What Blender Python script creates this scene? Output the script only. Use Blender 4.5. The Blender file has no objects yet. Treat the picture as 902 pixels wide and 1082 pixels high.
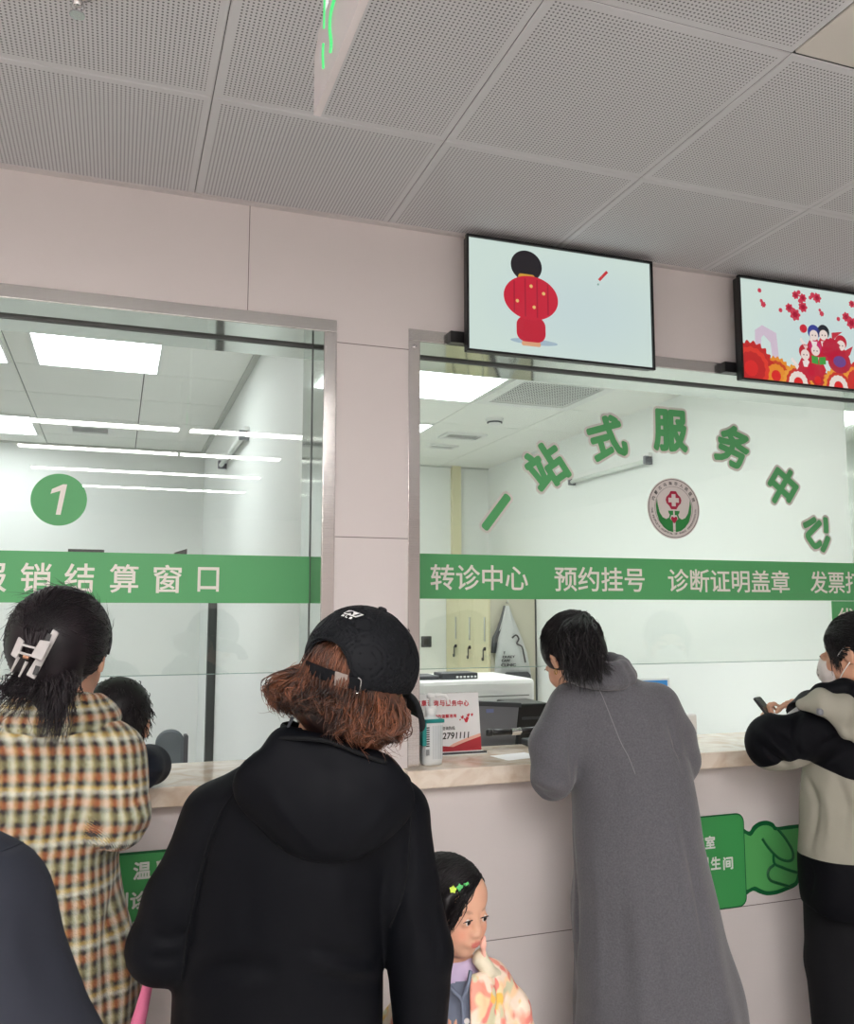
import bpy, bmesh, math, random
import numpy as np
from mathutils import Vector, Matrix
from mathutils.bvhtree import BVHTree

# ------------------------------------------------------------------ camera
F, CX, CY = 928.0, 451.0, 541.0
PITCH = math.atan(104 / 928.0)
YAW = math.radians(19.4)
CAM = (0.0, -2.57, 1.55)
SC = bpy.context.scene
COL = SC.collection


def ray(px, py):
    u, v = (px - CX) / F, (CY - py) / F
    h = math.cos(PITCH) - v * math.sin(PITCH)
    return (h * math.sin(YAW) + u * math.cos(YAW), h * math.cos(YAW) - u * math.sin(YAW), math.sin(PITCH) + v * math.cos(PITCH))


def pt(px, py, t):
    """World point seen at a picture position, t metres ahead of the camera."""
    x, y, z = ray(px, py)
    return np.array((CAM[0] + x * t, CAM[1] + y * t, CAM[2] + z * t))


def atY(px, py, Y):
    x, y, z = ray(px, py)
    return pt(px, py, (Y - CAM[1]) / y)


def atZ(px, py, Z):
    x, y, z = ray(px, py)
    return pt(px, py, (Z - CAM[2]) / z)


def atX(px, py, X):
    x, y, z = ray(px, py)
    return pt(px, py, (X - CAM[0]) / x)


cd = bpy.data.cameras.new('camera')
cam = bpy.data.objects.new('camera', cd)
COL.objects.link(cam)
cam.location = CAM
cam.rotation_euler = (math.pi / 2 + PITCH, 0, -YAW)
cd.sensor_fit = 'HORIZONTAL'
cd.sensor_width = 36
cd.lens = 36 * F / 902.0
cd.clip_start = 0.02
SC.camera = cam


# ------------------------------------------------------------------ materials
def lin(c):
    r = []
    for v in c[:3]:
        v = v / 255.0
        r.append(v / 12.92 if v <= 0.04045 else ((v + 0.055) / 1.055) ** 2.4)
    return (r[0], r[1], r[2], 1.0)


def new_mat(name):
    m = bpy.data.materials.new(name)
    m.use_nodes = True
    nt = m.node_tree
    b = nt.nodes['Principled BSDF']
    return m, nt, b


def N(nt, kind, **kw):
    n = nt.nodes.new(kind)
    for k, v in kw.items():
        setattr(n, k, v)
    return n


def val(nt, op, a, b=None, c=None):
    n = nt.nodes.new('ShaderNodeMath')
    n.operation = op
    for i, x in enumerate((a, b, c)):
        if x is None:
            continue
        if isinstance(x, (int, float)):
            n.inputs[i].default_value = x
        else:
            nt.links.new(x, n.inputs[i])
    return n.outputs[0]


def mixc(nt, fac, a, b):
    n = nt.nodes.new('ShaderNodeMix')
    n.data_type = 'RGBA'
    for i, x in ((0, fac), (6, a), (7, b)):
        if isinstance(x, (int, float)):
            n.inputs[i].default_value = x
        elif isinstance(x, tuple):
            n.inputs[i].default_value = x
        else:
            nt.links.new(x, n.inputs[i])
    return n.outputs[2]


def simple(name, col, rough=0.5, metal=0.0, spec=0.5, noise=0.0, nscale=40.0, bump=0.0, bscale=200.0, sheen=0.0):
    m, nt, b = new_mat(name)
    b.inputs['Base Color'].default_value = lin(col)
    b.inputs['Roughness'].default_value = rough
    b.inputs['Metallic'].default_value = metal
    b.inputs['Specular IOR Level'].default_value = spec
    if sheen:
        b.inputs['Sheen Weight'].default_value = sheen
        b.inputs['Sheen Roughness'].default_value = 0.6
    tc = N(nt, 'ShaderNodeTexCoord')
    if noise:
        t = N(nt, 'ShaderNodeTexNoise')
        t.inputs['Scale'].default_value = nscale
        t.inputs['Detail'].default_value = 5
        nt.links.new(tc.outputs['Object'], t.inputs['Vector'])
        c = lin(col)
        lo = tuple(x * (1 - noise) for x in c[:3]) + (1,)
        hi = tuple(min(1, x * (1 + noise)) for x in c[:3]) + (1,)
        nt.links.new(mixc(nt, t.outputs['Fac'], lo, hi), b.inputs['Base Color'])
    if bump:
        t = N(nt, 'ShaderNodeTexNoise')
        t.inputs['Scale'].default_value = bscale
        t.inputs['Detail'].default_value = 4
        nt.links.new(tc.outputs['Object'], t.inputs['Vector'])
        bn = N(nt, 'ShaderNodeBump')
        bn.inputs['Strength'].default_value = bump
        bn.inputs['Distance'].default_value = 0.01
        nt.links.new(t.outputs['Fac'], bn.inputs['Height'])
        nt.links.new(bn.outputs['Normal'], b.inputs['Normal'])
    return m


def emit(name, col, strength=1.0):
    m, nt, b = new_mat(name)
    b.inputs['Base Color'].default_value = (0, 0, 0, 1)
    b.inputs['Roughness'].default_value = 0.4
    b.inputs['Emission Color'].default_value = lin(col)
    b.inputs['Emission Strength'].default_value = strength
    return m


MAT = {}
MAT['wall'] = simple('wall panel, pale pinkish', (222, 215, 213), 0.38, spec=0.35, noise=0.02, nscale=3)
MAT['joint'] = simple('panel joint', (120, 110, 108), 0.8)
MAT['room'] = simple('office white paint', (238, 241, 238), 0.6)
MAT['room_ceiling'] = simple('office ceiling tile', (246, 247, 242), 0.8, noise=0.03, nscale=30)
MAT['dark_gap'] = simple('dark gap', (70, 72, 70), 0.8)
MAT['black_rubber'] = simple('grey glazing seal', (104, 108, 106), 0.6)
MAT['black'] = simple('black plastic', (16, 17, 19), 0.35)
MAT['dgrey'] = simple('dark grey plastic', (62, 65, 69), 0.5)
MAT['mgrey'] = simple('mid grey plastic', (118, 120, 126), 0.5)
MAT['white_pl'] = simple('white plastic', (236, 237, 235), 0.35)
MAT['paper'] = simple('paper', (236, 236, 236), 0.7)
MAT['green'] = simple('green vinyl', (84, 168, 104), 0.45)
MAT['green2'] = simple('green sign vinyl', (66, 160, 88), 0.45)
MAT['green_light'] = simple('lighter green print', (92, 178, 100), 0.45)
MAT['green_dark'] = simple('dark green print', (10, 98, 52), 0.45)
MAT['letter'] = simple('beige white vinyl', (240, 236, 228), 0.5)
MAT['sticker'] = simple('grey sticker backing', (214, 208, 204), 0.5)
MAT['emblem_green'] = simple('emblem green', (36, 132, 62), 0.5)
MAT['emblem_red'] = simple('emblem crimson', (168, 22, 62), 0.5)
MAT['ink'] = simple('dark ink', (52, 48, 50), 0.6)
MAT['red_ink'] = simple('red ink', (196, 44, 58), 0.6)
MAT['peach_ink'] = simple('peach ink', (238, 184, 164), 0.6)
MAT['cream'] = simple('cream laminate', (222, 216, 180), 0.5, noise=0.02)
MAT['beige'] = simple('beige laminate', (200, 196, 176), 0.55, noise=0.02)
MAT['chrome'] = simple('chrome', (215, 215, 215), 0.15, metal=1.0)
MAT['teal'] = simple('teal plastic', (16, 134, 130), 0.4)
MAT['floor'] = simple('pale floor tile', (200, 197, 194), 0.25, noise=0.05, nscale=2)
MAT['pink'] = simple('pink fabric', (226, 120, 158), 0.75, bump=0.15, bscale=300)
MAT['lamp'] = emit('hall lamp', (255, 250, 247), 64.0)
MAT['office_lamp'] = emit('office lamp panel', (248, 252, 251), 15.5)
MAT['office_lamp_dim'] = emit('office lamp panel, dimmer', (246, 250, 252), 13.5)
MAT['diffuser'] = simple('opal tube', (226, 232, 226), 0.3)


def steel_mat():
    m, nt, b = new_mat('brushed stainless steel')
    b.inputs['Base Color'].default_value = lin((226, 223, 220))
    b.inputs['Metallic'].default_value = 1.0
    b.inputs['Roughness'].default_value = 0.17
    tc = N(nt, 'ShaderNodeTexCoord')
    mp = N(nt, 'ShaderNodeMapping')
    mp.inputs['Scale'].default_value = (6, 6, 260)
    nt.links.new(tc.outputs['Object'], mp.inputs['Vector'])
    t = N(nt, 'ShaderNodeTexNoise')
    t.inputs['Scale'].default_value = 1.0
    t.inputs['Detail'].default_value = 3
    nt.links.new(mp.outputs['Vector'], t.inputs['Vector'])
    w = N(nt, 'ShaderNodeTexNoise')
    w.inputs['Scale'].default_value = 2.2
    nt.links.new(tc.outputs['Object'], w.inputs['Vector'])
    h = val(nt, 'ADD', val(nt, 'MULTIPLY', t.outputs['Fac'], 0.04), val(nt, 'MULTIPLY', w.outputs['Fac'], 1.0))
    bn = N(nt, 'ShaderNodeBump')
    bn.inputs['Strength'].default_value = 0.25
    bn.inputs['Distance'].default_value = 0.02
    nt.links.new(h, bn.inputs['Height'])
    nt.links.new(bn.outputs['Normal'], b.inputs['Normal'])
    return m


MAT['steel'] = steel_mat()
MAT['steel_mirror'] = simple('polished steel lining', (202, 206, 202), 0.06, metal=1.0)


def glass_mat(name, tint, f0=0.045):
    m = bpy.data.materials.new(name)
    m.use_nodes = True
    nt = m.node_tree
    nt.nodes.clear()
    out = N(nt, 'ShaderNodeOutputMaterial')
    tr = N(nt, 'ShaderNodeBsdfTransparent')
    tr.inputs['Color'].default_value = tint
    gl = N(nt, 'ShaderNodeBsdfGlossy')
    gl.inputs['Roughness'].default_value = 0.0
    gl.inputs['Color'].default_value = (0.97, 1, 0.98, 1)
    lw = N(nt, 'ShaderNodeLayerWeight')
    lw.inputs['Blend'].default_value = 0.5
    f = val(nt, 'POWER', lw.outputs['Facing'], 5.0)
    f = val(nt, 'MULTIPLY_ADD', f, 1 - f0, f0)
    mx = N(nt, 'ShaderNodeMixShader')
    nt.links.new(f, mx.inputs[0])
    nt.links.new(tr.outputs[0], mx.inputs[1])
    nt.links.new(gl.outputs[0], mx.inputs[2])
    nt.links.new(mx.outputs[0], out.inputs[0])
    return m


MAT['glass'] = glass_mat('window glass', (0.962, 0.98, 0.966, 1))
MAT['clear'] = glass_mat('clear plastic film', (0.93, 0.94, 0.94, 1), 0.06)


def marble_mat():
    m, nt, b = new_mat('cream marble')
    tc = N(nt, 'ShaderNodeTexCoord')
    t = N(nt, 'ShaderNodeTexNoise')
    t.inputs['Scale'].default_value = 9
    t.inputs['Detail'].default_value = 8
    t.inputs['Distortion'].default_value = 1.2
    nt.links.new(tc.outputs['Object'], t.inputs['Vector'])
    r = N(nt, 'ShaderNodeValToRGB')
    r.color_ramp.elements[0].position = 0.3
    r.color_ramp.elements[0].color = lin((212, 190, 166))
    r.color_ramp.elements[1].position = 0.62
    r.color_ramp.elements[1].color = lin((240, 228, 212))
    nt.links.new(t.outputs['Fac'], r.inputs[0])
    nt.links.new(r.outputs[0], b.inputs['Base Color'])
    b.inputs['Roughness'].default_value = 0.09
    return m


MAT['marble'] = marble_mat()

TX0, TY0, TP = 0.174, -0.533, 0.594


def perforated_mat():
    m, nt, b = new_mat('perforated ceiling tile')
    tc = N(nt, 'ShaderNodeTexCoord')
    sx = N(nt, 'ShaderNodeSeparateXYZ')
    nt.links.new(tc.outputs['Object'], sx.inputs[0])
    pit = 0.0098

    def axis(sock, o):
        q = val(nt, 'ADD', sock, 100 * TP - o)
        ft = val(nt, 'MULTIPLY', val(nt, 'FRACT', val(nt, 'DIVIDE', q, TP)), TP)
        inside = val(nt, 'MULTIPLY', val(nt, 'GREATER_THAN', ft, 0.020), val(nt, 'LESS_THAN', ft, TP - 0.020))
        d = val(nt, 'SUBTRACT', val(nt, 'FRACT', val(nt, 'DIVIDE', ft, pit)), 0.5)
        return inside, d
    i1, d1 = axis(sx.outputs[0], TX0)
    i2, d2 = axis(sx.outputs[1], TY0)
    rr = val(nt, 'SQRT', val(nt, 'ADD', val(nt, 'MULTIPLY', d1, d1), val(nt, 'MULTIPLY', d2, d2)))
    hole = val(nt, 'MULTIPLY', val(nt, 'LESS_THAN', rr, 0.24), val(nt, 'MULTIPLY', i1, i2))
    nt.links.new(mixc(nt, hole, lin((198, 199, 201)), lin((96, 97, 100))), b.inputs['Base Color'])
    b.inputs['Roughness'].default_value = 0.75
    return m


MAT['tile'] = perforated_mat()
MAT['tile_plain'] = simple('plain ceiling tile', (206, 202, 194), 0.7)


# ------------------------------------------------------------------ mesh helpers
def link(o, parent=None):
    COL.objects.link(o)
    if parent is not None:
        o.parent = parent
        o.matrix_parent_inverse = parent_world(parent).inverted()
    return o


def parent_world(o):
    m = Matrix.LocRotScale(o.location, o.rotation_euler, o.scale)
    if o.parent is not None:
        return parent_world(o.parent) @ o.matrix_parent_inverse @ m
    return m


def obj(name, bm, mat, parent=None, smooth=False, bevel=0.0, kind=None):
    me = bpy.data.meshes.new(name)
    bm.normal_update()
    bm.to_mesh(me)
    bm.free()
    return obj_me(name, me, mat, parent, smooth, bevel, kind)


def obj_me(name, me, mat, parent=None, smooth=False, bevel=0.0, kind=None):
    if mat is not None:
        me.materials.clear()
        me.materials.append(mat if not isinstance(mat, str) else MAT[mat])
    if smooth:
        for p in me.polygons:
            p.use_smooth = True
    o = bpy.data.objects.new(name, me)
    link(o, parent)
    if bevel:
        md = o.modifiers.new('bevel', 'BEVEL')
        md.width = bevel
        md.segments = 2
        md.limit_method = 'ANGLE'
    if kind:
        o['kind'] = kind
    return o


def tag(o, label, cat, group=None):
    o['label'] = label
    o['category'] = cat
    if group:
        o['group'] = group
    return o


def thing(name, label, cat, loc=(0, 0, 0), rotz=0.0, group=None):
    o = bpy.data.objects.new(name, None)
    o.empty_display_size = 0.05
    o.location = loc
    o.rotation_euler = (0, 0, rotz)
    COL.objects.link(o)
    return tag(o, label, cat, group)


def box(bm, x0, x1, y0, y1, z0, z1, M=None):
    vs = [bm.verts.new(Vector(p) if M is None else M @ Vector(p)) for p in
          ((x0, y0, z0), (x1, y0, z0), (x1, y1, z0), (x0, y1, z0), (x0, y0, z1), (x1, y0, z1), (x1, y1, z1), (x0, y1, z1))]
    for f in ((0, 3, 2, 1), (4, 5, 6, 7), (0, 1, 5, 4), (1, 2, 6, 5), (2, 3, 7, 6), (3, 0, 4, 7)):
        bm.faces.new([vs[i] for i in f])
    return bm


def B(*a, M=None):
    return box(bmesh.new(), *a, M=M)


def prism(poly, y0, y1, bm=None, M=None):
    """Polygon given in (x, z), extruded from y0 (front, facing -y) to y1."""
    bm = bm or bmesh.new()
    T = (lambda p: Vector(p)) if M is None else (lambda p: M @ Vector(p))
    a = sum(poly[i][0] * poly[(i + 1) % len(poly)][1] - poly[(i + 1) % len(poly)][0] * poly[i][1] for i in range(len(poly)))
    if a < 0:
        poly = poly[::-1]
    f = [bm.verts.new(T((x, y0, z))) for x, z in poly]
    k = [bm.verts.new(T((x, y1, z))) for x, z in poly]
    bm.faces.new(f)
    bm.faces.new(k[::-1])
    n = len(poly)
    for i in range(n):
        bm.faces.new((f[i], k[i], k[(i + 1) % n], f[(i + 1) % n]))
    return bm


def circ(cx, cz, r, n=40, rz=None, a0=0.0, a1=2 * math.pi):
    rz = rz or r
    return [(cx + r * math.cos(a0 + (a1 - a0) * i / n), cz + rz * math.sin(a0 + (a1 - a0) * i / n)) for i in range(n)]


def rrect(x0, x1, z0, z1, r, n=6):
    p = []
    for cx, cz, a in ((x1 - r, z0 + r, -90), (x1 - r, z1 - r, 0), (x0 + r, z1 - r, 90), (x0 + r, z0 + r, 180)):
        for i in range(n + 1):
            t = math.radians(a + 90.0 * i / n)
            p.append((cx + r * math.cos(t), cz + r * math.sin(t)))
    return p


def ring(cx, cz, r0, r1, y0, y1, n=48, bm=None):
    bm = bm or bmesh.new()
    v = []
    for i in range(n):
        a = 2 * math.pi * i / n
        c, s = math.cos(a), math.sin(a)
        v.append([bm.verts.new((cx + r * c, y, cz + r * s)) for r, y in ((r0, y0), (r1, y0), (r1, y1), (r0, y1))])
    for i in range(n):
        a, b = v[i], v[(i + 1) % n]
        for k in range(4):
            bm.faces.new((a[k], a[(k + 1) % 4], b[(k + 1) % 4], b[k]))
    return bm


def lathe(prof, n=24, bm=None, M=None):
    bm = bm or bmesh.new()
    rows = []
    for r, z in prof:
        row = []
        for i in range(n):
            a = 2 * math.pi * i / n
            p = Vector((r * math.cos(a), r * math.sin(a), z))
            row.append(bm.verts.new(p if M is None else M @ p))
        rows.append(row)
    for a, b in zip(rows, rows[1:]):
        for i in range(n):
            bm.faces.new((a[i], a[(i + 1) % n], b[(i + 1) % n], b[i]))
    bm.faces.new(rows[0][::-1])
    bm.faces.new(rows[-1])
    return bm


def tube(pts, rad, n=8, bm=None, flat=None):
    """Swept tube through points; rad a number or one per point."""
    bm = bm or bmesh.new()
    P = [Vector(p) for p in pts]
    if not hasattr(rad, '__len__'):
        rad = [rad] * len(P)
    up = None
    rows = []
    for i, p in enumerate(P):
        d = (P[min(i + 1, len(P) - 1)] - P[max(i - 1, 0)])
        if d.length < 1e-9:
            d = Vector((0, 0, 1))
        d.normalize()
        if up is None:
            up = d.orthogonal().normalized()
        up = (up - d * up.dot(d))
        up = up.normalized() if up.length > 1e-6 else d.orthogonal().normalized()
        s = d.cross(up)
        rows.append([bm.verts.new(p + (up * math.cos(2 * math.pi * k / n) + s * math.sin(2 * math.pi * k / n)) * rad[i]) for k in range(n)])
    for a, b in zip(rows, rows[1:]):
        for k in range(n):
            bm.faces.new((a[k], a[(k + 1) % n], b[(k + 1) % n], b[k]))
    bm.faces.new(rows[0][::-1])
    bm.faces.new(rows[-1])
    return bm


def smooth_path(pts, sub=6, closed=False):
    P = [np.array(p, float) for p in pts]
    n = len(P)
    out = []
    rng = range(n if closed else n - 1)
    for i in rng:
        if closed:
            a, b, c, d = P[(i - 1) % n], P[i], P[(i + 1) % n], P[(i + 2) % n]
        else:
            a, b, c, d = P[max(i - 1, 0)], P[i], P[i + 1], P[min(i + 2, n - 1)]
        for k in range(sub):
            t = k / sub
            out.append(0.5 * (2 * b + (c - a) * t + (2 * a - 5 * b + 4 * c - d) * t * t + (3 * b - a - 3 * c + d) * t ** 3))
    if not closed:
        out.append(P[-1])
    return out


def text_me(body, offset=0.0, extrude=0.0003, shear=0.0, space=1.0):
    me = text_raw(body, shear, space)
    if offset <= 0:
        return me
    bm = bmesh.new()
    n = 12
    for i in range(n):
        k = len(bm.verts)
        bm.from_mesh(me)
        bm.verts.ensure_lookup_table()
        a = 2 * math.pi * i / n
        for v in bm.verts[k:]:
            v.co.x += offset * math.cos(a)
            v.co.y += offset * math.sin(a)
            v.co.z += .0004 * i
    bm.to_mesh(me)
    bm.free()
    return me


def text_raw(body, shear=0.0, space=1.0):
    cu = bpy.data.curves.new('lettering', 'FONT')
    cu.body = body
    cu.size = 1.0
    cu.extrude = 0.02
    cu.shear = shear
    cu.space_character = space
    cu.resolution_u = 3
    o = bpy.data.objects.new('lettering', cu)
    COL.objects.link(o)
    dg = bpy.context.evaluated_depsgraph_get()
    dg.update()
    me = bpy.data.meshes.new_from_object(o.evaluated_get(dg), depsgraph=dg)
    bpy.data.objects.remove(o)
    bpy.data.curves.remove(cu)
    return me


def lettering(body, x0, x1, z0, z1, y, mat, parent=None, name='lettering', offset=0.0, rot=0.0, shear=0.0, thick=0.0006, M=None, space=1.0, keep=False):
    """Writing fitted into the box x0..x1, z0..z1 of the plane y, facing -y (or of plane M)."""
    me = text_me(body, offset=offset, shear=shear, space=space)
    n = len(me.vertices)
    co = np.empty(n * 3, np.float32)
    me.vertices.foreach_get('co', co)
    co = co.reshape(-1, 3)
    lo, hi = co.min(0), co.max(0)
    p = (co - (lo + hi) / 2) / np.maximum(hi - lo, 1e-6)
    w, h = x1 - x0, z1 - z0
    if keep:
        s = min(w / (hi[0] - lo[0]), h / (hi[1] - lo[1]))
        w, h = s * (hi[0] - lo[0]), s * (hi[1] - lo[1])
    a, b = p[:, 0] * w, p[:, 1] * h
    c, s = math.cos(rot), math.sin(rot)
    q = np.stack([(x0 + x1) / 2 + a * c - b * s, y - (p[:, 2] + 0.5) * thick, (z0 + z1) / 2 + a * s + b * c], 1)
    if M is not None:
        q = np.array([M @ Vector(v) for v in q])
    me.vertices.foreach_set('co', q.astype(np.float32).ravel())
    me.update()
    return obj_me(name, me, mat, parent)


def struct(name, bm, mat, parent=None, **k):
    o = obj(name, bm, mat, parent, **k)
    if parent is None:
        o['kind'] = 'structure'
    return o


def sgroup(name):
    o = bpy.data.objects.new(name, None)
    COL.objects.link(o)
    o['kind'] = 'structure'
    return o


# ------------------------------------------------------------------ setting
ZC = 2.771
WL, WR, WB = -4.2, 5.2, -9.0             # hall extents
O1 = (-1.45, 0.572)                      # left window opening
O2 = (0.88, 2.905)                       # right window opening
ZS, ZT = 1.027, 2.40                     # underside of the counter, top of the openings
RD = 0.31                                # depth of the openings
GY = 0.157                               # plane of the glass

struct('floor', B(WL, WR, WB, 4.6, -0.05, 0), 'floor')
wf = struct('wall_front', B(WL, WR, 0.0, RD, 0, ZS), 'wall')
struct('wall_lintel', B(WL, WR, 0.0, RD, ZT, ZC), 'wall')
for a, b in ((WL, O1[0]), (O1[1], O2[0]), (O2[1], WR)):
    struct('wall_pillar', B(a, b, 0.0, RD, ZS, ZT), 'wall')
bm = bmesh.new()
for z in (0.555, 1.17, 1.77, 2.37):
    for a, b in ([(WL, WR)] if z < 1 else [(WL, O1[0]), (O1[1] + .04, O2[0] - .036), (O2[1] + .04, WR)]):
        box(bm, a, b, -0.0006, 0.001, z - 0.0012, z + 0.0012)
for x, a, b in ((0.338, 2.44, ZC), (1.53, 2.44, ZC), (2.72, 2.44, ZC), (-0.85, 2.44, ZC), (2.72, 0, 1.0), (-0.85, 0, 1.0)):
    box(bm, x - 0.0011, x + 0.0011, -0.0006, 0.001, a, b)
struct('trim_1', bm, 'joint')
struct('wall_left', B(WL - .1, WL, WB, 4.6, 0, ZC), 'wall')
struct('wall_right', B(WR, WR + .1, WB, 4.6, 0, ZC), 'wall')
struct('wall_back', B(WL, WR, WB - .1, WB, 0, ZC), 'wall')

# hall ceiling: tiles with a fine gap, perforated
bm = bmesh.new()
i0, i1 = int((WL - TX0) / TP) - 1, int((WR - TX0) / TP) + 1
j0, j1 = int((WB - TY0) / TP) - 1, 1
LAMPS = [(x, x + 1.92, y) for x in (-0.72, -3.6) for y in (-3.12, -4.08, -5.13, -6.18)]
gap = 0.0008
for i in range(i0, i1):
    for j in range(j0, j1):
        x0, x1 = max(WL, TX0 + i * TP) + gap, min(WR, TX0 + (i + 1) * TP) - gap
        y0, y1 = max(WB, TY0 + j * TP) + gap, min(-0.001, TY0 + (j + 1) * TP) - gap
        if x1 - x0 < 0.02 or y1 - y0 < 0.02 or (i, j) == (2, -2):
            continue
        e = 0.0025
        vs = [bm.verts.new(p) for p in ((x0, y0, ZC + e), (x1, y0, ZC + e), (x1, y1, ZC + e), (x0, y1, ZC + e),
                                        (x0 + e, y0 + e, ZC), (x1 - e, y0 + e, ZC), (x1 - e, y1 - e, ZC), (x0 + e, y1 - e, ZC))]
        bm.faces.new((vs[7], vs[6], vs[5], vs[4]))
        for k in range(4):
            bm.faces.new((vs[k], vs[4 + k], vs[4 + (k + 1) % 4], vs[(k + 1) % 4]))
ce = struct('ceiling', bm, 'tile')
struct('ceiling_backing', B(WL, WR, WB, 0, ZC + .006, ZC + .06), 'dark_gap', ce)
struct('access_panel', B(TX0 + 2 * TP + .004, TX0 + 3 * TP - .004, TY0 - 2 * TP + .004, TY0 - TP - .004, ZC, ZC + .01), 'tile_plain', ce, bevel=.003)
bm = bmesh.new()
box(bm, WL, WR, -0.022, -0.0005, ZC - 0.006, ZC)
struct('trim_2', bm, simple('ceiling edge angle', (196, 192, 190), 0.5))

# windows: steel face frame, polished lining, glass pane, seal
def window(name, x0, x1, right=True, left=True):
    g = sgroup(name)
    w = 0.038
    bm = bmesh.new()
    box(bm, x0 - w, x1 + w, -0.004, 0.006, ZT, ZT + w)
    zb = 1.081
    box(bm, x0 - w, x0, -0.004, 0.006, zb, ZT - .0005)
    box(bm, x1, x1 + w, -0.004, 0.006, zb, ZT - .0005)
    struct('window_frame', bm, 'steel', g, bevel=0.0012)
    bm = bmesh.new()
    t = 0.0015
    box(bm, x0, x1, 0.0, RD, ZT - t, ZT)
    box(bm, x0, x0 + t, 0.0, RD, zb, ZT - t)
    box(bm, x1 - t, x1, 0.0, RD, zb, ZT - t)
    struct('frame_lining', bm, 'steel_mirror', g)
    bm = bmesh.new()
    box(bm, x0 + t, x1 - t, GY - .004, GY + .012, ZT - t - .007, ZT - t)
    box(bm, x0 + t, x0 + t + .002, GY - .0005, GY + .010, zb + .28, ZT - t - .007)
    box(bm, x1 - t - .002, x1 - t, GY - .0005, GY + .010, zb + .28, ZT - t - .007)
    struct('glass_seal', bm, 'black_rubber', g)
    struct('glass_pane', B(x0 + t + .001, x1 - t - .001, GY, GY + .010, 1.362, ZT - t - .002), 'glass', g)
    struct('glass_edge', B(x0 + t + .001, x1 - t - .001, GY, GY + .010, 1.3595, 1.3618), simple('green glass edge', (150, 172, 164), 0.2), g)
    # screw cap in the frame corner
    bm = lathe([(.007, 0), (.007, .003), (.004, .005)], 16, M=Matrix.Translation((x0 - w / 2, -.004, ZT - .02)) @ Matrix.Rotation(math.pi / 2, 4, 'X'))
    struct('screw_cap', bm, 'chrome', g, smooth=True)
    return g


w1 = window('window_1', *O1)
w2 = window('window_2', *O2)

# counters
def counter(name, x0, x1, label):
    c = thing(name, label, 'counter', ((x0 + x1) / 2, 0.12, ZS), group=None)
    obj('countertop', B(x0, x1, -0.06, 0.32, ZS, 1.08), 'marble', c, bevel=0.004)
    return c


c1 = counter('marble_counter', O1[0] - .02, O1[1] - .001, 'cream marble counter under the left window numbered 1, child leaning on it')
c2 = counter('marble_counter', O2[0] - .055, O2[1] + .05, 'cream marble counter under the right window, with hand sanitizer standing on it')

# inner rooms
PX0, PX1 = 0.608, 0.80
RYB = 4.36
struct('wall_partition', B(PX0, PX1, RD, RYB, 0, ZC), 'room')
struct('wall_rear', B(WL, WR, RYB, RYB + .1, 0, ZC), 'room')
struct('wall_office_right', B(3.0, 3.1, RD, RYB, 0, ZC), 'room')
struct('wall_office_left', B(-3.1, -3.0, RD, RYB, 0, ZC), 'room')
struct('trim_3', B(PX0 - .05, PX0 - .001, 3.17, 3.24, 0, 1.80), 'dark_gap')
struct('trim_4', B(2.655, 2.73, RYB - .05, RYB, 0, ZC), 'cream')


def office_ceiling(name, xa, xb, holes):
    bm = bmesh.new()
    gx, gy, p = -0.52, 1.5, 0.615
    for i in range(-8, 9):
        for j in range(-4, 6):
            x0, x1 = max(xa, gx + i * p + .003), min(xb, gx + (i + 1) * p - .003)
            y0, y1 = max(RD, gy + j * p + .003), min(RYB, gy + (j + 1) * p - .003)
            if x1 - x0 > .01 and y1 - y0 > .01:
                box(bm, x0, x1, y0, y1, ZC, ZC + .012)
    o = struct(name, bm, 'room_ceiling')
    struct('ceiling_backing', B(xa, xb, RD, RYB, ZC + .008, ZC + .05), 'dark_gap', o)
    bm = bmesh.new()
    if xb < 1:
        box(bm, xb - .03, xb, RD, RYB, ZC - .012, ZC)
    box(bm, xa, xb, RYB - .02, RYB, ZC - .012, ZC)
    struct('trim_5', bm, simple('ceiling angle grey', (196, 200, 194), .6), o)
    return o


office_ceiling('ceiling_left_office', -3.0, PX0, [])
office_ceiling('ceiling_right_office', PX1, 3.0, [])


def panel_light(label, x0, x1, y0, y1):
    t = thing('ceiling_light', label, 'ceiling light', ((x0 + x1) / 2, (y0 + y1) / 2, ZC), group='square office ceiling lights')
    bm = bmesh.new()
    f = .012
    box(bm, x0, x1, y0, y0 + f, ZC - .012, ZC)
    box(bm, x0, x1, y1 - f, y1, ZC - .012, ZC)
    box(bm, x0, x0 + f, y0 + f, y1 - f, ZC - .012, ZC)
    box(bm, x1 - f, x1, y0 + f, y1 - f, ZC - .012, ZC)
    obj('frame', bm, 'white_pl', t)
    obj('diffuser', B(x0 + f, x1 - f, y0 + f, y1 - f, ZC - .008, ZC), 'office_lamp' if x0 > .7 else 'office_lamp_dim', t)


panel_light('large bright square light panel above the circled number 1', -.41, .165, 1.515, 2.075)
panel_light('square light panel cut by the left picture edge, near front glass', -1.12, -.535, 1.52, 2.1)
panel_light('square light panel farther back in the left office, cut by the left picture edge', -1.12, -.55, 3.38, 4.0)
panel_light('bright square light panel beside the air grille in right office', 1.335, 1.915, 1.54, 2.1)
panel_light('added unseen light panel near the front of the right office, above the counter', 1.335, 1.915, .32, .88)  # extra panel, out of view, added to brighten the right office
panel_light('small sliver of light panel behind the steel frame in right office, farther back', 1.335, 1.93, 2.76, 3.32)


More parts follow.
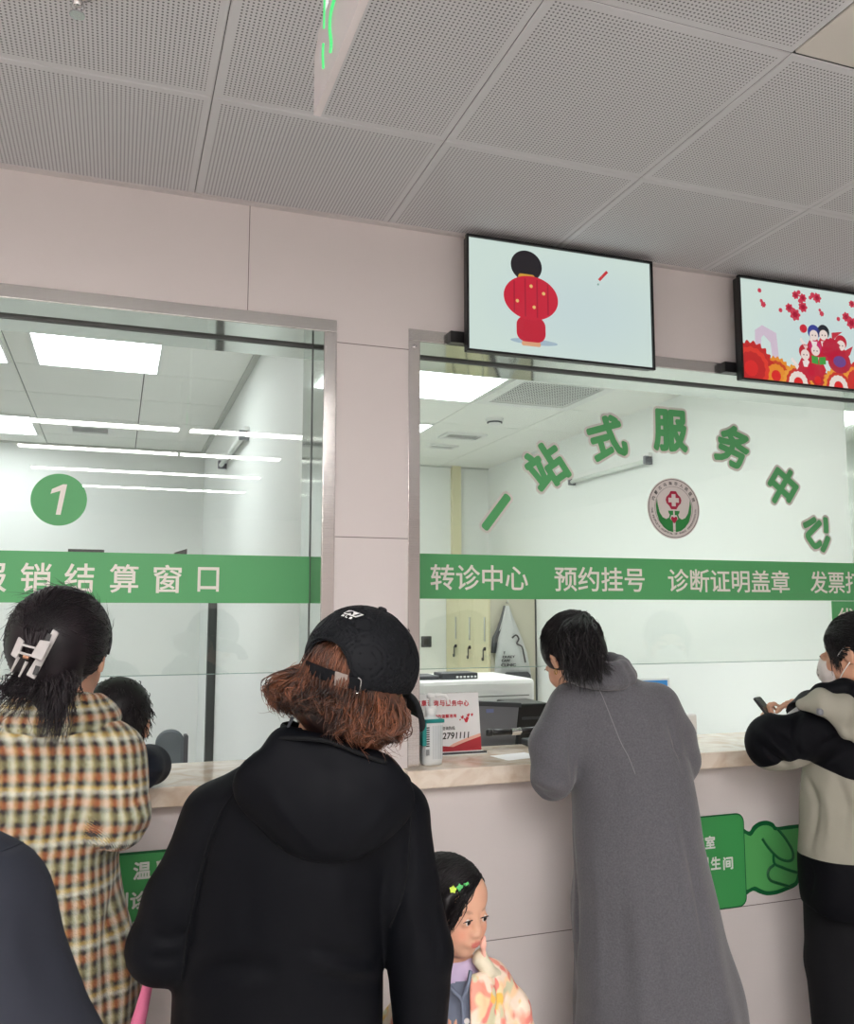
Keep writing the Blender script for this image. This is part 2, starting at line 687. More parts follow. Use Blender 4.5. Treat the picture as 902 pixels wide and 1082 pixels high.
def grille(name, label, x0, x1, y0, y1, rim, n, m, dark):
    t = thing(name, label, 'vent', ((x0 + x1) / 2, (y0 + y1) / 2, ZC))
    bm = bmesh.new()
    z0 = ZC - .014
    box(bm, x0, x1, y0, y0 + rim, z0, ZC)
    box(bm, x0, x1, y1 - rim, y1, z0, ZC)
    box(bm, x0, x0 + rim, y0 + rim, y1 - rim, z0, ZC)
    box(bm, x1 - rim, x1, y0 + rim, y1 - rim, z0, ZC)
    obj('frame', bm, 'white_pl', t)
    obj('duct_opening', B(x0 + rim, x1 - rim, y0 + rim, y1 - rim, ZC - .003, ZC), dark, t)
    bm = bmesh.new()
    for i in range(1, n):
        x = x0 + rim + (x1 - x0 - 2 * rim) * i / n
        box(bm, x - .003, x + .003, y0 + rim, y1 - rim, z0 + .0045, z0 + .006)
    for i in range(1, m):
        y = y0 + rim + (y1 - y0 - 2 * rim) * i / m
        box(bm, x0 + rim, x1 - rim, y - .0035, y + .0035, z0 + .003, z0 + .0045)
    obj('grille', bm, 'white_pl', t)


MAT['duct'] = simple('duct shade grey', (58, 64, 62), .9)
grille('air_vent', 'large square air grille beside the light panel in the right office', 1.945, 2.55, 1.5, 2.1, .06, 30, 16, 'duct')
grille('air_vent', 'small slatted air vent behind the smoke detector, right office', 2.1, 2.4, 2.97, 3.17, .03, 14, 1, 'duct')
grille('air_vent', 'smallest and farthest air vent in the right office ceiling', 2.14, 2.36, 3.42, 3.54, .02, 1, 3, 'duct')
grille('air_vent', 'small slatted air vent in left office ceiling above the number circle', -.345, -.07, 3.56, 3.8, .025, 1, 6, 'duct')

t = thing('smoke_detector', 'round white smoke detector on the right office ceiling', 'smoke detector', (2.245, 2.5, ZC))
obj('base', lathe([(.058, ZC - .012), (.058, ZC)], 28, M=Matrix.Translation((2.245, 2.5, 0))), 'white_pl', t, smooth=False)
obj('sensor_dome', lathe([(.02, ZC - .042), (.04, ZC - .038), (.05, ZC - .012)], 28, M=Matrix.Translation((2.245, 2.5, 0))), 'white_pl', t, smooth=True)
obj('vent_slot', ring(2.245, 0, .040, .0475, -.008, .004, 28, None) if False else lathe([(.0455, ZC - .031), (.0485, ZC - .030), (.0495, ZC - .022), (.047, ZC - .021)], 28, M=Matrix.Translation((2.245, 2.5, 0))), 'dgrey', t)


def tube_light(label, X, y0, y1, z):
    t = thing('wall_tube_light', label, 'wall light', (X, (y0 + y1) / 2, z), group=None)
    obj('mount', B(X - .03, X, y0, y1, z + .012, z + .05), 'white_pl', t, bevel=.004)
    obj('tube', tube([(X - .035, y0 + .03, z), (X - .035, y1 - .03, z)], .014, 12), 'diffuser', t, smooth=True)
    for y in (y0 + .012, y1 - .012):
        obj('end_cap', B(X - .052, X - .001, y - .012, y + .012, z - .02, z + .03), 'mgrey', t, bevel=.003)


tube_light('unlit white tube light on the right office wall beneath the arched lettering', 3.0, 1.88, 2.84, 2.44)
tube_light('unlit tube light on the right wall of left office, under the ceiling', PX0, 1.87, 2.86, 2.43)

# hall lamps (four show as streaks in the glass; far-left ones added for brightness)
for k, (x0, x1, y) in enumerate(LAMPS):
    t = thing('linear_ceiling_light', 'long linear ceiling light over the hall, %s row from the counter, %s' % (('first', 'second', 'third', 'fourth')[k % 4], 'opposite the left window' if k < 4 else 'added far left, out of view'), 'ceiling light', ((x0 + x1) / 2, y, ZC), group='linear hall lights')
    bm = bmesh.new()
    box(bm, x0 - .01, x1 + .01, y - .09, y - .075, ZC - .02, ZC)
    box(bm, x0 - .01, x1 + .01, y + .075, y + .09, ZC - .02, ZC)
    obj('housing', bm, 'white_pl', t)
    obj('diffuser', B(x0, x1, y - .075, y + .075, ZC - .016, ZC), 'lamp', t)

# sprinkler
sp = atZ(82, 6, ZC - .03)
t = thing('sprinkler', 'small chrome fire sprinkler on the perforated ceiling at top left', 'sprinkler', (sp[0], sp[1], ZC))
T = Matrix.Translation((sp[0], sp[1], 0))
obj('escutcheon', lathe([(.012, ZC - .008), (.028, ZC - .004), (.03, ZC)], 24, M=T), 'chrome', t, smooth=True)
bm = lathe([(.008, ZC - .03), (.008, ZC - .008)], 12, M=T)
obj('nozzle', bm, 'chrome', t, smooth=True)
bm = bmesh.new()
for s in (-1, 1):
    tube([(sp[0] + s * .007, sp[1], ZC - .02), (sp[0] + s * .013, sp[1], ZC - .034), (sp[0] + s * .002, sp[1], ZC - .047)], .0018, 6, bm)
obj('arm', bm, 'chrome', t)
obj('deflector', lathe([(.015, ZC - .051), (.015, ZC - .048)], 12, M=T), 'chrome', t)

# hanging direction sign, hung at right angles to the counter wall
t = thing('hanging_sign', 'thin hanging sign with glowing green strokes below the ceiling, top centre', 'sign', (.289, -1.55, 2.38))
def yz_prism(poly, x0, x1):
    return prism(poly, x0, x1, M=Matrix(((0, 1, 0, 0), (1, 0, 0, 0), (0, 0, 1, 0), (0, 0, 0, 1))))
MAT['frost'] = simple('frosted acrylic', (214, 208, 208), 0.35, noise=.06, nscale=12)
o = obj('sign_plate', yz_prism([(-2.0, 2.38), (-1.188, 2.38), (-1.188, 2.485), (-1.22, 2.512), (-2.0, 2.512)], .284, .296), 'frost', t)
for v, n in ((-1.245, 1), (-1.9, 1)):
    obj('hanging_rod', tube([(.29, v, 2.50), (.29, v, ZC)], .0045, 10), emit('glowing white rod', (255, 255, 255), 0.9) if v > -1.5 else MAT['white_pl'], t, smooth=True)  # front rod is no lamp; its lit brightness is put in as emission
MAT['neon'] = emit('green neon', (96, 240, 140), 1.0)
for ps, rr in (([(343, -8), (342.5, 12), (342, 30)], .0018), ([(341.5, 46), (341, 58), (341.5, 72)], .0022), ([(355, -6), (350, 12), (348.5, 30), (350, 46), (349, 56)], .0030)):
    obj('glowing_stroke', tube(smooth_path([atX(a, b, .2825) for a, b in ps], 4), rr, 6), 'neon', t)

# ------------------------------------------------------------------ lettering on the glass
SY = GY - 0.0006                          # front of the stickers


def band(name, label, x0, x1, z0, z1, words):
    t = thing(name, label, 'sign', ((x0 + x1) / 2, SY, z0))
    obj('vinyl_strip', B(x0, x1, SY - .0006, GY, z0, z1), 'green', t)
    for body, a, b, c, d in words:
        lettering(body, a, b, c, d, SY - .0006, 'letter', t, offset=.012)
    return t


hL = .0415
band('window_band', 'green band across the left window with beige characters and window name', O1[0] + .003, O1[1] - .003, 1.572, 1.718,
     [(ch, x - .040, x + .040, 1.601, 1.685) for ch, x in (('报', -.332), ('销', -.217), ('结', -.102), ('算', .020), ('窗', .142))] + [('口', .229, .292, 1.606, 1.680)])
band('window_band', 'green band across the right window listing four services in beige characters', O2[0] + .003, O2[1] - .003, 1.588, 1.736,
     [('转诊中心', .972, 1.326, 1.617, 1.702), ('预约挂号', 1.427, 1.789, 1.616, 1.702), ('诊断证明盖章', 1.888, 2.434, 1.616, 1.702), ('发票打印', 2.534, 2.872, 1.616, 1.702)])
t = thing('window_tag', 'small green tag hanging under the band, beside the masked person', 'sign', (2.76, SY, 1.44))
obj('vinyl_strip', B(2.633, 2.895, SY - .0006, GY, 1.43, 1.586), 'green', t)
lettering('优先', 2.662, 2.83, 1.492, 1.560, SY - .0006, 'letter', t, offset=.012)

t = thing('window_number', 'green disc with a slanted figure 1 on the left window', 'sign', (-.166, SY, 1.868))
obj('disc', prism(circ(-.166, 1.868, .0755, 64), SY - .0006, GY), 'green', t)
obj('figure_one', prism([(-.173, 1.824), (-.160, 1.824), (-.146, 1.913), (-.157, 1.913), (-.186, 1.898), (-.189, 1.884), (-.163, 1.894)], SY - .0012, SY - .0004), 'letter', t)

t = thing('arched_lettering', 'seven large green outlined characters arched across the right window', 'lettering', (1.9, SY, 1.85))
for ch, x, z, a in (('一', 1.21, 1.883, 52), ('站', 1.403, 2.051, 35), ('式', 1.648, 2.168, 17), ('服', 1.918, 2.214, 0), ('务', 2.197, 2.171, -19), ('中', 2.421, 2.028, -36), ('心', 2.590, 1.856, -51)):
    w, h = (.150, .160)
    if ch == '一':
        w, h = .150, .030
    if ch == '中':
        w, h = .128, .160
    if ch == '心':
        w, h = .150, .138
    r = math.radians(a)
    e = .018
    oo = lettering(ch, x - w / 2 - e / 2, x + w / 2 + e / 2, z - h / 2 - e / 2, z + h / 2 + e / 2, SY, 'sticker', t, name='backing', offset=.085, rot=r)
    lettering(ch, x - w / 2, x + w / 2, z - h / 2, z + h / 2, SY - .0008, 'green', oo, name='character', offset=.042, rot=r, thick=.0008)

# round hospital emblem
ex, ez, er = 1.922, 1.923, .1125
t = thing('round_emblem', 'round grey hospital emblem with red cross and green hands on glass', 'emblem', (ex, SY, ez - er))
obj('disc', prism(circ(ex, ez, er, 72), SY - .0006, GY), 'sticker', t)
bm = ring(ex, ez, er * .945, er * .962, SY - .0012, SY - .0006, 72)
ring(ex, ez, er * .715, er * .723, SY - .0012, SY - .0006, 72, bm)
obj('rim_line', bm, 'ink', t)
for i, ch in enumerate('内蒙古乌海市人民医院'):
    a = math.radians(158 - i * 136 / 9)
    r = er * .83
    lettering(ch, ex + r * math.cos(a) - .0068, ex + r * math.cos(a) + .0068, ez + r * math.sin(a) - .0068, ez + r * math.sin(a) + .0068, SY - .0006, 'ink', t, offset=.012, rot=a - math.pi / 2)
s = "THE PEOPLE'S HOSPITAL OF WUHAI INNERMONGOLIA"
for i, ch in enumerate(s):
    if ch == ' ':
        continue
    a = math.radians(180 + 2 + i * 176 / (len(s) - 1))
    r = er * .835
    w = .0013 if ch in "I'" else .0026
    h = .0037 if ch != "'" else .0015
    lettering(ch, ex + r * math.cos(a) - w, ex + r * math.cos(a) + w, ez + r * math.sin(a) - h, ez + r * math.sin(a) + h, SY - .0006, 'ink', t, offset=.02, rot=a + math.pi / 2)
def crossp(cx, cz, a, b):
    return [(cx - a, cz - b), (cx + a, cz - b), (cx + a, cz - a), (cx + b, cz - a), (cx + b, cz + a), (cx + a, cz + a), (cx + a, cz + b), (cx - a, cz + b), (cx - a, cz + a), (cx - b, cz + a), (cx - b, cz - a), (cx - a, cz - a)]
cz = ez + .27 * er
s = er
red = [(-.10, -.30), (.10, -.30), (.17, -.19), (.27, -.10), (.30, 0), (.27, .10), (.17, .19), (.10, .30), (-.10, .30), (-.17, .19), (-.27, .10), (-.30, 0), (-.27, -.10), (-.17, -.19)]
obj('red_cross', prism([(ex + x * s, cz + z * s) for x, z in red], SY - .0012, SY - .0004), 'emblem_red', t)
obj('white_cross', prism(crossp(ex, cz, .075 * s, .2 * s), SY - .0018, SY - .0008), 'sticker', t)
for sg in (-1, 1):
    hand = [(.05, -.78), (.05, -.43), (.16, -.34), (.10, -.22), (.03, -.22), (.03, -.08), (.22, -.08), (.20, -.16), (.16, -.20), (.19, -.30), (.30, -.36), (.44, -.30), (.55, -.14), (.61, .12), (.635, .30), (.68, .08), (.66, -.16), (.58, -.40), (.42, -.62), (.24, -.74)]
    obj('green_hand', prism([(ex + sg * x * s, ez + z * s) for x, z in hand], SY - .0012, SY - .0004), 'emblem_green', t)
heart = [(0, -.50), (.07, -.42), (.12, -.34), (.10, -.28), (.05, -.27), (0, -.31), (-.05, -.27), (-.10, -.28), (-.12, -.34), (-.07, -.42)]
obj('heart', prism([(ex + x * s * 1.0, ez + z * s) for x, z in heart], SY - .0018, SY - .0006), 'emblem_red', t)

# dark fittings on the inside of the left glass, mostly behind the band
for lab, a, b, z, sl in (('flat dark edge peeking above the green band, right of the number disc', (72, 585), (110, 585), 1.727, 0), ('dark slanted corner peeking above green band over the last characters', (184, 585), (197, 585), 1.735, .012)):
    x0, x1 = atY(*a, GY + .03)[0], atY(*b, GY + .03)[0]
    t = thing('window_fitting', lab, 'fitting', ((x0 + x1) / 2, GY + .02, 1.64))
    obj('housing', prism([(x0, 1.62), (x1, 1.62), (x1, z - (0 if sl else 0)), (x0, z - sl)], GY + .012, GY + .05), 'black', t)
    obj('suction_pad', lathe([(.012, 0), (.012, .003)], 16, M=Matrix.Translation(((x0 + x1) / 2, GY + .0135, 1.65)) @ Matrix.Rotation(math.pi / 2, 4, 'X')), 'dgrey', t)

# ------------------------------------------------------------------ signs on the counter wall
t = thing('wall_notice', 'green notice with white writing under the left counter, between two coats', 'sign', (.17, 0, .55))
x0, x1, z0, z1 = -.03, .40, .552, .905
obj('border', prism(rrect(x0, x1, z0, z1, .006), -.003, 0), 'green_dark', t)
obj('panel', prism(rrect(x0 + .001, x1 - .001, z0 + .006, z1 - .006, .006), -.004, -.002), 'green2', t)
MAT['white_print'] = simple('white print', (228, 232, 226), .6)
cw = .046
for ch, x, z in (('温', .093, .856), ('馨', .15, .856), ('提', .207, .856), ('示', .264, .856), ('到', .037, .780), ('诊', .088, .780), ('室', .139, .780), ('高', .078, .704), ('热', .129, .704), ('请', .085, .598)):
    lettering(ch, x - cw / 2, x + cw / 2, z - cw / 2, z + cw / 2, -.004, 'white_print', t, offset=.03)

t = thing('wall_sign', 'green direction sign shaped like a pointing hand below the right counter', 'sign', (2.0, 0, .56))
x1 = 2.052
x0 = x1 - .50
pr = rrect(x0, x1, .556, .862, .030)
def cp(x, y):
    p = atY(730 + x / 7.517, 850 + y / 7.517, 0)
    return (p[0], p[2])
outer = [cp(*p) for p in [(380, 220), (460, 215), (490, 172), (540, 138), (600, 129), (650, 148), (680, 178), (775, 166), (860, 158), (960, 158), (1010, 200), (1010, 260), (960, 300), (880, 310), (870, 400), (868, 520), (850, 620), (820, 655), (760, 682), (680, 712), (600, 721), (540, 706), (490, 684), (400, 688)]]
inner = [cp(*p) for p in [(390, 256), (470, 250), (510, 200), (550, 172), (600, 165), (640, 182), (665, 205), (775, 196), (860, 186), (950, 186), (985, 210), (980, 252), (940, 275), (850, 285), (845, 400), (842, 520), (825, 605), (790, 630), (740, 655), (670, 680), (600, 688), (550, 672), (500, 650), (400, 652)]]
op = [(p[0], p[1]) for p in smooth_path([np.array(q) for q in outer], 4, True)]
ip = [(p[0], p[1]) for p in smooth_path([np.array(q) for q in inner], 4, True)]
h = obj('hand_outline', prism(op, -.0015, 0), 'green_dark', t)
obj('hand_fill', prism(ip, -.0025, -.001), 'green_light', h)
for ps in ([(560, 270), (600, 330), (650, 390), (700, 430), (760, 448), (800, 430), (800, 370), (770, 310), (730, 250), (680, 190)],
           [(650, 390), (650, 440), (665, 475), (720, 500), (800, 530), (860, 545)],
           [(650, 480), (615, 510), (603, 555), (625, 600), (690, 625), (790, 655)]):
    pts = smooth_path([np.array((cp(*p)[0], -.0025, cp(*p)[1])) for p in ps], 4)
    obj('finger_line', tube(pts, .0052, 6), 'green_dark', h)
b = obj('board', prism(pr, -.004, 0), 'green_dark', t)
obj('board_face', prism(rrect(x0 + .004, x1 - .004, .560, .858, .028), -.005, -.003), 'green2', b)
p = .043
for ch, px, py in (('诊', 738, 889), ('室', 750, 890), ('卫', 744, 913), ('生', 756, 912), ('间', 769, 912)):
    c = atY(px, py, -.005)
    lettering(ch, c[0] - .020, c[0] + .020, c[2] - .021, c[2] + .021, -.005, 'white_print', b, offset=.03)

# ------------------------------------------------------------------ television screens
def tv(label, x0):
    t = thing('television', label, 'television', (x0 + .346, -.05, 2.37))
    x1, z0, z1 = x0 + .692, 2.364, 2.749
    obj('casing', B(x0 + .004, x1 - .004, -.064, -.035, z0 + .004, z1 - .004), 'black', t, bevel=.004)
    bm = bmesh.new()
    w = .008
    box(bm, x0, x1, -.075, -.06, z0, z0 + w)
    box(bm, x0, x1, -.075, -.06, z1 - w, z1)
    box(bm, x0, x0 + w, -.075, -.06, z0 + w, z1 - w)
    box(bm, x1 - w, x1, -.075, -.06, z0 + w, z1 - w)
    obj('bezel', bm, 'black', t, bevel=.0015)
    obj('wall_mount', B(x0 + .2, x1 - .2, -.036, -.0005, z0 + .06, z1 - .08), 'dgrey', t)
    bm = bmesh.new()
    box(bm, x0 - .04, x0 + .03, -.034, -.0045, z0 + .035, z0 + .072)
    obj('mount_arm', bm, 'black', t)
    m, nt, b = new_mat('lit screen')
    b.inputs['Base Color'].default_value = (0, 0, 0, 1)
    b.inputs['Roughness'].default_value = .25
    tc = N(nt, 'ShaderNodeTexCoord')
    vm = N(nt, 'ShaderNodeVectorMath', operation='DISTANCE')
    nt.links.new(tc.outputs['Generated'], vm.inputs[0])
    vm.inputs[1].default_value = (.6, .5, .45)
    rm = N(nt, 'ShaderNodeValToRGB')
    rm.color_ramp.elements[0].position = .1
    rm.color_ramp.elements[0].color = lin((196, 216, 228))
    rm.color_ramp.elements[1].position = .75
    rm.color_ramp.elements[1].color = lin((216, 234, 226))
    nt.links.new(vm.outputs['Value'], rm.inputs[0])
    nt.links.new(rm.outputs[0], b.inputs['Emission Color'])
    b.inputs['Emission Strength'].default_value = .86
    b.inputs['Specular IOR Level'].default_value = .15
    s = obj('screen', B(x0 + w, x1 - w, -.0665, -.06, z0 + w, z1 - w), m, t)
    return t, s


EM = {}
def ecol(c, k=.86):
    if c not in EM:
        EM[c] = emit('screen colour %d %d %d' % c, c, k)
    return EM[c]


tv1, s1 = tv('left television showing one red-clothed figure on a pale blue picture', 1.013)
tv2, s2 = tv('right television cut by the picture edge, showing red flowers and dancers', 2.064)
FRONT = [-.0667]


def art(parent, poly, col, name='picture_shape', lift=0):
    y = -.0667 - .00022 * lift
    return obj(name, prism(poly, y - .0002, -.0664), ecol(col), parent)


def sxy(px, py):
    q = atY(px, py, -.067)
    return q[0], q[2]


# plain red lantern figure standing in for the cartoon on the first screen
cx, cz = sxy(561, 330)
art(s1, circ(cx + .01, sxy(561, 361)[1], .085, 40, .010), (168, 190, 204), lift=0)
hx, hz = sxy(556, 281)
art(s1, circ(hx, hz, .056, 40, .052), (34, 30, 36), lift=1)
art(s1, rrect(hx - .03, hx + .03, hz - .062, hz - .028, .01), (214, 160, 60), lift=2)
bx, bz = sxy(561, 315)
art(s1, circ(bx, bz, .098, 48, .074), (206, 34, 60), lift=3)
for k in (-.62, -.22, .22, .62):
    art(s1, [(bx + k * .098 - .0025, bz - .066 * math.sqrt(1 - k * k)), (bx + k * .098 + .0025, bz - .066 * math.sqrt(1 - k * k)), (bx + k * .098 + .0025, bz + .066 * math.sqrt(1 - k * k)), (bx + k * .098 - .0025, bz + .066 * math.sqrt(1 - k * k))], (172, 22, 50), lift=4)
lx, lz = sxy(561, 345)
art(s1, rrect(lx - .052, lx + .052, lz - .052, lz + .032, .03), (198, 30, 56), lift=2)
art(s1, rrect(lx - .034, lx + .034, lz - .066, lz - .05, .006), (226, 168, 130), lift=1)
for x, z in ((.045, .02), (-.05, -.015), (.01, -.03), (.0, .04)):
    art(s1, circ(bx + x, bz + z, .006, 10), (232, 200, 120), lift=5)
qx, qz = sxy(637, 291)
art(s1, [(qx - .02, qz - .016), (qx - .012, qz - .022), (qx + .02, qz + .012), (qx + .012, qz + .018)], (206, 60, 66), lift=1)
art(s1, circ(qx - .02, qz - .034, .004, 8), (150, 180, 170), lift=1)


def pv(x, y):                             # a position read off the second screen
    return sxy(770 + x * 132 / 902, 280 + y * 140 / 957)


def scallop(cx, cz, r, n=18, d=.12):
    return [(cx + r * (1 + d * math.cos(n * a)) * math.cos(a), cz + r * (1 + d * math.cos(n * a)) * math.sin(a)) for a in [2 * math.pi * i / (n * 6) for i in range(n * 6)]]


for x, y, r in ((220, 183, .010), (233, 258, .008), (248, 285, .013), (372, 326, .010), (435, 310, .020), (477, 358, .027), (480, 217, .018), (503, 197, .010), (532, 238, .019), (511, 260, .010), (533, 304, .023), (585, 175, .017), (603, 218, .013), (586, 236, .009), (636, 184, .008), (635, 238, .022), (655, 326, .007), (669, 352, .012), (789, 390, .010), (845, 375, .021), (884, 420, .027), (886, 282, .016), (1000, 200, .02), (1040, 330, .02), (1100, 250, .025)):
    c = pv(x, y)
    if c[0] + r > 2.742 or c[1] + r > 2.738:
        continue
    o = art(s2, scallop(*c, r * .82, 7, .14), (206, 62, 84), 'flower', 1)
    if r > .015:
        obj('flower_centre', prism(scallop(*c, r * .42, 6, .2), -.0674, -.0665), ecol((168, 24, 54)), o)
# pale tower
tw = [pv(*p) for p in ((188, 640), (188, 468), (238, 434), (340, 492), (365, 705), (318, 700), (300, 560), (250, 505), (232, 525), (232, 650))]
art(s2, tw, (214, 196, 212), 'tower', 1)
# rosettes along the bottom edge
zb = 2.372 + .001
def clip_low(poly):
    return [(min(max(x, 2.0725), 2.7475), max(z, zb)) for x, z in poly]
for x, y, r, c1_, c2_, li in ((160, 745, .098, (196, 36, 38), (226, 60, 46), 3), (340, 800, .070, (232, 146, 46), (204, 70, 40), 2), (500, 850, .068, (236, 160, 60), (206, 60, 46), 4), (640, 830, .05, (190, 44, 44), (220, 120, 60), 2), (790, 880, .070, (236, 160, 60), (206, 60, 46), 4), (920, 840, .07, (206, 50, 46), (236, 150, 60), 3), (1060, 860, .08, (236, 160, 60), (206, 60, 46), 2), (1240, 820, .09, (196, 36, 38), (226, 60, 46), 3)):
    c = pv(x, y)
    o = art(s2, clip_low(scallop(*c, r, 22, .06)), c1_, 'rosette', li)
    for k, (f, col) in enumerate(((.80, c2_), (.62, (238, 226, 216) if li == 4 else c1_), (.3, (222, 40, 40)))):
        y0 = -.0667 - .00022 * li
        obj('rosette_ring', prism(clip_low(scallop(*c, r * f, 16, .03)), y0 - .0004 - .0002 * k, y0), ecol(col), o)
# little dancers in red
for x, y, cap in ((610, 500, (60, 70, 150)), (680, 500, (40, 44, 52)), (806, 575, (196, 40, 60)), (548, 640, (190, 40, 56)), (622, 612, (204, 50, 110))):
    hx, hz = pv(x, y)
    r = .024
    b = art(s2, [(hx - .012, hz - .01), (hx + .012, hz - .01), (hx + .046, hz - .075), (hx + .03, hz - .10), (hx - .036, hz - .10), (hx - .048, hz - .07)], (198, 40, 62), 'dancer', 5)
    y0 = -.0667 - .00022 * 5
    for nm, poly, col, k in (('headdress', circ(hx, hz + .008, r * 1.16, 20), cap, 1), ('face', circ(hx, hz - .004, r * .82, 20), (240, 222, 214), 2), ('arm', [(hx - .03, hz - .05), (hx - .06, hz - .02), (hx - .066, hz - .028), (hx - .04, hz - .065)], (240, 226, 220), 1), ('bodice', [(hx - .014, hz - .028), (hx + .014, hz - .028), (hx + .008, hz - .05), (hx - .008, hz - .05)], (240, 230, 224), 2)):
        obj(nm, prism(poly, y0 - .0002 * k - .0002, y0), ecol(col), b)
    for sx in (-1, 1):
        obj('eye', prism(circ(hx + sx * .007, hz - .005, .0028, 8), y0 - .0008, y0), ecol((60, 40, 50)), b)
gx, gz = pv(645, 690)
for sx in (-1, 1):
    art(s2, [(gx + sx * .003, gz - .016), (gx + sx * .032, gz - .012), (gx + sx * .032, gz + .016), (gx + sx * .003, gz + .012)], (70, 160, 70), 'green_book', 12)
dx_, dz_ = pv(735, 610)
art(s2, scallop(dx_, dz_, .042, 12, .05), (190, 34, 62), 'drum', 11)
dx_, dz_ = pv(795, 700)
art(s2, circ(dx_, dz_, .052, 28, .045), (184, 40, 62), 'drum', 11)
art(s2, circ(dx_, dz_, .03, 20, .022), (110, 70, 140), 'drum_skin', 13)
art(s2, circ(*pv(535, 460), .016, 16), (206, 40, 60), 'fan', 12)
art(s2, [pv(*p) for p in ((740, 490), (815, 485), (770, 520), (745, 555))], (196, 50, 66), 'scarf', 11)
art(s2, [pv(*p) for p in ((835, 620), (890, 590), (870, 650), (840, 680))], (196, 50, 66), 'scarf', 11)

# ------------------------------------------------------------------ things on the right counter
CT = 1.08
# hand sanitizer
x, y = .930, .035
t = thing('sanitizer_bottle', 'clear hand sanitizer pump bottle in teal holder on the marble counter', 'bottle', (x, y, CT))
MAT['cloudy'] = simple('cloudy translucent plastic', (216, 220, 220), .3)
MAT['gel'] = simple('cloudy gel plastic', (192, 198, 200), .3)
bm = bmesh.new()
rows = []
for z, sx, sy in ((0, .028, .022), (.004, .032, .026), (.012, .033, .027), (.125, .033, .027), (.136, .030, .024), (.143, .018, .016), (.147, .0155, .0155), (.156, .0155, .0155)):
    row = []
    for i in range(40):
        a = 2 * math.pi * i / 40
        c, s = math.cos(a), math.sin(a)
        k = (abs(c) ** 3.2 + abs(s) ** 3.2) ** (-1 / 3.2) if z < .14 else 1
        rib = 1 - (.02 if .02 < z < .13 and i % 4 == 0 else 0)
        row.append(bm.verts.new((x + sx * c * k * rib, y + sy * s * k * rib, CT + z)))
    rows.append(row)
for a, b in zip(rows, rows[1:]):
    for i in range(40):
        bm.faces.new((a[i], a[(i + 1) % 40], b[(i + 1) % 40], b[i]))
bm.faces.new(rows[0][::-1])
bm.faces.new(rows[-1])
bo = obj('bottle_body', bm, 'cloudy', t, smooth=True)
bm = bmesh.new()
for i in range(7):
    box(bm, x - .004 + i * .005, x - .002 + i * .005, y - .0285, y - .0265, CT + .02, CT + .12)
obj('bottle_rib', bm, 'gel', bo)
T = Matrix.Translation((x, y, CT))
obj('pump_collar', lathe([(.016, .150), (.0175, .152), (.0175, .172), (.012, .176)], 24, M=T), 'white_pl', t, smooth=True)
ph = obj('pump_head', lathe([(.006, .176), (.006, .198), (.013, .200), (.013, .212), (.010, .214)], 20, M=T), 'white_pl', t, smooth=True)
obj('spout', tube(smooth_path([(x, y, CT + .208), (x + .03, y - .004, CT + .209), (x + .048, y - .006, CT + .203), (x + .056, y - .007, CT + .180)], 4), [.006] * 8 + [.0045] * 5, 10), 'white_pl', ph, smooth=True)
bm = bmesh.new()
box(bm, x - .036, x + .034, y - .031, y + .031, CT + .128, CT + .139)
box(bm, x - .037, x - .024, y - .031, y + .031, CT + .060, CT + .139)
obj('holder', bm, 'teal', t, bevel=.002)
lb = obj('label', B(x - .028, x - .012, y - .0295, y - .027, CT + .03, CT + .125), simple('bottle label', (206, 212, 212), .5), t)
lettering('免洗手消毒', x - .026, x - .016, CT + .05, CT + .12, y - .0295, 'ink', lb, offset=.01) if False else None
bm = bmesh.new()
for i in range(9):
    box(bm, x - .026, x - .015, y - .0301, y - .029, CT + .058 + i * .0068, CT + .062 + i * .0068)
for i in range(7):
    box(bm, x - .026 + i * .0016, x - .0252 + i * .0016, y - .0301, y - .029, CT + .032, CT + .05)
obj('label_print', bm, 'ink', lb)

# leaflet stand
t = thing('desk_sign', 'white counter card with red characters and 2791111, behind sanitizer', 'sign', (1.04, .20, CT))
sx0, sx1, sy = .885, 1.168, .20
ta = math.radians(8)
SM = Matrix.Translation((0, sy, CT)) @ Matrix.Rotation(-ta, 4, 'X')
obj('base', B(sx0 - .005, sx1 + .007, sy - .035, sy + .07, CT, CT + .006), 'white_pl', t, bevel=.001)
obj('base_lip', B(sx0, sx1 + .004, sy - .036, sy - .030, CT + .004, CT + .010), 'dgrey', t)
cardm = SM @ Matrix.Translation((0, 0, .004))
H_ = .192
card = obj('card', B(sx0, sx1, -.001, .003, .002, H_, M=cardm), 'paper', t)
obj('acrylic_back', B(sx0, sx1, .003, .006, 0, H_ + .002, M=cardm), 'clear', t)
def cpt(px, py):                          # x, height on the card
    q = atY(px, py, sy)
    return q[0], (q[2] - CT - .004)
lx0, lz = cpt(432, 743)
L = lambda body, px0, px1, py0, py1, m, **k: lettering(body, cpt(px0, py1)[0], cpt(px1, py1)[0], cpt(px0, py1)[1], cpt(px0, py0)[1], -.001, m, card, M=cardm, **k)
for i, ch in enumerate('健康咨询与服务中心'):
    a = 441 + i * 6.4
    L(ch, a, a + 5.4, 740, 746.5, 'red_ink', offset=.03)
L('您的温馨港湾', 460, 484, 755.5, 759.5, 'red_ink', offset=.03)
L('咨询热线:', 468.5, 482, 768, 772, 'ink', offset=.02)
L('2791111', 468, 496.5, 774.5, 781.5, 'ink', offset=.02, shear=.15)
cx, cz = cpt(494, 759)
bm = bmesh.new()
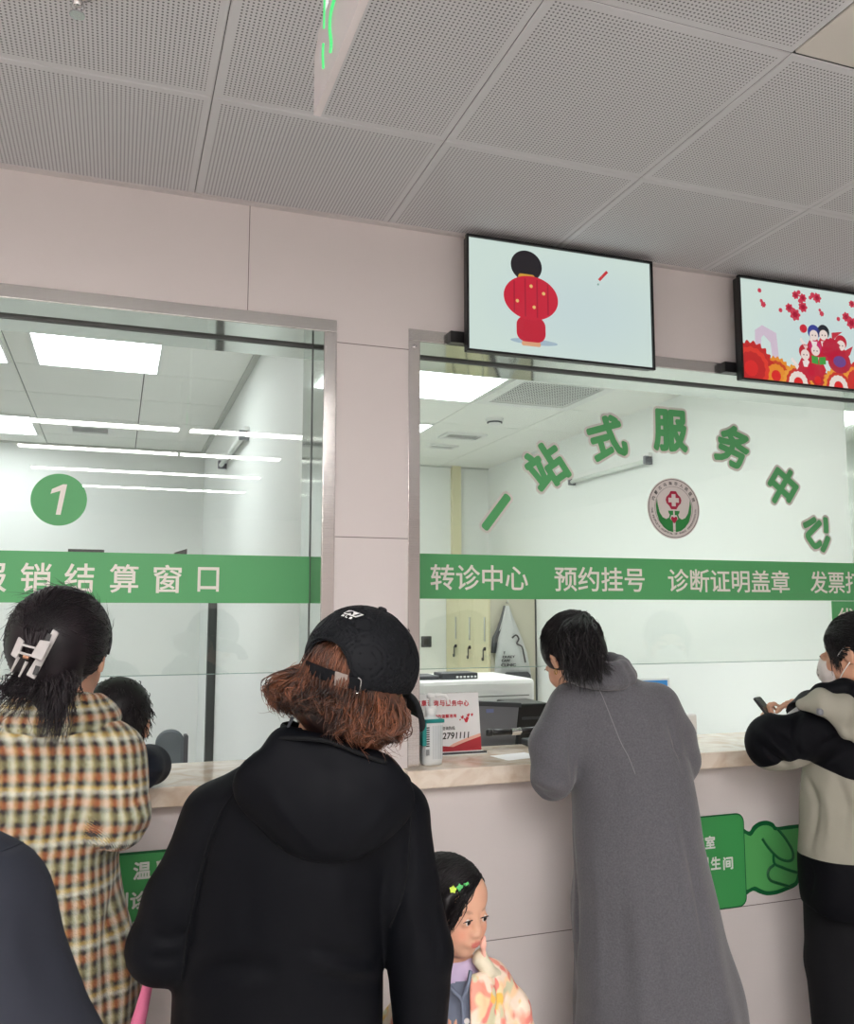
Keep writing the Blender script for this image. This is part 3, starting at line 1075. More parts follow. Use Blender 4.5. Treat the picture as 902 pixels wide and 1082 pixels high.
for k, (a, r, s_) in enumerate(((90, 0, .010), (150, .016, .006), (60, .016, .006), (35, .026, .005), (180, .022, .003))):
    qx, qz = cx + r * math.cos(math.radians(a)), cz + r * math.sin(math.radians(a)) - .004
    prism([(qx - s_, qz + s_ * .6), (qx - s_ * .2, qz + s_ * .2), (qx + s_ * .2, qz + s_), (qx + s_, qz + s_ * .5), (qx + s_ * .3, qz - s_), (qx - s_ * .3, qz - s_)], -.0016, -.0006, bm, M=cardm)
obj('leaf_mark', bm, 'red_ink', card)
obj('peach_wave', prism([(sx0 + .14, .004), (sx1, .004), (sx1, .058), (sx1 - .05, .045), (sx1 - .1, .028)], -.0014, -.0008, M=cardm), 'peach_ink', card)
obj('red_wave', prism([(sx0, .004), (sx1, .004), (sx1, .048), (sx1 - .05, .034), (sx1 - .10, .018), (sx1 - .15, .024), (sx1 - .2, .028), (sx0, .026)], -.0018, -.001, M=cardm), simple('dark red print', (176, 44, 52), .6), card)

# office desk inside the right room (carries the machines)
t = thing('office_desk', 'white desk behind the right counter carrying the printer and monitors', 'desk', (1.9, .8, 0))
obj('desktop', B(.95, 2.95, .33, 1.35, .72, .75), 'white_pl', t, bevel=.003)
for xx in (1.0, 2.9):
    obj('leg', B(xx - .02, xx + .02, .4, 1.3, 0, .72), 'mgrey', t)

# large white printer
y = .80
pa, pb = atY(443, 745, y), atY(566, 745, y)
zt = atY(520, 718, y)[2]
zm = atY(520, 744, y)[2]
t = thing('printer', 'large white office printer behind the counter card', 'printer', ((pa[0] + pb[0]) / 2, y + .2, .75))
bm = B(pa[0], pb[0], y, y + .42, zm, zt)
obj('upper_body', bm, 'white_pl', t, bevel=.018)
obj('lower_body', B(pa[0] + .01, pb[0] - .01, y + .02, y + .41, .751, zm - .002), 'dgrey', t, bevel=.006)
q = atY(540, 735, y)
obj('panel_seam', B(pa[0] + .02, pb[0] - .03, y - .0008, y + .002, q[2] - .0015, q[2] + .0015), 'dark_gap', t)
q0, q1 = atY(463, 717, y + .1), atY(500, 717, y + .1)
obj('control_panel', B(q0[0], q1[0], y + .05, y + .16, zt + .001, zt + .026), 'dgrey', t, bevel=.004)
obj('paper_tray_lid', B(pa[0], q0[0] - .01, y + .06, y + .2, zt + .001, zt + .016), 'dgrey', t, bevel=.003)
bm = bmesh.new()
for i in range(6):
    xx = q0[0] + .06 + i * .016
    box(bm, xx, xx + .010, y + .049, y + .0505, zt + .006, zt + .014)
obj('button', bm, 'white_pl', t)

# monitor turned inward, back towards us
y = .37
a, b, c = atY(503, 742, y), atY(546, 787, y), atY(546, 744, y)
t = thing('monitor', 'grey monitor back with blue sticker behind the counter card', 'monitor', ((a[0] + b[0]) / 2, y, .75))
obj('back_shell', prism([(a[0], a[2]), (c[0] + .01, c[2]), (b[0] - .006, 1.07), (a[0] - .003, 1.07)], y, y + .03), 'mgrey', t, bevel=.004)
obj('top_rim', prism([(a[0] - .004, a[2] - .012), (a[0] - .004, a[2] + .004), (c[0] + .016, c[2] + .004), (c[0] + .016, c[2] - .012)], y - .004, y + .034), 'dgrey', t, bevel=.002)
q = atY(517, 751, y)
obj('sticker', B(q[0] - .013, q[0] + .016, y - .001, y, q[2] - .007, q[2] + .006), simple('blue grey sticker', (120, 130, 176), .6), t)
obj('stand', B((a[0] + b[0]) / 2 - .03, (a[0] + b[0]) / 2 + .03, y + .005, y + .025, .77, 1.07), 'dgrey', t)
obj('foot', B((a[0] + b[0]) / 2 - .1, (a[0] + b[0]) / 2 + .1, y - .03, y + .13, .75, .772), 'dgrey', t, bevel=.004)

y = .55
a, b = atY(546, 744, y), atY(566, 778, y)
t = thing('card_machine', 'black box-shaped machine between the monitor back and the grey coat', 'machine', ((a[0] + b[0]) / 2, y, .75))
obj('body', B(a[0], b[0] + .06, y, y + .2, .751, a[2]), 'black', t, bevel=.008)
obj('slot', B(a[0] + .02, b[0] + .03, y - .002, y, a[2] - .06, a[2] - .05), 'dgrey', t)

t = thing('document_camera', 'black folding arm with silver joint lying over the counter beside the monitor', 'camera arm', (1.36, .24, CT))
z = atY(540, 774, .25)[2]
p0, p1, p2 = atY(517, 774, .25), atY(543, 773, .26), atY(572, 770, .27)
obj('arm', tube([p0, p0 + (p1 - p0) * .5, p1], [.010, .011, .010], 10), 'black', t, smooth=True)
obj('arm', tube([p1, p2, p2 + (p2 - p1) * .6], .010, 10), 'black', t, smooth=True)
obj('joint', tube([p1 - (p2 - p1) * .12, p1 + (p2 - p1) * .22], .0125, 14), 'chrome', t)
obj('lens_head', lathe([(.006, -.012), (.013, -.010), (.013, .008), (.006, .012)], 16, M=Matrix.Translation(p0)), 'black', t, smooth=True)
obj('base', B(p2[0] - .06, p2[0] + .10, .24, .315, CT, CT + .022), 'dgrey', t, bevel=.005)
obj('post', tube([(p2[0] + .03, .27, CT + .02), tuple(p2 + (p2 - p1) * .5)], .008, 10), 'dgrey', t)

# small white box and blue screen monitor
y = .235
a, b, c = atY(714, 780, y), atY(737, 780, y), atY(727, 755, y)
t = thing('small_white_box', 'small white router box on the right counter, past the grey coat', 'box', ((a[0] + b[0]) / 2, y, CT))
obj('body', B(a[0], b[0], y, y + .065, CT, c[2]), 'white_pl', t, bevel=.006)
obj('front_seam', B(a[0] + .004, b[0] - .004, y - .0006, y + .001, CT + .018, CT + .0192), 'mgrey', t)
obj('lamp_dot', B(a[0] + .012, a[0] + .016, y - .0008, y + .001, CT + .03, CT + .034), 'dgrey', t)
y = .9
a, b = atY(676, 717, y), atY(708, 748, y)
t = thing('monitor', 'thin monitor with a blue sky picture, behind the grey coat', 'monitor', ((a[0] + b[0]) / 2, y, .75))
obj('frame', B(a[0] - .22, b[0], y, y + .02, 1.0, a[2]), 'white_pl', t, bevel=.003)
m, nt, bb = new_mat('blue sky picture')
tc = N(nt, 'ShaderNodeTexCoord')
sp_ = N(nt, 'ShaderNodeSeparateXYZ')
nt.links.new(tc.outputs['Generated'], sp_.inputs[0])
ns = N(nt, 'ShaderNodeTexNoise')
ns.inputs['Scale'].default_value = 6
nt.links.new(tc.outputs['Generated'], ns.inputs['Vector'])
rm = N(nt, 'ShaderNodeValToRGB')
rm.color_ramp.elements[0].color = lin((222, 214, 206))
rm.color_ramp.elements[0].position = .45
rm.color_ramp.elements[1].color = lin((52, 128, 188))
rm.color_ramp.elements[1].position = .85
nt.links.new(val(nt, 'MULTIPLY_ADD', ns.outputs['Fac'], .25, val(nt, 'SUBTRACT', sp_.outputs[2], .1)), rm.inputs[0])
bb.inputs['Base Color'].default_value = (0, 0, 0, 1)
nt.links.new(rm.outputs[0], bb.inputs['Emission Color'])
bb.inputs['Emission Strength'].default_value = .9
obj('screen', B(a[0] - .21, b[0] - .012, y - .001, y + .001, 1.012, a[2] - .010), m, t)
obj('stand', B(a[0] - .08, a[0] - .03, y + .02, y + .04, .76, 1.1), 'mgrey', t)
obj('foot', B(a[0] - .16, a[0] + .05, y - .02, y + .12, .75, .762), 'mgrey', t)
# paper on the counter
t = thing('loose_paper', 'loose sheet of white paper lying on the right counter by the card', 'paper', (1.25, .07, CT + .001))
P = Matrix.Translation((1.24, .08, CT + .0005)) @ Matrix.Rotation(.2, 4, 'Z')
obj('sheet', B(-.07, .07, -.05, .05, 0, .0008, M=P), 'paper', t)

# locker cabinet along the side wall, bag hanging on its end panel
t = thing('locker_cabinet', 'cream locker cabinet in the corner of the right office', 'cabinet', (2.8, 3.9, 0))
CXF, CY0, CY1, CZT = 2.61, 3.46, 4.352, 1.82
obj('body', B(CXF + .014, 2.998, CY0, CY1, 0, CZT), 'beige', t)
for k in range(3):
    ya, yb = CY0 + .003 + k * .297, CY0 + .294 + k * .297
    d = obj('door', B(CXF - .004, CXF + .012, ya, yb, .06, CZT - .02), 'cream', t, bevel=.002)
    yy = ya + .06
    obj('lock', lathe([(.014, 0), (.014, .008), (.008, .016)], 14, M=Matrix.Translation((CXF - .004, yy, 1.265)) @ Matrix.Rotation(-math.pi / 2, 4, 'Y')), 'black', d, smooth=True)
    obj('key', B(CXF - .026, CXF - .018, yy - .003, yy + .003, 1.19, 1.262), 'dgrey', d)
    obj('key_fob', lathe([(.013, -.004), (.013, .004)], 12, M=Matrix.Translation((CXF - .022, yy + .012, 1.19)) @ Matrix.Rotation(math.pi / 2, 4, 'Y')), 'black', d)
    obj('door_handle', B(CXF - .012, CXF - .004, yy - .01, yy + .01, 1.32, 1.50), 'chrome', d, bevel=.002)
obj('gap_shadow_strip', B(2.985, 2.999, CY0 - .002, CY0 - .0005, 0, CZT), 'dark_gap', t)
hx, hz = atY(535, 638, CY0 - .01)[0], atY(535, 638, CY0 - .01)[2]
obj('coat_hook', tube(smooth_path([(hx, CY0, hz + .01), (hx, CY0 - .025, hz + .005), (hx, CY0 - .03, hz + .025)], 3), .004, 8), 'chrome', t, smooth=True)

t = thing('hanging_bag', 'grey and clear shopping bag with printing, hanging on the locker end', 'bag', (hx, CY0 - .06, 1.0))
def bq(px, py):
    q = atY(px, py, CY0 - .05)
    return q[0], q[2]
def cloth(poly_l, poly_r, depth, y, mat, name, parent, n=10, seed=1):
    """Soft bag: left and right outlines down the height, lens-shaped section with creases."""
    bm = bmesh.new()
    rows = []
    K = 28
    rnd = random.Random(seed)
    ph = [rnd.uniform(0, 6) for _ in range(4)]
    for i, (l, r) in enumerate(zip(poly_l, poly_r)):
        z = (l[1] + r[1]) / 2
        hw = (r[0] - l[0]) / 2
        c = (r[0] + l[0]) / 2
        row = []
        for k in range(K):
            a = 2 * math.pi * k / K
            cr = .006 * math.sin(5 * a + ph[0] + i * .2) + .004 * math.sin(9 * a + ph[1])
            row.append(bm.verts.new((c + hw * math.cos(a), y + (depth * (.35 + .65 * i / len(poly_l)) + cr) * math.sin(a), z)))
        rows.append(row)
    for a, b in zip(rows, rows[1:]):
        for k in range(K):
            bm.faces.new((a[k], b[k], b[(k + 1) % K], a[(k + 1) % K]))
    bm.faces.new(rows[0])
    bm.faces.new(rows[-1][::-1])
    return obj(name, bm, mat, parent, smooth=True)
MAT['bag_grey'] = simple('dark grey cloth', (74, 76, 78), .8)
MAT['bag_light'] = simple('light grey film', (202, 204, 202), .45)
ls = [bq(*p) for p in ((533, 640), (530, 652), (526, 668), (523, 690), (521, 722))]
rs = [bq(*p) for p in ((537, 640), (541, 652), (548, 668), (556, 690), (562, 722))]
cloth(ls, rs, .035, CY0 - .06, 'bag_light', 'bag_body', t)
ls = [bq(*p) for p in ((532, 640), (528, 655), (524, 666), (520, 674), (519, 690))]
rs = [bq(*p) for p in ((535, 640), (532, 655), (529, 666), (526, 674), (523, 690))]
cloth(ls, rs, .03, CY0 - .05, 'bag_grey', 'strap', t, seed=2)
a, b = bq(529, 712), bq(557, 712)
pk = bq(543, 720)
obj('dark_pocket', prism([(a[0], pk[1] - .02), (a[0], a[1]), (a[0] + .02, a[1] + .014), (b[0] - .02, a[1] + .012), (b[0], a[1] - .01), (b[0], pk[1] - .02)], CY0 - .108, CY0 - .10), 'bag_grey', t)
for s_, px0, px1, py0, py1 in (('T', 532, 534, 688.5, 691.5), ('OUSEY', 531, 544, 692.5, 695.5), ('CAW', 530, 539, 696.5, 699.5), ('CLINIC', 529.5, 545, 701, 704.5)):
    a, b = atY(px0, py1, CY0 - .105), atY(px1, py0, CY0 - .105)
    lettering(s_, a[0], b[0], a[2], b[2], CY0 - .100, 'ink', t, offset=.03, thick=.004)
pts = [np.array(atY(x, y_, CY0 - .10)) for x, y_ in ((541, 674), (545, 671), (548, 675), (546, 680), (551, 683), (553, 690), (555, 700))]
obj('printed_figure', tube(smooth_path(pts, 4), .006, 6), 'ink', t)
# wall switch
q = atY(450, 678, RYB)
t = thing('wall_switch', 'dark wall switch on the white rear wall left of the lockers', 'switch', (q[0], RYB, q[2]))
obj('plate', B(q[0] - .045, q[0] + .045, RYB - .012, RYB, q[2] - .045, q[2] + .045), 'dgrey', t, bevel=.004)
obj('rocker', B(q[0] - .02, q[0] + .02, RYB - .016, RYB - .011, q[2] - .025, q[2] + .025), 'black', t, bevel=.002)

# ------------------------------------------------------------------ left office: chair
q = atY(180, 790, .95)
t = thing('office_chair', 'grey office chair whose back shows over the left counter', 'chair', (q[0], .95, 0))
MAT['chair'] = simple('grey chair fabric', (92, 100, 104), .7, bump=.1)
a, b = atY(164, 800, .9)[0], atY(195, 800, .9)[0]
zt = atY(180, 772, .9)[2]
bm = bmesh.new()
prism(rrect(a, b, zt - .45, zt, .05, 8), .90, .955, bm)
bk = obj('backrest', bm, 'chair', t, bevel=.015)
obj('back_edge', prism(rrect(b - .004, b + .012, zt - .44, zt - .02, .006, 4), .905, .95), 'dgrey', bk)
obj('seat', prism(rrect(a - .14, b + .14, .46, .53, .03, 6), .98, 1.42), 'chair', t, bevel=.012)
obj('back_post', B((a + b) / 2 - .02, (a + b) / 2 + .02, .93, 1.1, .42, .7), 'black', t)
obj('column', tube([((a + b) / 2, 1.2, .07), ((a + b) / 2, 1.2, .46)], .025, 12), 'chrome', t)
for k in range(5):
    an = 2 * math.pi * k / 5 + .3
    leg = obj('leg', tube([((a + b) / 2, 1.2, .10), ((a + b) / 2 + .27 * math.cos(an), 1.2 + .27 * math.sin(an), .07)], [.025, .015], 8), 'black', t)
    obj('caster', lathe([(.012, -.022), (.025, -.012), (.025, .012), (.012, .022)], 14, M=Matrix.Translation(((a + b) / 2 + .27 * math.cos(an), 1.2 + .27 * math.sin(an), .026)) @ Matrix.Rotation(math.pi / 2, 4, 'X')), 'black', leg, smooth=True)

# ------------------------------------------------------------------ sculpting with distance fields
f4 = np.float32


def ax_rot(yaw=0.0, pitch=0.0, roll=0.0):
    """Columns: right, forward, up of something facing +y, then turned (degrees). Positive yaw turns to -x, pitch up, roll leans to +x."""
    return np.array((Matrix.Rotation(math.radians(yaw), 3, 'Z') @ Matrix.Rotation(math.radians(pitch), 3, 'X') @ Matrix.Rotation(math.radians(roll), 3, 'Y')), float)


class Field:
    def __init__(s, frame=None):
        s.ops = []
        s.o, s.R = (np.zeros(3), np.eye(3)) if frame is None else (np.array(frame[0], float), np.array(frame[1], float))
        s.warp = None

    def W(s, p):                           # local -> world
        return s.o + s.R @ np.array(p, float)

    def _add(s, mode, fn, lo, hi, k):
        s.ops.append((mode, fn, np.array(lo, float), np.array(hi, float), k))
        return s

    def cone(s, a, b, ra, rb, k=.02, mode='u', sq=None):
        a, b = s.W(a), s.W(b)
        ab = b - a
        L = float(ab @ ab) + 1e-12

        def fn(X, Y, Z):
            x, y, z = X - a[0], Y - a[1], Z - a[2]
            t = np.clip((x * ab[0] + y * ab[1] + z * ab[2]) / L, 0, 1)
            return np.sqrt((x - t * ab[0]) ** 2 + (y - t * ab[1]) ** 2 + (z - t * ab[2]) ** 2) - (ra + (rb - ra) * t)
        r = max(ra, rb)
        return s._add(mode, fn, np.minimum(a, b) - r, np.maximum(a, b) + r, k)

    def chain(s, pts, rad, k=.02, mode='u'):
        if not hasattr(rad, '__len__'):
            rad = [rad] * len(pts)
        for i in range(len(pts) - 1):
            s.cone(pts[i], pts[i + 1], rad[i], rad[i + 1], k if i == 0 else min(k, .02), mode)
        return s

    def ell(s, c, r, R=None, k=.02, mode='u'):
        c = s.W(c)
        R = s.R @ (np.eye(3) if R is None else np.array(R, float))
        r = np.array(r, float)

        def fn(X, Y, Z):
            x, y, z = X - c[0], Y - c[1], Z - c[2]
            q = [(x * R[0, i] + y * R[1, i] + z * R[2, i]) / r[i] for i in range(3)]
            k0 = np.sqrt(q[0] ** 2 + q[1] ** 2 + q[2] ** 2) + 1e-6
            k1 = np.sqrt((q[0] / r[0]) ** 2 + (q[1] / r[1]) ** 2 + (q[2] / r[2]) ** 2) + 1e-6
            return k0 * (k0 - 1) / k1
        e = np.abs(R) @ r
        return s._add(mode, fn, c - e, c + e, k)

    def boxp(s, c, h, R=None, r=.005, k=.01, mode='u'):
        c = s.W(c)
        R = s.R @ (np.eye(3) if R is None else np.array(R, float))
        h = np.array(h, float)

        def fn(X, Y, Z):
            x, y, z = X - c[0], Y - c[1], Z - c[2]
            q = [np.abs(x * R[0, i] + y * R[1, i] + z * R[2, i]) - h[i] + r for i in range(3)]
            out = np.sqrt(sum(np.maximum(v, 0) ** 2 for v in q))
            return out + np.minimum(np.maximum(np.maximum(q[0], q[1]), q[2]), 0) - r
        e = np.abs(R) @ h
        return s._add(mode, fn, c - e, c + e, k)

    def loft(s, secs, n=2.3, yaw=0.0, k=.03, mode='u', fold=None):
        """secs: (z, x, y, rx, ry) in world, bottom to top."""
        A = np.array(sorted(secs), float)
        ca, sa = math.cos(math.radians(yaw)), math.sin(math.radians(yaw))
        zz = np.linspace(A[0, 0], A[-1, 0], 160)
        # smooth the profile along the height
        prof = [np.interp(zz, A[:, 0], A[:, i]) for i in range(1, 5)]
        ker = np.hanning(15)
        ker /= ker.sum()
        prof = [np.convolve(np.pad(p, 7, mode='edge'), ker, 'valid') for p in prof]

        def fn(X, Y, Z):
            z = Z + 0 * X[:1] if False else Z
            cx, cy, rx, ry = [np.interp(z, zz, p) for p in prof]
            x, y = X - cx, Y - cy
            u, v = (x * ca + y * sa), (-x * sa + y * ca)
            if fold is not None:
                rr = 1 + fold(np.arctan2(v, u), z)
            else:
                rr = 1.0
            g = ((np.abs(u) / rx) ** n + (np.abs(v) / ry) ** n) ** (1.0 / n)
            d = (g - rr) * np.minimum(rx, ry) * .9
            return np.maximum(d, np.maximum(Z - A[-1, 0], A[0, 0] - Z))
        m = max(A[:, 3].max(), A[:, 4].max()) * 1.1
        lo = np.array((A[:, 1].min() - m, A[:, 2].min() - m, A[0, 0]))
        hi = np.array((A[:, 1].max() + m, A[:, 2].max() + m, A[-1, 0]))
        return s._add(mode, fn, lo, hi, k)

    def plane(s, p, nrm, k=.004):
        """Cut away what lies on the side the normal points to."""
        p, nrm = s.W(p), s.R @ np.array(nrm, float)
        nrm = nrm / np.linalg.norm(nrm)
        s.ops.append(('c', lambda X, Y, Z: -((X - p[0]) * nrm[0] + (Y - p[1]) * nrm[1] + (Z - p[2]) * nrm[2]), None, None, k))
        return s

    def shell(s, t):
        s.ops.append(('h', t, None, None, 0))
        return s

    def grid(s, h):
        us = [o for o in s.ops if o[0] == 'u']
        lo = np.min([o[2] - o[4] for o in us], 0) - 4 * h
        hi = np.max([o[3] + o[4] for o in us], 0) + 4 * h
        n = np.ceil((hi - lo) / h).astype(int) + 1
        D = np.full(n, 1.0, f4)
        ax = [(lo[i] + h * np.arange(n[i])).astype(f4) for i in range(3)]
        for mode, fn, a, b, k in s.ops:
            if mode == 'h':
                D = np.abs(D + fn) - fn
                continue
            if a is None:
                sl = tuple(slice(0, n[i]) for i in range(3))
            else:
                m = 2 * k + 4 * h
                sl = tuple(slice(max(0, int((a[i] - m - lo[i]) / h)), min(n[i], int((b[i] + m - lo[i]) / h) + 2)) for i in range(3))
                if any(q.stop <= q.start for q in sl):
                    continue
            X, Y, Z = ax[0][sl[0]][:, None, None], ax[1][sl[1]][None, :, None], ax[2][sl[2]][None, None, :]
            d = fn(X, Y, Z)
            c = D[sl]
            if mode == 'u':
                hh = np.clip(.5 + .5 * (c - d) / k, 0, 1)
                D[sl] = c + (d - c) * hh - k * hh * (1 - hh)
            elif mode in 'sc':             # smooth subtract
                e = -d
                hh = np.clip(.5 - .5 * (c - e) / k, 0, 1)
                D[sl] = c + (e - c) * hh + k * hh * (1 - hh)
        if s.warp is not None:
            D = D + s.warp(ax[0][:, None, None], ax[1][None, :, None], ax[2][None, None, :]).astype(f4)
        return D, lo

    def verts(s, h):
        D, lo = s.grid(h)
        return nets(D, lo, h)

    def mesh(s, name, h, mat, parent, attr=None, kind=None, smooth=2):
        v, q = s.verts(h)
        v = relax(v, q, smooth)
        me = quick_mesh(name, v, q)
        if attr:
            for nm, fn in attr.items():
                a = me.attributes.new(nm, 'FLOAT', 'POINT')
                a.data.foreach_set('value', np.ascontiguousarray(fn(v), dtype=f4))
        return obj_me(name, me, mat, parent, smooth=False)


def relax(v, q, n):
    if n <= 0 or len(q) == 0:
        return v
    a = np.concatenate([q[:, 0], q[:, 1], q[:, 2], q[:, 3]])
    b = np.concatenate([q[:, 1], q[:, 2], q[:, 3], q[:, 0]])
    cnt = np.bincount(a, minlength=len(v)) + np.bincount(b, minlength=len(v))
    for it in range(n):
        for lam in (.5, -.3):
            acc = np.stack([np.bincount(a, v[b, i], len(v)) + np.bincount(b, v[a, i], len(v)) for i in range(3)], 1)
            v = v + lam * (acc / np.maximum(cnt, 1)[:, None] - v)
    return v


def quick_mesh(name, v, q):
    me = bpy.data.meshes.new(name)
    k = q.shape[1]
    me.vertices.add(len(v))
    me.vertices.foreach_set('co', np.ascontiguousarray(v, dtype=f4).ravel())
    me.loops.add(len(q) * k)
    me.loops.foreach_set('vertex_index', np.ascontiguousarray(q, dtype=np.int32).ravel())
    me.polygons.add(len(q))
    me.polygons.foreach_set('loop_start', np.arange(0, len(q) * k, k, dtype=np.int32))
    me.polygons.foreach_set('use_smooth', np.ones(len(q), dtype=bool))
    me.update(calc_edges=True)
    me.validate()
    return me


def nets(D, lo, h):
    s = D < 0
    c = np.zeros(tuple(n - 1 for n in D.shape), np.int8)
    for i in (0, 1):
        for j in (0, 1):
            for k in (0, 1):
                c += s[i:s.shape[0] - 1 + i, j:s.shape[1] - 1 + j, k:s.shape[2] - 1 + k]
    act = (c > 0) & (c < 8)
    I = np.stack(np.nonzero(act), 1)
    idx = np.full(act.shape, -1, np.int32)
    idx[act] = np.arange(len(I), dtype=np.int32)
    pos = np.zeros((len(I), 3))
    cnt = np.zeros(len(I))
    cor = [(i, j, k) for i in (0, 1) for j in (0, 1) for k in (0, 1)]
    for a in cor:
        for axis in range(3):
            if a[axis]:
                continue
            b = list(a)
            b[axis] = 1
            va = D[I[:, 0] + a[0], I[:, 1] + a[1], I[:, 2] + a[2]].astype(float)
            vb = D[I[:, 0] + b[0], I[:, 1] + b[1], I[:, 2] + b[2]].astype(float)
            m = (va < 0) != (vb < 0)
            t = np.where(m, va / np.where(m, va - vb, 1), 0)
            p = np.array(a, float)[None, :] + t[:, None] * (np.array(b, float) - np.array(a, float))[None, :]
            pos[m] += p[m]
            cnt[m] += 1
    V = lo + h * (I + pos / np.maximum(cnt, 1)[:, None])
    Q = []
    n = s.shape
    for axis in range(3):
        o1, o2 = [(1, 2), (2, 0), (0, 1)][axis]
        A = [slice(None)] * 3
        Bq = [slice(None)] * 3
        A[axis], Bq[axis] = slice(0, n[axis] - 1), slice(1, n[axis])
        for o in (o1, o2):
            A[o] = slice(1, n[o] - 1)
            Bq[o] = slice(1, n[o] - 1)
        sa, sb = s[tuple(A)], s[tuple(Bq)]
        E = np.stack(np.nonzero(sa != sb), 1)
        if not len(E):
            continue
        ins = sa[tuple(E.T)]
        E[:, o1] += 1
        E[:, o2] += 1
        cells = []
        for d1, d2 in ((-1, -1), (0, -1), (0, 0), (-1, 0)):
            e = E.copy()
            e[:, o1] += d1
            e[:, o2] += d2
            cells.append(idx[e[:, 0], e[:, 1], e[:, 2]])
        qd = np.stack(cells, 1)
        qd[~ins] = qd[~ins][:, ::-1]
        Q.append(qd)
    return V, np.concatenate(Q)


# ------------------------------------------------------------------ skin, cloth and hair materials
def attr_node(nt, name):
    n = nt.nodes.new('ShaderNodeAttribute')
    n.attribute_name = name
    return n.outputs['Fac']


def skin_mat(name, col, lip, brow=(40, 28, 24)):
    m, nt, b = new_mat(name)
    tc = N(nt, 'ShaderNodeTexCoord')
    t = N(nt, 'ShaderNodeTexNoise')
    t.inputs['Scale'].default_value = 30
    nt.links.new(tc.outputs['Object'], t.inputs['Vector'])
    c = lin(col)
    base = mixc(nt, t.outputs['Fac'], tuple(x * .94 for x in c[:3]) + (1,), tuple(min(1, x * 1.06) for x in c[:3]) + (1,))
    base = mixc(nt, attr_node(nt, 'cheek'), base, lin((min(255, col[0] + 6), col[1] - 22, col[2] - 20)))
    base = mixc(nt, attr_node(nt, 'lip'), base, lin(lip))
    base = mixc(nt, attr_node(nt, 'brow'), base, lin(brow))
    nt.links.new(base, b.inputs['Base Color'])
    b.inputs['Roughness'].default_value = .48
    b.inputs['Specular IOR Level'].default_value = .35
    b.inputs['Subsurface Weight'].default_value = .12
    b.inputs['Subsurface Radius'].default_value = (.008, .003, .002)
    b.inputs['Subsurface Scale'].default_value = 1.0
    return m


def hair_mat(name, a, b_, rough=.38, scale=(40, 40, 3), spec=.5):
    m, nt, b = new_mat(name)
    tc = N(nt, 'ShaderNodeTexCoord')
    t = N(nt, 'ShaderNodeTexNoise')
    t.inputs['Scale'].default_value = 22
    t.inputs['Detail'].default_value = 6
    nt.links.new(tc.outputs['Object'], t.inputs['Vector'])
    mx = val(nt, 'MULTIPLY_ADD', val(nt, 'SUBTRACT', t.outputs['Fac'], .5), 1.6, attr_node(nt, 'tone'))
    nt.links.new(mixc(nt, val(nt, 'MINIMUM', val(nt, 'MAXIMUM', mx, 0.0), 1.0), lin(a), lin(b_)), b.inputs['Base Color'])
    b.inputs['Roughness'].default_value = rough
    b.inputs['Specular IOR Level'].default_value = spec
    return m


def cloth_mat(name, col, rough=.85, weave=900, bump=.25, fuzz=0.0, mottle=0.0, folds=0.0, spec=.25):
    m, nt, b = new_mat(name)
    tc = N(nt, 'ShaderNodeTexCoord')
    b.inputs['Roughness'].default_value = rough
    b.inputs['Specular IOR Level'].default_value = spec
    if fuzz:
        b.inputs['Sheen Weight'].default_value = fuzz
        b.inputs['Sheen Roughness'].default_value = .5
    t = N(nt, 'ShaderNodeTexNoise')
    t.inputs['Scale'].default_value = weave
    t.inputs['Detail'].default_value = 3
    nt.links.new(tc.outputs['Object'], t.inputs['Vector'])
    c = lin(col)
    if mottle:
        nt.links.new(mixc(nt, t.outputs['Fac'], tuple(x * (1 - mottle) for x in c[:3]) + (1,), tuple(min(1, x * (1 + mottle)) for x in c[:3]) + (1,)), b.inputs['Base Color'])
    else:
        b.inputs['Base Color'].default_value = c
    h = val(nt, 'MULTIPLY', t.outputs['Fac'], .12)
    if folds:
        w = N(nt, 'ShaderNodeTexNoise')
        w.inputs['Scale'].default_value = 7
        w.inputs['Detail'].default_value = 2
        w.inputs['Distortion'].default_value = .8
        nt.links.new(tc.outputs['Object'], w.inputs['Vector'])
        h = val(nt, 'ADD', h, val(nt, 'MULTIPLY', w.outputs['Fac'], folds))
    bn = N(nt, 'ShaderNodeBump')
    bn.inputs['Strength'].default_value = bump
    bn.inputs['Distance'].default_value = .01
    nt.links.new(h, bn.inputs['Height'])
    nt.links.new(bn.outputs['Normal'], b.inputs['Normal'])
    return m


MAT['skin'] = skin_mat('warm skin', (206, 158, 132), (176, 98, 92))
MAT['skin_child'] = skin_mat('child skin', (216, 168, 142), (190, 88, 84))
MAT['hair_black'] = hair_mat('black hair', (10, 9, 11), (32, 28, 31), .44, spec=.3)
MAT['hair_dark'] = hair_mat('dark brown black hair', (12, 11, 15), (42, 34, 38), .42, spec=.3)
MAT['hair_brown'] = hair_mat('copper brown curls', (30, 18, 16), (140, 86, 58), .40)
MAT['eye'] = simple('eye white', (226, 222, 218), .2)
MAT['iris'] = simple('dark iris', (26, 17, 14), .15)
MAT['lash'] = simple('lashes', (18, 14, 14), .6)
MAT['shoe'] = simple('dark shoe', (34, 32, 34), .4)
MAT['trousers'] = cloth_mat('black trousers', (11, 12, 16), .85, bump=.2)


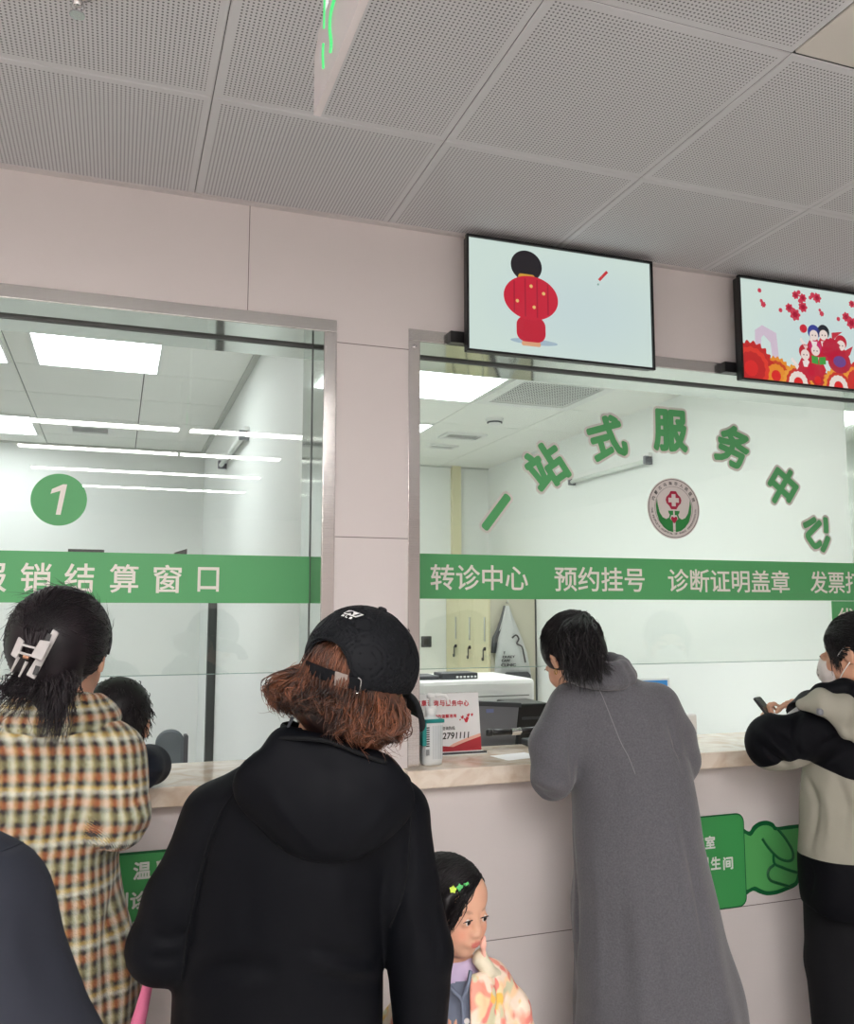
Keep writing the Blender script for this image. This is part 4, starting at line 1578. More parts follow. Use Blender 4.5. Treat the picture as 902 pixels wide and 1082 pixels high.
# ------------------------------------------------------------------ bodies
def head(Fd, child=False, s=1.0, neck=None, ears=True):
    """Adds a head to the field; Fd's frame is the head's own (x right, y forward, z up, origin between the ears)."""
    q = lambda *p: tuple(v * s for v in p)
    f = .82 if child else 1.0
    Fd.ell(q(0, -.014, .032), q(.075, .094, .083), k=.02 * s)
    Fd.ell(q(0, .026, -.034 * f), q(.061 + (.006 if child else 0), .062, .080 * f), k=.03 * s)
    Fd.ell(q(0, .058, -.088 * f), q(.028, .026, .024), k=.03 * s)
    if child:
        Fd.ell(q(0, .040, .046), q(.062, .048, .050), k=.03 * s)
    ex = .029 if child else .033
    for x in (-1, 1):
        Fd.ell(q(x * .038, .058, -.038 * f), q(.026, .024, .028), k=.025 * s)
        Fd.ell(q(x * (ex + .001), .10, .006), q(.021, .016, .012), k=.012 * s, mode='s')
        Fd.ell(q(x * ex, .083 - .002 * child, .004), q(.0175, .0125, .0125), k=.006 * s)
        Fd.ell(q(x * ex, .100, .003), q(.0150, .0115, .0048), k=.002 * s, mode='s')
    nl = .76 if child else 1.0
    Fd.cone(q(0, .088, .008), q(0, .088 + .018 * nl, -.030 * f), .007 * s, .0115 * s * nl, k=.012 * s)
    for x in (-1, 1):
        Fd.ell(q(x * .011, .094, -.033 * f), q(.008, .009, .007), k=.007 * s)
    Fd.ell(q(0, .084, -.058 * f), q(.026, .016, .016), k=.012 * s)
    lw = .8 if child else 1.0
    Fd.ell(q(0, .093, -.058 * f), q(.021 * lw, .010, .0058), k=.005 * s)
    Fd.ell(q(0, .092, -.068 * f), q(.017, .010, .0065), k=.005 * s)
    Fd.cone(q(-.018, .104, -.063 * f), q(.018, .104, -.063 * f), .0022 * s, .0022 * s, k=.004 * s, mode='s')
    if ears:
        for x in (-1, 1):
            R = ax_rot(yaw=x * 22, pitch=-10)
            Fd.ell(q(x * .078, -.010, -.008), q(.009, .020, .032), R=R, k=.008 * s)
            Fd.ell(q(x * .088, -.004, -.004), q(.007, .011, .020), R=R, k=.005 * s, mode='s')
    return Fd


def face_attrs(o, R, s, child=False):
    f = .82 if child else 1.0

    def loc(v):
        return ((v - o) @ R) / s

    def lip(v, child=child):
        p = loc(v)
        e = np.sqrt((p[:, 0] / (.0165 if child else .024)) ** 2 + ((p[:, 2] + .063 * f) / (.0095 if child else .0115)) ** 2)
        return np.clip((1.1 - e) / .25, 0, 1) * (p[:, 1] > .07) * (.8 if child else .85)

    def brow(v):
        p = loc(v)
        e = np.sqrt(((np.abs(p[:, 0]) - .034) / .020) ** 2 + ((p[:, 2] - .026 + 12 * (np.abs(p[:, 0]) - .034) ** 2) / .0045) ** 2)
        return np.clip((1.1 - e) / .4, 0, 1) * (p[:, 1] > .05) * (.35 if child else .8)

    def cheek(v):
        p = loc(v)
        e = np.sqrt(((np.abs(p[:, 0]) - .042) / .030) ** 2 + ((p[:, 2] + .034 * f) / .028) ** 2)
        return np.clip(1 - e, 0, 1) * (p[:, 1] > .03) * .55
    return {'lip': lip, 'brow': brow, 'cheek': cheek}


def eyes(parent, o, R, s, ex=.033):
    M = Matrix.Translation(Vector(o)) @ Matrix(R.tolist()).to_4x4() @ Matrix.Scale(s, 4)
    for x in (-1, 1):
        T = M @ Matrix.Translation((x * ex, .0815, .0035))
        e = obj('eye', lathe([(.0001, -.0118)] + [(.0118 * math.cos(a), .0118 * math.sin(a)) for a in np.linspace(-1.4, 1.4, 10)] + [(.0001, .0118)], 18, M=T), 'eye', parent, smooth=True)
        obj('iris', lathe([(.0001, .0119)] + [(.0123 * math.sin(a), .0123 * math.cos(a)) for a in np.linspace(.1, .52, 5)], 18, M=T @ Matrix.Rotation(-math.pi / 2, 4, 'X')), 'iris', e, smooth=True)
        pts = [M @ Vector((x * ex + .0165 * math.cos(a), .0945 - .006 * abs(math.cos(a)) ** 2, .0030 + .0058 * math.sin(a))) for a in np.linspace(.15, math.pi - .15, 9)]
        obj('lashes', tube(pts, [.0009 * s] * 2 + [.0016 * s] * 5 + [.0009 * s] * 2, 5), 'lash', e)


def hand(Fd, wrist, dirv, palm, size=1.0, curl=(20, 25, 30, 35), side=1, spread=6, thumb=35):
    """Palm and five separate fingers. dirv: wrist->knuckles; palm: normal out of the palm; side: +1 when the thumb is on the (dirv x palm) side."""
    d = np.array(dirv, float)
    d /= np.linalg.norm(d)
    n = np.array(palm, float)
    n -= d * (n @ d)
    n /= np.linalg.norm(n)
    w = np.cross(d, n) * side
    u = size
    p = np.array(wrist, float)
    Rm = np.stack([w, d, n], 1)
    Fd.cone(p - d * .02 * u, p + d * .03 * u, .023 * u, .026 * u, k=.01)
    Fd.boxp(p + d * .050 * u, (.038 * u, .045 * u, .012 * u), R=Rm, r=.011 * u, k=.012)
    lens = ((.040, .024, .020), (.044, .028, .022), (.041, .026, .021), (.032, .020, .018))
    for i, (L, c) in enumerate(zip(lens, curl)):
        off = (.029 - i * .0195) * u
        a = math.radians(spread * (1.5 - i))
        q = p + d * (.090 - .004 * abs(i - 1)) * u + w * off
        dd = d * math.cos(a) + w * math.sin(a)
        ang = math.radians(c * .6)
        r = .0088 * u * (1 if i < 3 else .88)
        for j, l in enumerate(L):
            e = q + (dd * math.cos(ang) + n * math.sin(ang)) * l * u
            Fd.cone(q, e, r, r * .92, k=.0035)
            q, r = e, r * .92
            ang += math.radians(c)
    q = p + d * .022 * u + w * .026 * u
    ta = math.radians(thumb)
    for j, l in enumerate((.040, .030, .024)):
        e = q + (d * math.cos(ta) + w * math.sin(ta) * .8 + n * .35 * (j * .5 + .4) * math.sin(ta)) * l * u
        Fd.cone(q, e, (.0125, .0105, .0095)[j] * u, (.0105, .0095, .008)[j] * u, k=.006)
        q = e
        ta *= .7


def figure(spec):
    """One continuous body under the clothes. spec holds world joints."""
    Fd = Field()
    S = {k: np.array(v, float) for k, v in spec['j'].items()}
    sc = spec.get('scale', 1.0)
    o, R = np.array(spec['head'][0], float), spec['head'][1]
    hs = spec.get('hs', 1.0)
    sub = Field((o, R))
    head(sub, spec.get('child', False), hs, ears=spec.get('ears', True))
    Fd.ops += sub.ops
    chin = o + R @ np.array((0, -.012, -.05)) * hs
    Fd.cone(chin, S['neck'], .052 * hs, .056 * sc, k=.02)
    Fd.cone(S['neck'], (S['neck'] * .6 + S['chest'] * .4), .056 * sc, .066 * sc, k=.04)
    Fd.cone(S['chest'], S['waist'], .090 * sc, .085 * sc, k=.05)
    Fd.cone(S['waist'], S['hip'], .085 * sc, .10 * sc, k=.05)
    for a in 'LR':
        Fd.cone(S['neck'] * .35 + S['chest'] * .65, S['sh' + a], .06 * sc, .042 * sc, k=.04)
        Fd.cone(S['sh' + a], S['el' + a], .042 * sc, .034 * sc, k=.025)
        Fd.cone(S['el' + a], S['wr' + a], .036 * sc, .025 * sc, k=.015)
        hx = spec.get('hand' + a)
        if hx:
            hand(Fd, S['wr' + a], *hx[0], **hx[1])
        else:
            hand(Fd, S['wr' + a], S['wr' + a] - S['el' + a], np.cross(S['wr' + a] - S['el' + a], (1, 0, .3)), size=.9 * sc, side=1 if a == 'L' else -1)
        hp, kn, an = S['hp' + a], S['kn' + a], S['an' + a]
        Fd.cone(hp, kn, .075 * sc, .05 * sc, k=.04)
        Fd.cone(kn, an, .05 * sc, .035 * sc, k=.02)
        Fd.cone(an, an + spec['fwd'] * .12 * sc + np.array((0, 0, -.03 * sc)), .034 * sc, .028 * sc, k=.02)
    return Fd


def legs(spec, parent, mat='trousers', r=(.095, .07, .06), shoes='shoe', h=.009):
    S = {k: np.array(v, float) for k, v in spec['j'].items()}
    sc = spec.get('scale', 1.0)
    T = Field()
    T.cone(S['waist'], S['hip'], .095 * sc, .115 * sc, k=.04)
    for a in 'LR':
        T.cone(S['hip'], S['hp' + a], .105 * sc, r[0] * sc, k=.04)
        T.cone(S['hp' + a], S['kn' + a], r[0] * sc, r[1] * sc, k=.03)
        T.cone(S['kn' + a], S['an' + a] + np.array((0, 0, .0)), r[1] * sc, r[2] * sc, k=.02)
    o = T.mesh('trousers', h, mat, parent)
    fw = spec['fwd']
    for a in 'LR':
        an = S['an' + a]
        s = Field()
        b = np.array((an[0], an[1], .035 * sc))
        s.cone(b - fw * .05 * sc, b + fw * .05 * sc, .036 * sc, .040 * sc, k=.02)
        s.cone(b + fw * .05 * sc, b + fw * .15 * sc + np.array((0, 0, -.006)), .040 * sc, .030 * sc, k=.02)
        s.cone(b - fw * .03 * sc, an + np.array((0, 0, .02)), .038 * sc, .042 * sc, k=.02)
        s.plane((0, 0, .001), (0, 0, -1))
        s.mesh('shoe', .006, shoes, parent)


def mk_person(label, spec, h, skin='skin', cat='person'):
    base = spec['base']
    t = thing('person', label, cat, (base[0], base[1], 0))
    F0 = figure(spec)
    o, R = np.array(spec['head'][0], float), spec['head'][1]
    at = face_attrs(o, R, spec.get('hs', 1.0), spec.get('child', False))
    F0.mesh('body', h, skin, t, attr=at, smooth=1)
    eyes(t, o, R, spec.get('hs', 1.0), .029 if spec.get('child') else .033)
    return t


def strands(name, curves, rad, mat, parent, tones=None, n=4):
    """Many thin tapering locks in one hair mesh. curves: list of (k,3) arrays."""
    V, Q, T = [], [], []
    base = 0
    for ci, c in enumerate(curves):
        c = np.asarray(c, float)
        k = len(c)
        d = np.gradient(c, axis=0)
        d /= np.linalg.norm(d, axis=1)[:, None] + 1e-9
        ref = np.array((.3, .5, .8))
        u = np.cross(d, ref)
        u /= np.linalg.norm(u, axis=1)[:, None] + 1e-9
        w = np.cross(d, u)
        r = rad[ci] if hasattr(rad, '__len__') else rad
        tp = r * np.clip(np.minimum(np.linspace(.35, 2.5, k), np.linspace(2.2, .12, k)), 0, 1)
        an = 2 * np.pi * np.arange(n) / n
        ringv = c[:, None, :] + tp[:, None, None] * (u[:, None, :] * np.cos(an)[None, :, None] + w[:, None, :] * np.sin(an)[None, :, None])
        V.append(ringv.reshape(-1, 3))
        ii = base + np.arange(k - 1)[:, None] * n + np.arange(n)[None, :]
        jj = base + np.arange(k - 1)[:, None] * n + (np.arange(n)[None, :] + 1) % n
        Q.append(np.stack([ii, jj, jj + n, ii + n], 2).reshape(-1, 4))
        T.append(np.full(k * n, .5 if tones is None else tones[ci]))
        base += k * n
    V, Q, T = np.concatenate(V), np.concatenate(Q), np.concatenate(T)
    me = quick_mesh(name, V, Q)
    a = me.attributes.new('tone', 'FLOAT', 'POINT')
    a.data.foreach_set('value', T.astype(f4))
    return obj_me(name, me, mat, parent)


def jitter_path(pts, n, rng, amp, sub=10, curl=0.0, freq=3.0):
    p = np.array(smooth_path(pts, sub))
    t = np.linspace(0, 1, len(p))
    off = np.cumsum(rng.normal(0, amp / math.sqrt(len(p)), (len(p), 3)), 0)
    if curl:
        ph = rng.uniform(0, 6.28)
        off += curl * t[:, None] * np.stack([np.sin(freq * 6.28 * t + ph), np.cos(freq * 6.28 * t + ph), .4 * np.sin(freq * 5 * t + ph * 2)], 1)
    return p + off


class Surf:
    """Finds points of a garment under a picture position and presses seams and folds into it."""
    def __init__(s, o):
        s.o = o
        me = o.data
        n = len(me.vertices)
        a = np.empty(n * 3, f4)
        me.vertices.foreach_get('co', a)
        s.v = a.reshape(-1, 3).astype(float)
        m = len(me.polygons)
        q = np.empty(len(me.loops), np.int32)
        me.loops.foreach_get('vertex_index', q)
        k = len(q) // m
        s.bvh = BVHTree.FromPolygons(s.v.tolist(), q.reshape(m, k).tolist())
        nn = np.empty(n * 3, f4)
        me.vertices.foreach_get('normal', nn)
        s.n = nn.reshape(-1, 3).astype(float)

    def hit(s, px, py):
        h = s.bvh.ray_cast(Vector(CAM), Vector(ray(px, py)).normalized())
        return None if h[0] is None else np.array(h[0])

    def path(s, pts, sub=4, lift=0.0):
        out = []
        for p in smooth_path([np.array(q, float) for q in pts], sub):
            h = s.hit(*p)
            if h is not None:
                out.append(h + (np.array(CAM) - h) / np.linalg.norm(np.array(CAM) - h) * lift)
        return out

    def crease(s, pts, amp, w):
        P = s.path(pts)
        if len(P) < 2:
            return
        d = np.full(len(s.v), 1e9)
        for i, (a, b) in enumerate(zip(P, P[1:])):
            ab = b - a
            t = np.clip((s.v - a) @ ab / (ab @ ab + 1e-12), 0, 1)
            d = np.minimum(d, ((s.v - a - t[:, None] * ab) ** 2).sum(1))
        e0, e1 = ((s.v - P[0]) ** 2).sum(1), ((s.v - P[-1]) ** 2).sum(1)
        L = max(1e-4, np.linalg.norm(P[-1] - P[0]) * .25)
        fade = (1 - .7 * np.exp(-e0 / L ** 2)) * (1 - .7 * np.exp(-e1 / L ** 2))
        s.v = s.v + s.n * (amp * fade * np.exp(-d / (w * w)))[:, None]

    def done(s):
        s.o.data.vertices.foreach_set('co', np.ascontiguousarray(s.v, dtype=f4).ravel())
        s.o.data.update()


def folds(o, lst):
    s = Surf(o)
    for pts, amp, w in lst:
        s.crease(pts, amp, w)
    s.done()
    return Surf(o)


def clumps(hd, n, per, rootf, rng, r=(.0006, .0013), spread=.010):
    """Wavy locks: rootf(rng) -> (control points in the head frame, wave size, tone)."""
    cur, rad, tone = [], [], []
    for i in range(n):
        pts, amp, tn = rootf(rng)
        p = np.array(smooth_path([np.array(q, float) for q in pts], 5))
        t = np.linspace(0, 1, len(p))
        ph, ph2, fq = rng.uniform(0, 6.28), rng.uniform(0, 6.28), rng.uniform(.8, 1.7)
        w = amp * (t ** .8)[:, None] * np.stack([np.sin(6.28 * fq * t + ph), np.cos(6.28 * fq * t + ph2), .3 * np.sin(6.28 * fq * t + ph2)], 1)
        c0 = p + w
        for k in range(per):
            o = rng.normal(0, spread, 3) * (1, 1, .5)
            c = c0 + o[None, :] * (1 - .55 * t)[:, None] + .0025 * np.sin(6.28 * t * 1.3 + rng.uniform(0, 6.28))[:, None] * rng.normal(0, 1, 3)[None, :]
            m = rng.randint(int(len(c) * .7), len(c) + 1)
            cur.append(hd.w(c[:max(m, 6)]))
            rad.append(rng.uniform(*r))
            tone.append(np.clip(tn + rng.normal(0, .13), 0, 1))
    return cur, rad, tone


def seam(name, pts, parent, mat, r=.0022, sub=5):
    return obj(name, tube(smooth_path(pts, sub), r, 6), mat, parent, smooth=True)


def noise_fold(seed, amp, f1=(9, 7, 5), f2=(17, 14, 11)):
    rng = np.random.RandomState(seed)
    a = rng.uniform(0, 6.28, 6)
    D = rng.normal(0, 1, (4, 3))

    def w(X, Y, Z):
        s = 0
        for i in range(4):
            fq = f1[i % 3] * (1 + .6 * i)
            g = D[i] / np.linalg.norm(D[i]) * fq
            s = s + np.sin(g[0] * X + g[1] * Y + g[2] * Z + a[i] + .9 * np.sin(5 * Z + a[i - 1] + 3 * X)) / (1 + .5 * i)
        return amp * s
    return w

# ------------------------------------------------------------------ people
MPX = lambda n, t: n * t / F                       # picture length at distance t -> metres


def yawv(yaw):
    a = math.radians(yaw)
    return np.array((-math.sin(a), math.cos(a), 0.0))


def lower(j, base, yaw, hipz, k=1.0, lean=0.0):
    """Hips, knees and ankles of a standing figure."""
    f = yawv(yaw)
    l = np.array((-f[1], f[0], 0.0)) * -1.0
    l = np.array((-f[1] * 1.0, f[0], 0.0))
    b = np.array((base[0], base[1], 0.0))
    j['hip'] = b + np.array((0, 0, hipz)) + f * lean
    for a, s in (('L', 1), ('R', -1)):
        side = np.cross((0, 0, 1), f) * s
        j['hp' + a] = b + side * .085 * k + np.array((0, 0, hipz - .06 * k)) + f * lean
        j['kn' + a] = b + side * .095 * k + np.array((0, 0, hipz * .54)) + f * .015
        j['an' + a] = b + side * .10 * k + np.array((0, 0, .085 * k))
    return j


def rows(rs, t):
    """(py, left px, right px, depth radius[, dt]) -> loft sections."""
    out = []
    for r in rs:
        tt = t + (r[4] if len(r) > 4 else 0)
        c = pt((r[1] + r[2]) / 2, r[0], tt)
        out.append((c[2], c[0], c[1], MPX((r[2] - r[1]) / 2, tt), r[3]))
    return out


def on_ell(c, R, r, d, lift=1.0):
    """Surface point of an ellipsoid (head frame) along direction d from its centre."""
    d = np.array(d, float)
    r = np.array(r, float)
    return np.array(c, float) + d / np.sqrt(((d / r) ** 2).sum()) * lift


def ray_ell(px, py, o, R, c, r):
    """Where the sight line through a picture position meets an ellipsoid given in a head frame; returns local point and normal."""
    e = (np.array(CAM) - o) @ R - np.array(c)
    d = np.array(ray(px, py)) @ R
    r = np.array(r)
    A, Bq, C = ((d / r) ** 2).sum(), 2 * ((e / r) * (d / r)).sum(), ((e / r) ** 2).sum() - 1
    q = Bq * Bq - 4 * A * C
    t = (-Bq - math.sqrt(max(q, 0))) / (2 * A)
    p = e + d * t
    n = p / r ** 2
    return p + np.array(c), n / np.linalg.norm(n)


def arc_on(c, r, a, b, n=10, lift=1.0, bulge=0.0):
    a, b = np.array(a, float), np.array(b, float)
    out = []
    for t in np.linspace(0, 1, n):
        d = a * (1 - t) + b * t
        out.append(on_ell(c, None, r, d, lift + bulge * math.sin(math.pi * t)))
    return np.array(out)


class Hd:
    """A head's own frame."""
    def __init__(s, px, py, t, yaw, pitch, roll, hs=1.0):
        s.o = pt(px, py, t)
        s.R = ax_rot(yaw, pitch, roll)
        s.s = hs

    def w(s, p):
        return s.o + (np.atleast_2d(np.array(p, float)) * s.s) @ s.R.T

    def M(s):
        return Matrix.Translation(Vector(s.o)) @ Matrix(s.R.tolist()).to_4x4() @ Matrix.Scale(s.s, 4)

    def field(s):
        return Field((s.o, s.R * 1.0))


def sc_(h, *p):
    return tuple(v * h.s for v in p)


rng = np.random.RandomState(7)

# ======== woman in the black cap and hoodie
T_ = 1.55
hd = Hd(378, 724, 1.53, -46, -15, 15, 1.0)
j = dict(neck=pt(352, 778, 1.54), chest=pt(318, 900, 1.55), waist=pt(300, 1030, 1.55),
         shL=pt(232, 872, 1.55), elL=pt(176, 1000, 1.52), wrL=pt(250, 1005, 1.76),
         shR=pt(415, 866, 1.55), elR=pt(444, 1005, 1.56), wrR=pt(442, 1120, 1.58))
base = pt(300, 1082, 1.56)
lower(j, base, -12, .80, .95)
spec = dict(j=j, head=(hd.o, hd.R), hs=1.0, base=base, fwd=yawv(-12), scale=.95)
p = mk_person('person with brown curls in black cap and black hoodie, seen from behind', spec, .0075)
legs(spec, p)
MAT['hoodie'] = cloth_mat('black scuba jersey', (6, 8, 14), .65, weave=1400, bump=.12, folds=.5, spec=.14)
MAT['hoodie_rib'] = cloth_mat('black ribbed knit', (11, 13, 16), .8, weave=1200, bump=.5)
hf = Field()
hf.loft(rows([(812, 288, 404, .085), (835, 236, 428, .110), (872, 208, 424, .125), (920, 198, 413, .138), (975, 190, 403, .142), (1030, 184, 402, .145), (1085, 182, 404, .148), (1160, 186, 402, .145)], 1.55), n=2.4, yaw=-15, k=.03)
hf.cone(pt(335, 800, 1.55), pt(232, 866, 1.55), .060, .066, k=.04)
hf.cone(pt(345, 800, 1.55), pt(415, 862, 1.55), .060, .064, k=.04)
hf.chain([pt(230, 868, 1.55), pt(190, 950, 1.52), pt(172, 1000, 1.51)], [.068, .064, .062], k=.022)
hf.chain([pt(172, 1000, 1.51), pt(215, 1004, 1.64), pt(250, 1005, 1.74)], [.062, .056, .045], k=.015)
hf.chain([pt(418, 862, 1.55), pt(429, 935, 1.55), pt(444, 1005, 1.56), pt(443, 1100, 1.58)], [.064, .058, .056, .045], k=.012)
# raglan seams, armhole grooves and creases
for ps, rr in (([(250, 822), (225, 868), (208, 920), (196, 985), (190, 1040)], .004), ([(428, 838), (432, 880), (430, 930), (416, 985)], .004)):
    hf.chain([pt(x, y, 1.55 - .128) for x, y in ps], rr + .004, k=.012, mode='s')
for ps in ([(330, 1010), (360, 1022), (398, 1014)], [(345, 985), (375, 995), (400, 990)], [(205, 1050), (240, 1030), (280, 1028)]):
    hf.chain([pt(x, y, 1.55 - .150) for x, y in ps], .010, k=.03, mode='s')
hf.warp = noise_fold(3, .0042, (10, 8, 6))
hb = hf.mesh('hoodie', .007, 'hoodie', p)
hh = Field()
hh.ell(pt(342, 838, 1.450), (.150, .048, .088), R=ax_rot(-15, 14, 8), k=.03)
hh.ell(pt(345, 868, 1.428), (.086, .040, .064), R=ax_rot(-15, 16, 6), k=.05)
hh.chain([pt(274, 806, 1.50), pt(302, 786, 1.455), pt(350, 795, 1.44), pt(400, 816, 1.455), pt(422, 828, 1.50)], [.014, .022, .024, .022, .014], k=.03)
hh.chain([pt(274, 806, 1.50), pt(294, 802, 1.60), pt(345, 815, 1.66), pt(400, 822, 1.60), pt(422, 828, 1.50)], [.014, .018, .02, .018, .014], k=.02)
hh.cone(pt(345, 815, 1.54), pt(342, 755, 1.54), .052, .056, k=.02, mode='s')
hh.chain([pt(345, 812, 1.385), pt(348, 850, 1.355), pt(344, 890, 1.37)], .006, k=.02, mode='s')
hh.warp = noise_fold(5, .002)
hood = hh.mesh('hood', .006, 'hoodie', p)
folds(hood, [([(348, 800), (346, 840), (342, 885)], -.005, .016), ([(275, 820), (300, 860), (330, 890)], .004, .014), ([(420, 838), (395, 868), (365, 892)], .004, .014)])
sf = folds(hb, [([(250, 832), (228, 868), (212, 920), (198, 985), (192, 1035)], -.007, .009), ([(434, 846), (433, 885), (428, 935), (410, 985)], -.007, .009),
                ([(396, 1012), (362, 1010), (325, 1000)], -.008, .012), ([(400, 1042), (360, 1038), (310, 1026)], -.007, .013), ([(398, 1028), (360, 1024), (330, 1014)], .006, .011),
                ([(200, 1060), (240, 1042), (285, 1036)], .007, .016), ([(195, 1035), (235, 1020), (270, 1018)], -.005, .013), ([(160, 985), (180, 992), (205, 985)], -.007, .011),
                ([(150, 1010), (175, 1015), (195, 1008)], -.006, .010), ([(255, 900), (262, 960), (256, 1010)], -.004, .02), ([(352, 910), (356, 960), (352, 1000)], .004, .022),
                ([(450, 960), (462, 990), (458, 1030)], -.005, .010), ([(430, 950), (440, 985), (436, 1020)], .004, .010)])
for ps in ([(250, 834), (228, 868), (212, 920), (198, 985), (192, 1035)], [(434, 848), (433, 885), (428, 935), (412, 980)]):
    obj('raglan_seam', tube(sf.path(ps, 5), .0016, 6), 'hoodie_rib', hb, smooth=True)
seam('hood_edge', [pt(290, 782, 1.435), pt(305, 780, 1.425), pt(345, 783, 1.405), pt(385, 798, 1.42), pt(408, 806, 1.432)], hood, 'hoodie_rib', .004)
cf = Field()
cf.cone(pt(330, 812, 1.53), pt(334, 775, 1.53), .072, .064, k=.02)
cf.cone(pt(330, 800, 1.53), pt(336, 755, 1.53), .052, .056, k=.006, mode='s')
cf.plane(pt(332, 766, 1.53), (0.12, 0, 1))
cf.mesh('collar', .005, 'hoodie_rib', p)
for ps in ([(309, 758), (304, 770), (303, 782)], [(357, 766), (362, 780), (357, 797)]):
    seam('drawcord', [pt(x, y, 1.452) for x, y in ps], p, cloth_mat('grey cord', (70, 72, 78), .8), .0028)

# hair under the cap
HC, HR = (0, -.022, .030), (.083, .103, .092)
hf = hd.field()
hf.ell((0, -.018, .02), (.079, .088, .082), k=.03)
hf.ell((0, -.040, -.045), (.080, .062, .060), k=.03)
hf.ell((.065, -.01, -.045), (.032, .045, .055), k=.03)
hf.ell((-.068, -.02, -.04), (.032, .045, .045), k=.03)
hf.ell((0, .10, -.02), (.062, .075, .085), k=.01, mode='s')
hair = hf.mesh('hair', .005, 'hair_brown', p, attr={'tone': lambda v: np.clip(.12 + .25 * np.sin(60 * v[:, 0] + 35 * v[:, 2]), 0, 1)})


def root_hw(g):
    a = g.uniform(-2.2, 2.2)
    z0 = g.uniform(-.055, -.012 + .012 * abs(a))
    out = np.array((math.sin(a), -math.cos(a), 0))
    p0 = np.array((.082 * math.sin(a), -.02 - .094 * math.cos(a), z0))
    side = abs(a) > .75
    end = -.064 + .016 * a - (.036 if a > .55 else 0) + g.normal(0, .006)
    fl = g.uniform(.000, .026) + (.020 if a < -.6 else .004 if a > .7 else -.004)
    m = (z0 + end) / 2
    pts = [p0, p0 * (1, 1, 0) + out * fl * .45 + (0, 0, z0 - .014), p0 * (1, 1, 0) + out * fl + (0, 0, m), p0 * (1, 1, 0) + out * (fl * .8) + (0, 0, m * .4 + end * .6), p0 * (1, 1, 0) + out * (fl * .45 - .004) + (0, 0, end)]
    tn = .30 + 9 * (fl - .012) + 2.2 * (z0 + .03) + (.10 if side else -.16) + g.normal(0, .16)
    return pts, g.uniform(.004, .014), tn


cur, rad, tone = clumps(hd, 330, 9, root_hw, rng, spread=.006)
for i in range(70):                                   # flyaway ends
    a = rng.choice([-1, 1]) * rng.uniform(1.1, 1.9)
    p0 = np.array((.088 * math.sin(a), -.02 - .1 * math.cos(a), rng.uniform(-.09, -.01)))
    out = np.array((math.sin(a), -math.cos(a), -.4))
    pts = [p0, p0 + out * .02, p0 + out * .035 + rng.normal(0, .008, 3), p0 + out * .04 + rng.normal(0, .014, 3) + np.array((0, 0, -.03))]
    cur.append(hd.w(jitter_path(pts[:3], 0, rng, .003, 4)))
    rad.append(.0004)
    tone.append(rng.uniform(.3, .7))
for i in range(150):                                   # inside the cap's back opening
    x = rng.uniform(-.045, .045)
    pts = [np.array((x * .7, -.090, .066)), np.array((x * .9, -.108, .04)), np.array((x, -.112, .010)), np.array((x * 1.1, -.108, -.03))]
    cur.append(hd.w(jitter_path(pts, 0, rng, .004, 4)))
    rad.append(.0011)
    tone.append(rng.uniform(.25, .75))
strands('curly_locks', cur, rad, 'hair_brown', hair, tone)

# cap
MAT['cap'] = cloth_mat('black cotton twill', (12, 15, 20), .75, weave=1600, bump=.08)
CC, CR = (0, -.012, .040), (.0945, .1175, .095)
cfd = hd.field()
cfd.ell(CC, CR, k=.01)
cfd.shell(.0016)
cfd.plane((0, 0, .008), (0, .16, -1))
cfd.cone((0, -.20, .004), (0, -.05, .004), .043, .043, k=.004, mode='s')
cap = cfd.mesh('cap', .0028, 'cap', p, smooth=9)
obj('button', lathe([(.0085, -.002), (.0085, .002), (.005, .0045)], 16, M=hd.M() @ Matrix.Translation((0, -.012, .1365))), 'cap', cap, smooth=True)
for k in range(6):
    a = math.radians(30 + 60 * k)
    d0 = np.array((math.sin(a), -math.cos(a), 0.0))
    pts = [on_ell(CC, None, CR, d0 * math.cos(e) + np.array((0, 0, 1)) * math.sin(e), 1.008) for e in np.linspace(.45 if abs(a - math.pi / 6) > .1 and abs(a - 11 * math.pi / 6) > .1 else .62, 1.5, 8)]
    obj('seam', tube(hd.w(pts), .0011, 5), 'cap', cap, smooth=True)
    pe = on_ell(CC, None, CR, np.array((math.sin(a + .5), -math.cos(a + .5), 0)) * math.cos(.95) + np.array((0, 0, 1)) * math.sin(.95), 1.012)
    obj('eyelet', lathe([(.0016, -.0006), (.0032, -.0006), (.0032, .0006), (.0016, .0006)], 10, M=Matrix.Translation(Vector(hd.w(pe)[0])) @ Vector(hd.R @ (pe - np.array(CC))).to_track_quat('Z', 'Y').to_matrix().to_4x4()), 'cap', cap)


def on_cap(u, v, e0=0.0, lift=1.0):
    """Point on the dome's back: u metres to the right, v metres up from elevation e0."""
    e = e0 + v / .1
    a = u / (.1 * max(.3, math.cos(e)))
    return on_ell(CC, None, CR, (math.sin(a) * math.cos(e), -math.cos(a) * math.cos(e), math.sin(e)), lift)


def strip_on_cap(name, poly, mat, parent, lift=1.02, th=.008, e0=0.0):
    bm = bmesh.new()
    f = [bm.verts.new(Vector(hd.w(on_cap(u, v, e0, lift))[0])) for u, v in poly]
    k = [bm.verts.new(Vector(hd.w(on_cap(u, v, e0, lift - th))[0])) for u, v in poly]
    bm.faces.new(f)
    bm.faces.new(k[::-1])
    n = len(poly)
    for i in range(n):
        bm.faces.new((f[i], k[i], k[(i + 1) % n], f[(i + 1) % n]))
    bmesh.ops.recalc_face_normals(bm, faces=bm.faces)
    return obj(name, bm, mat, parent)


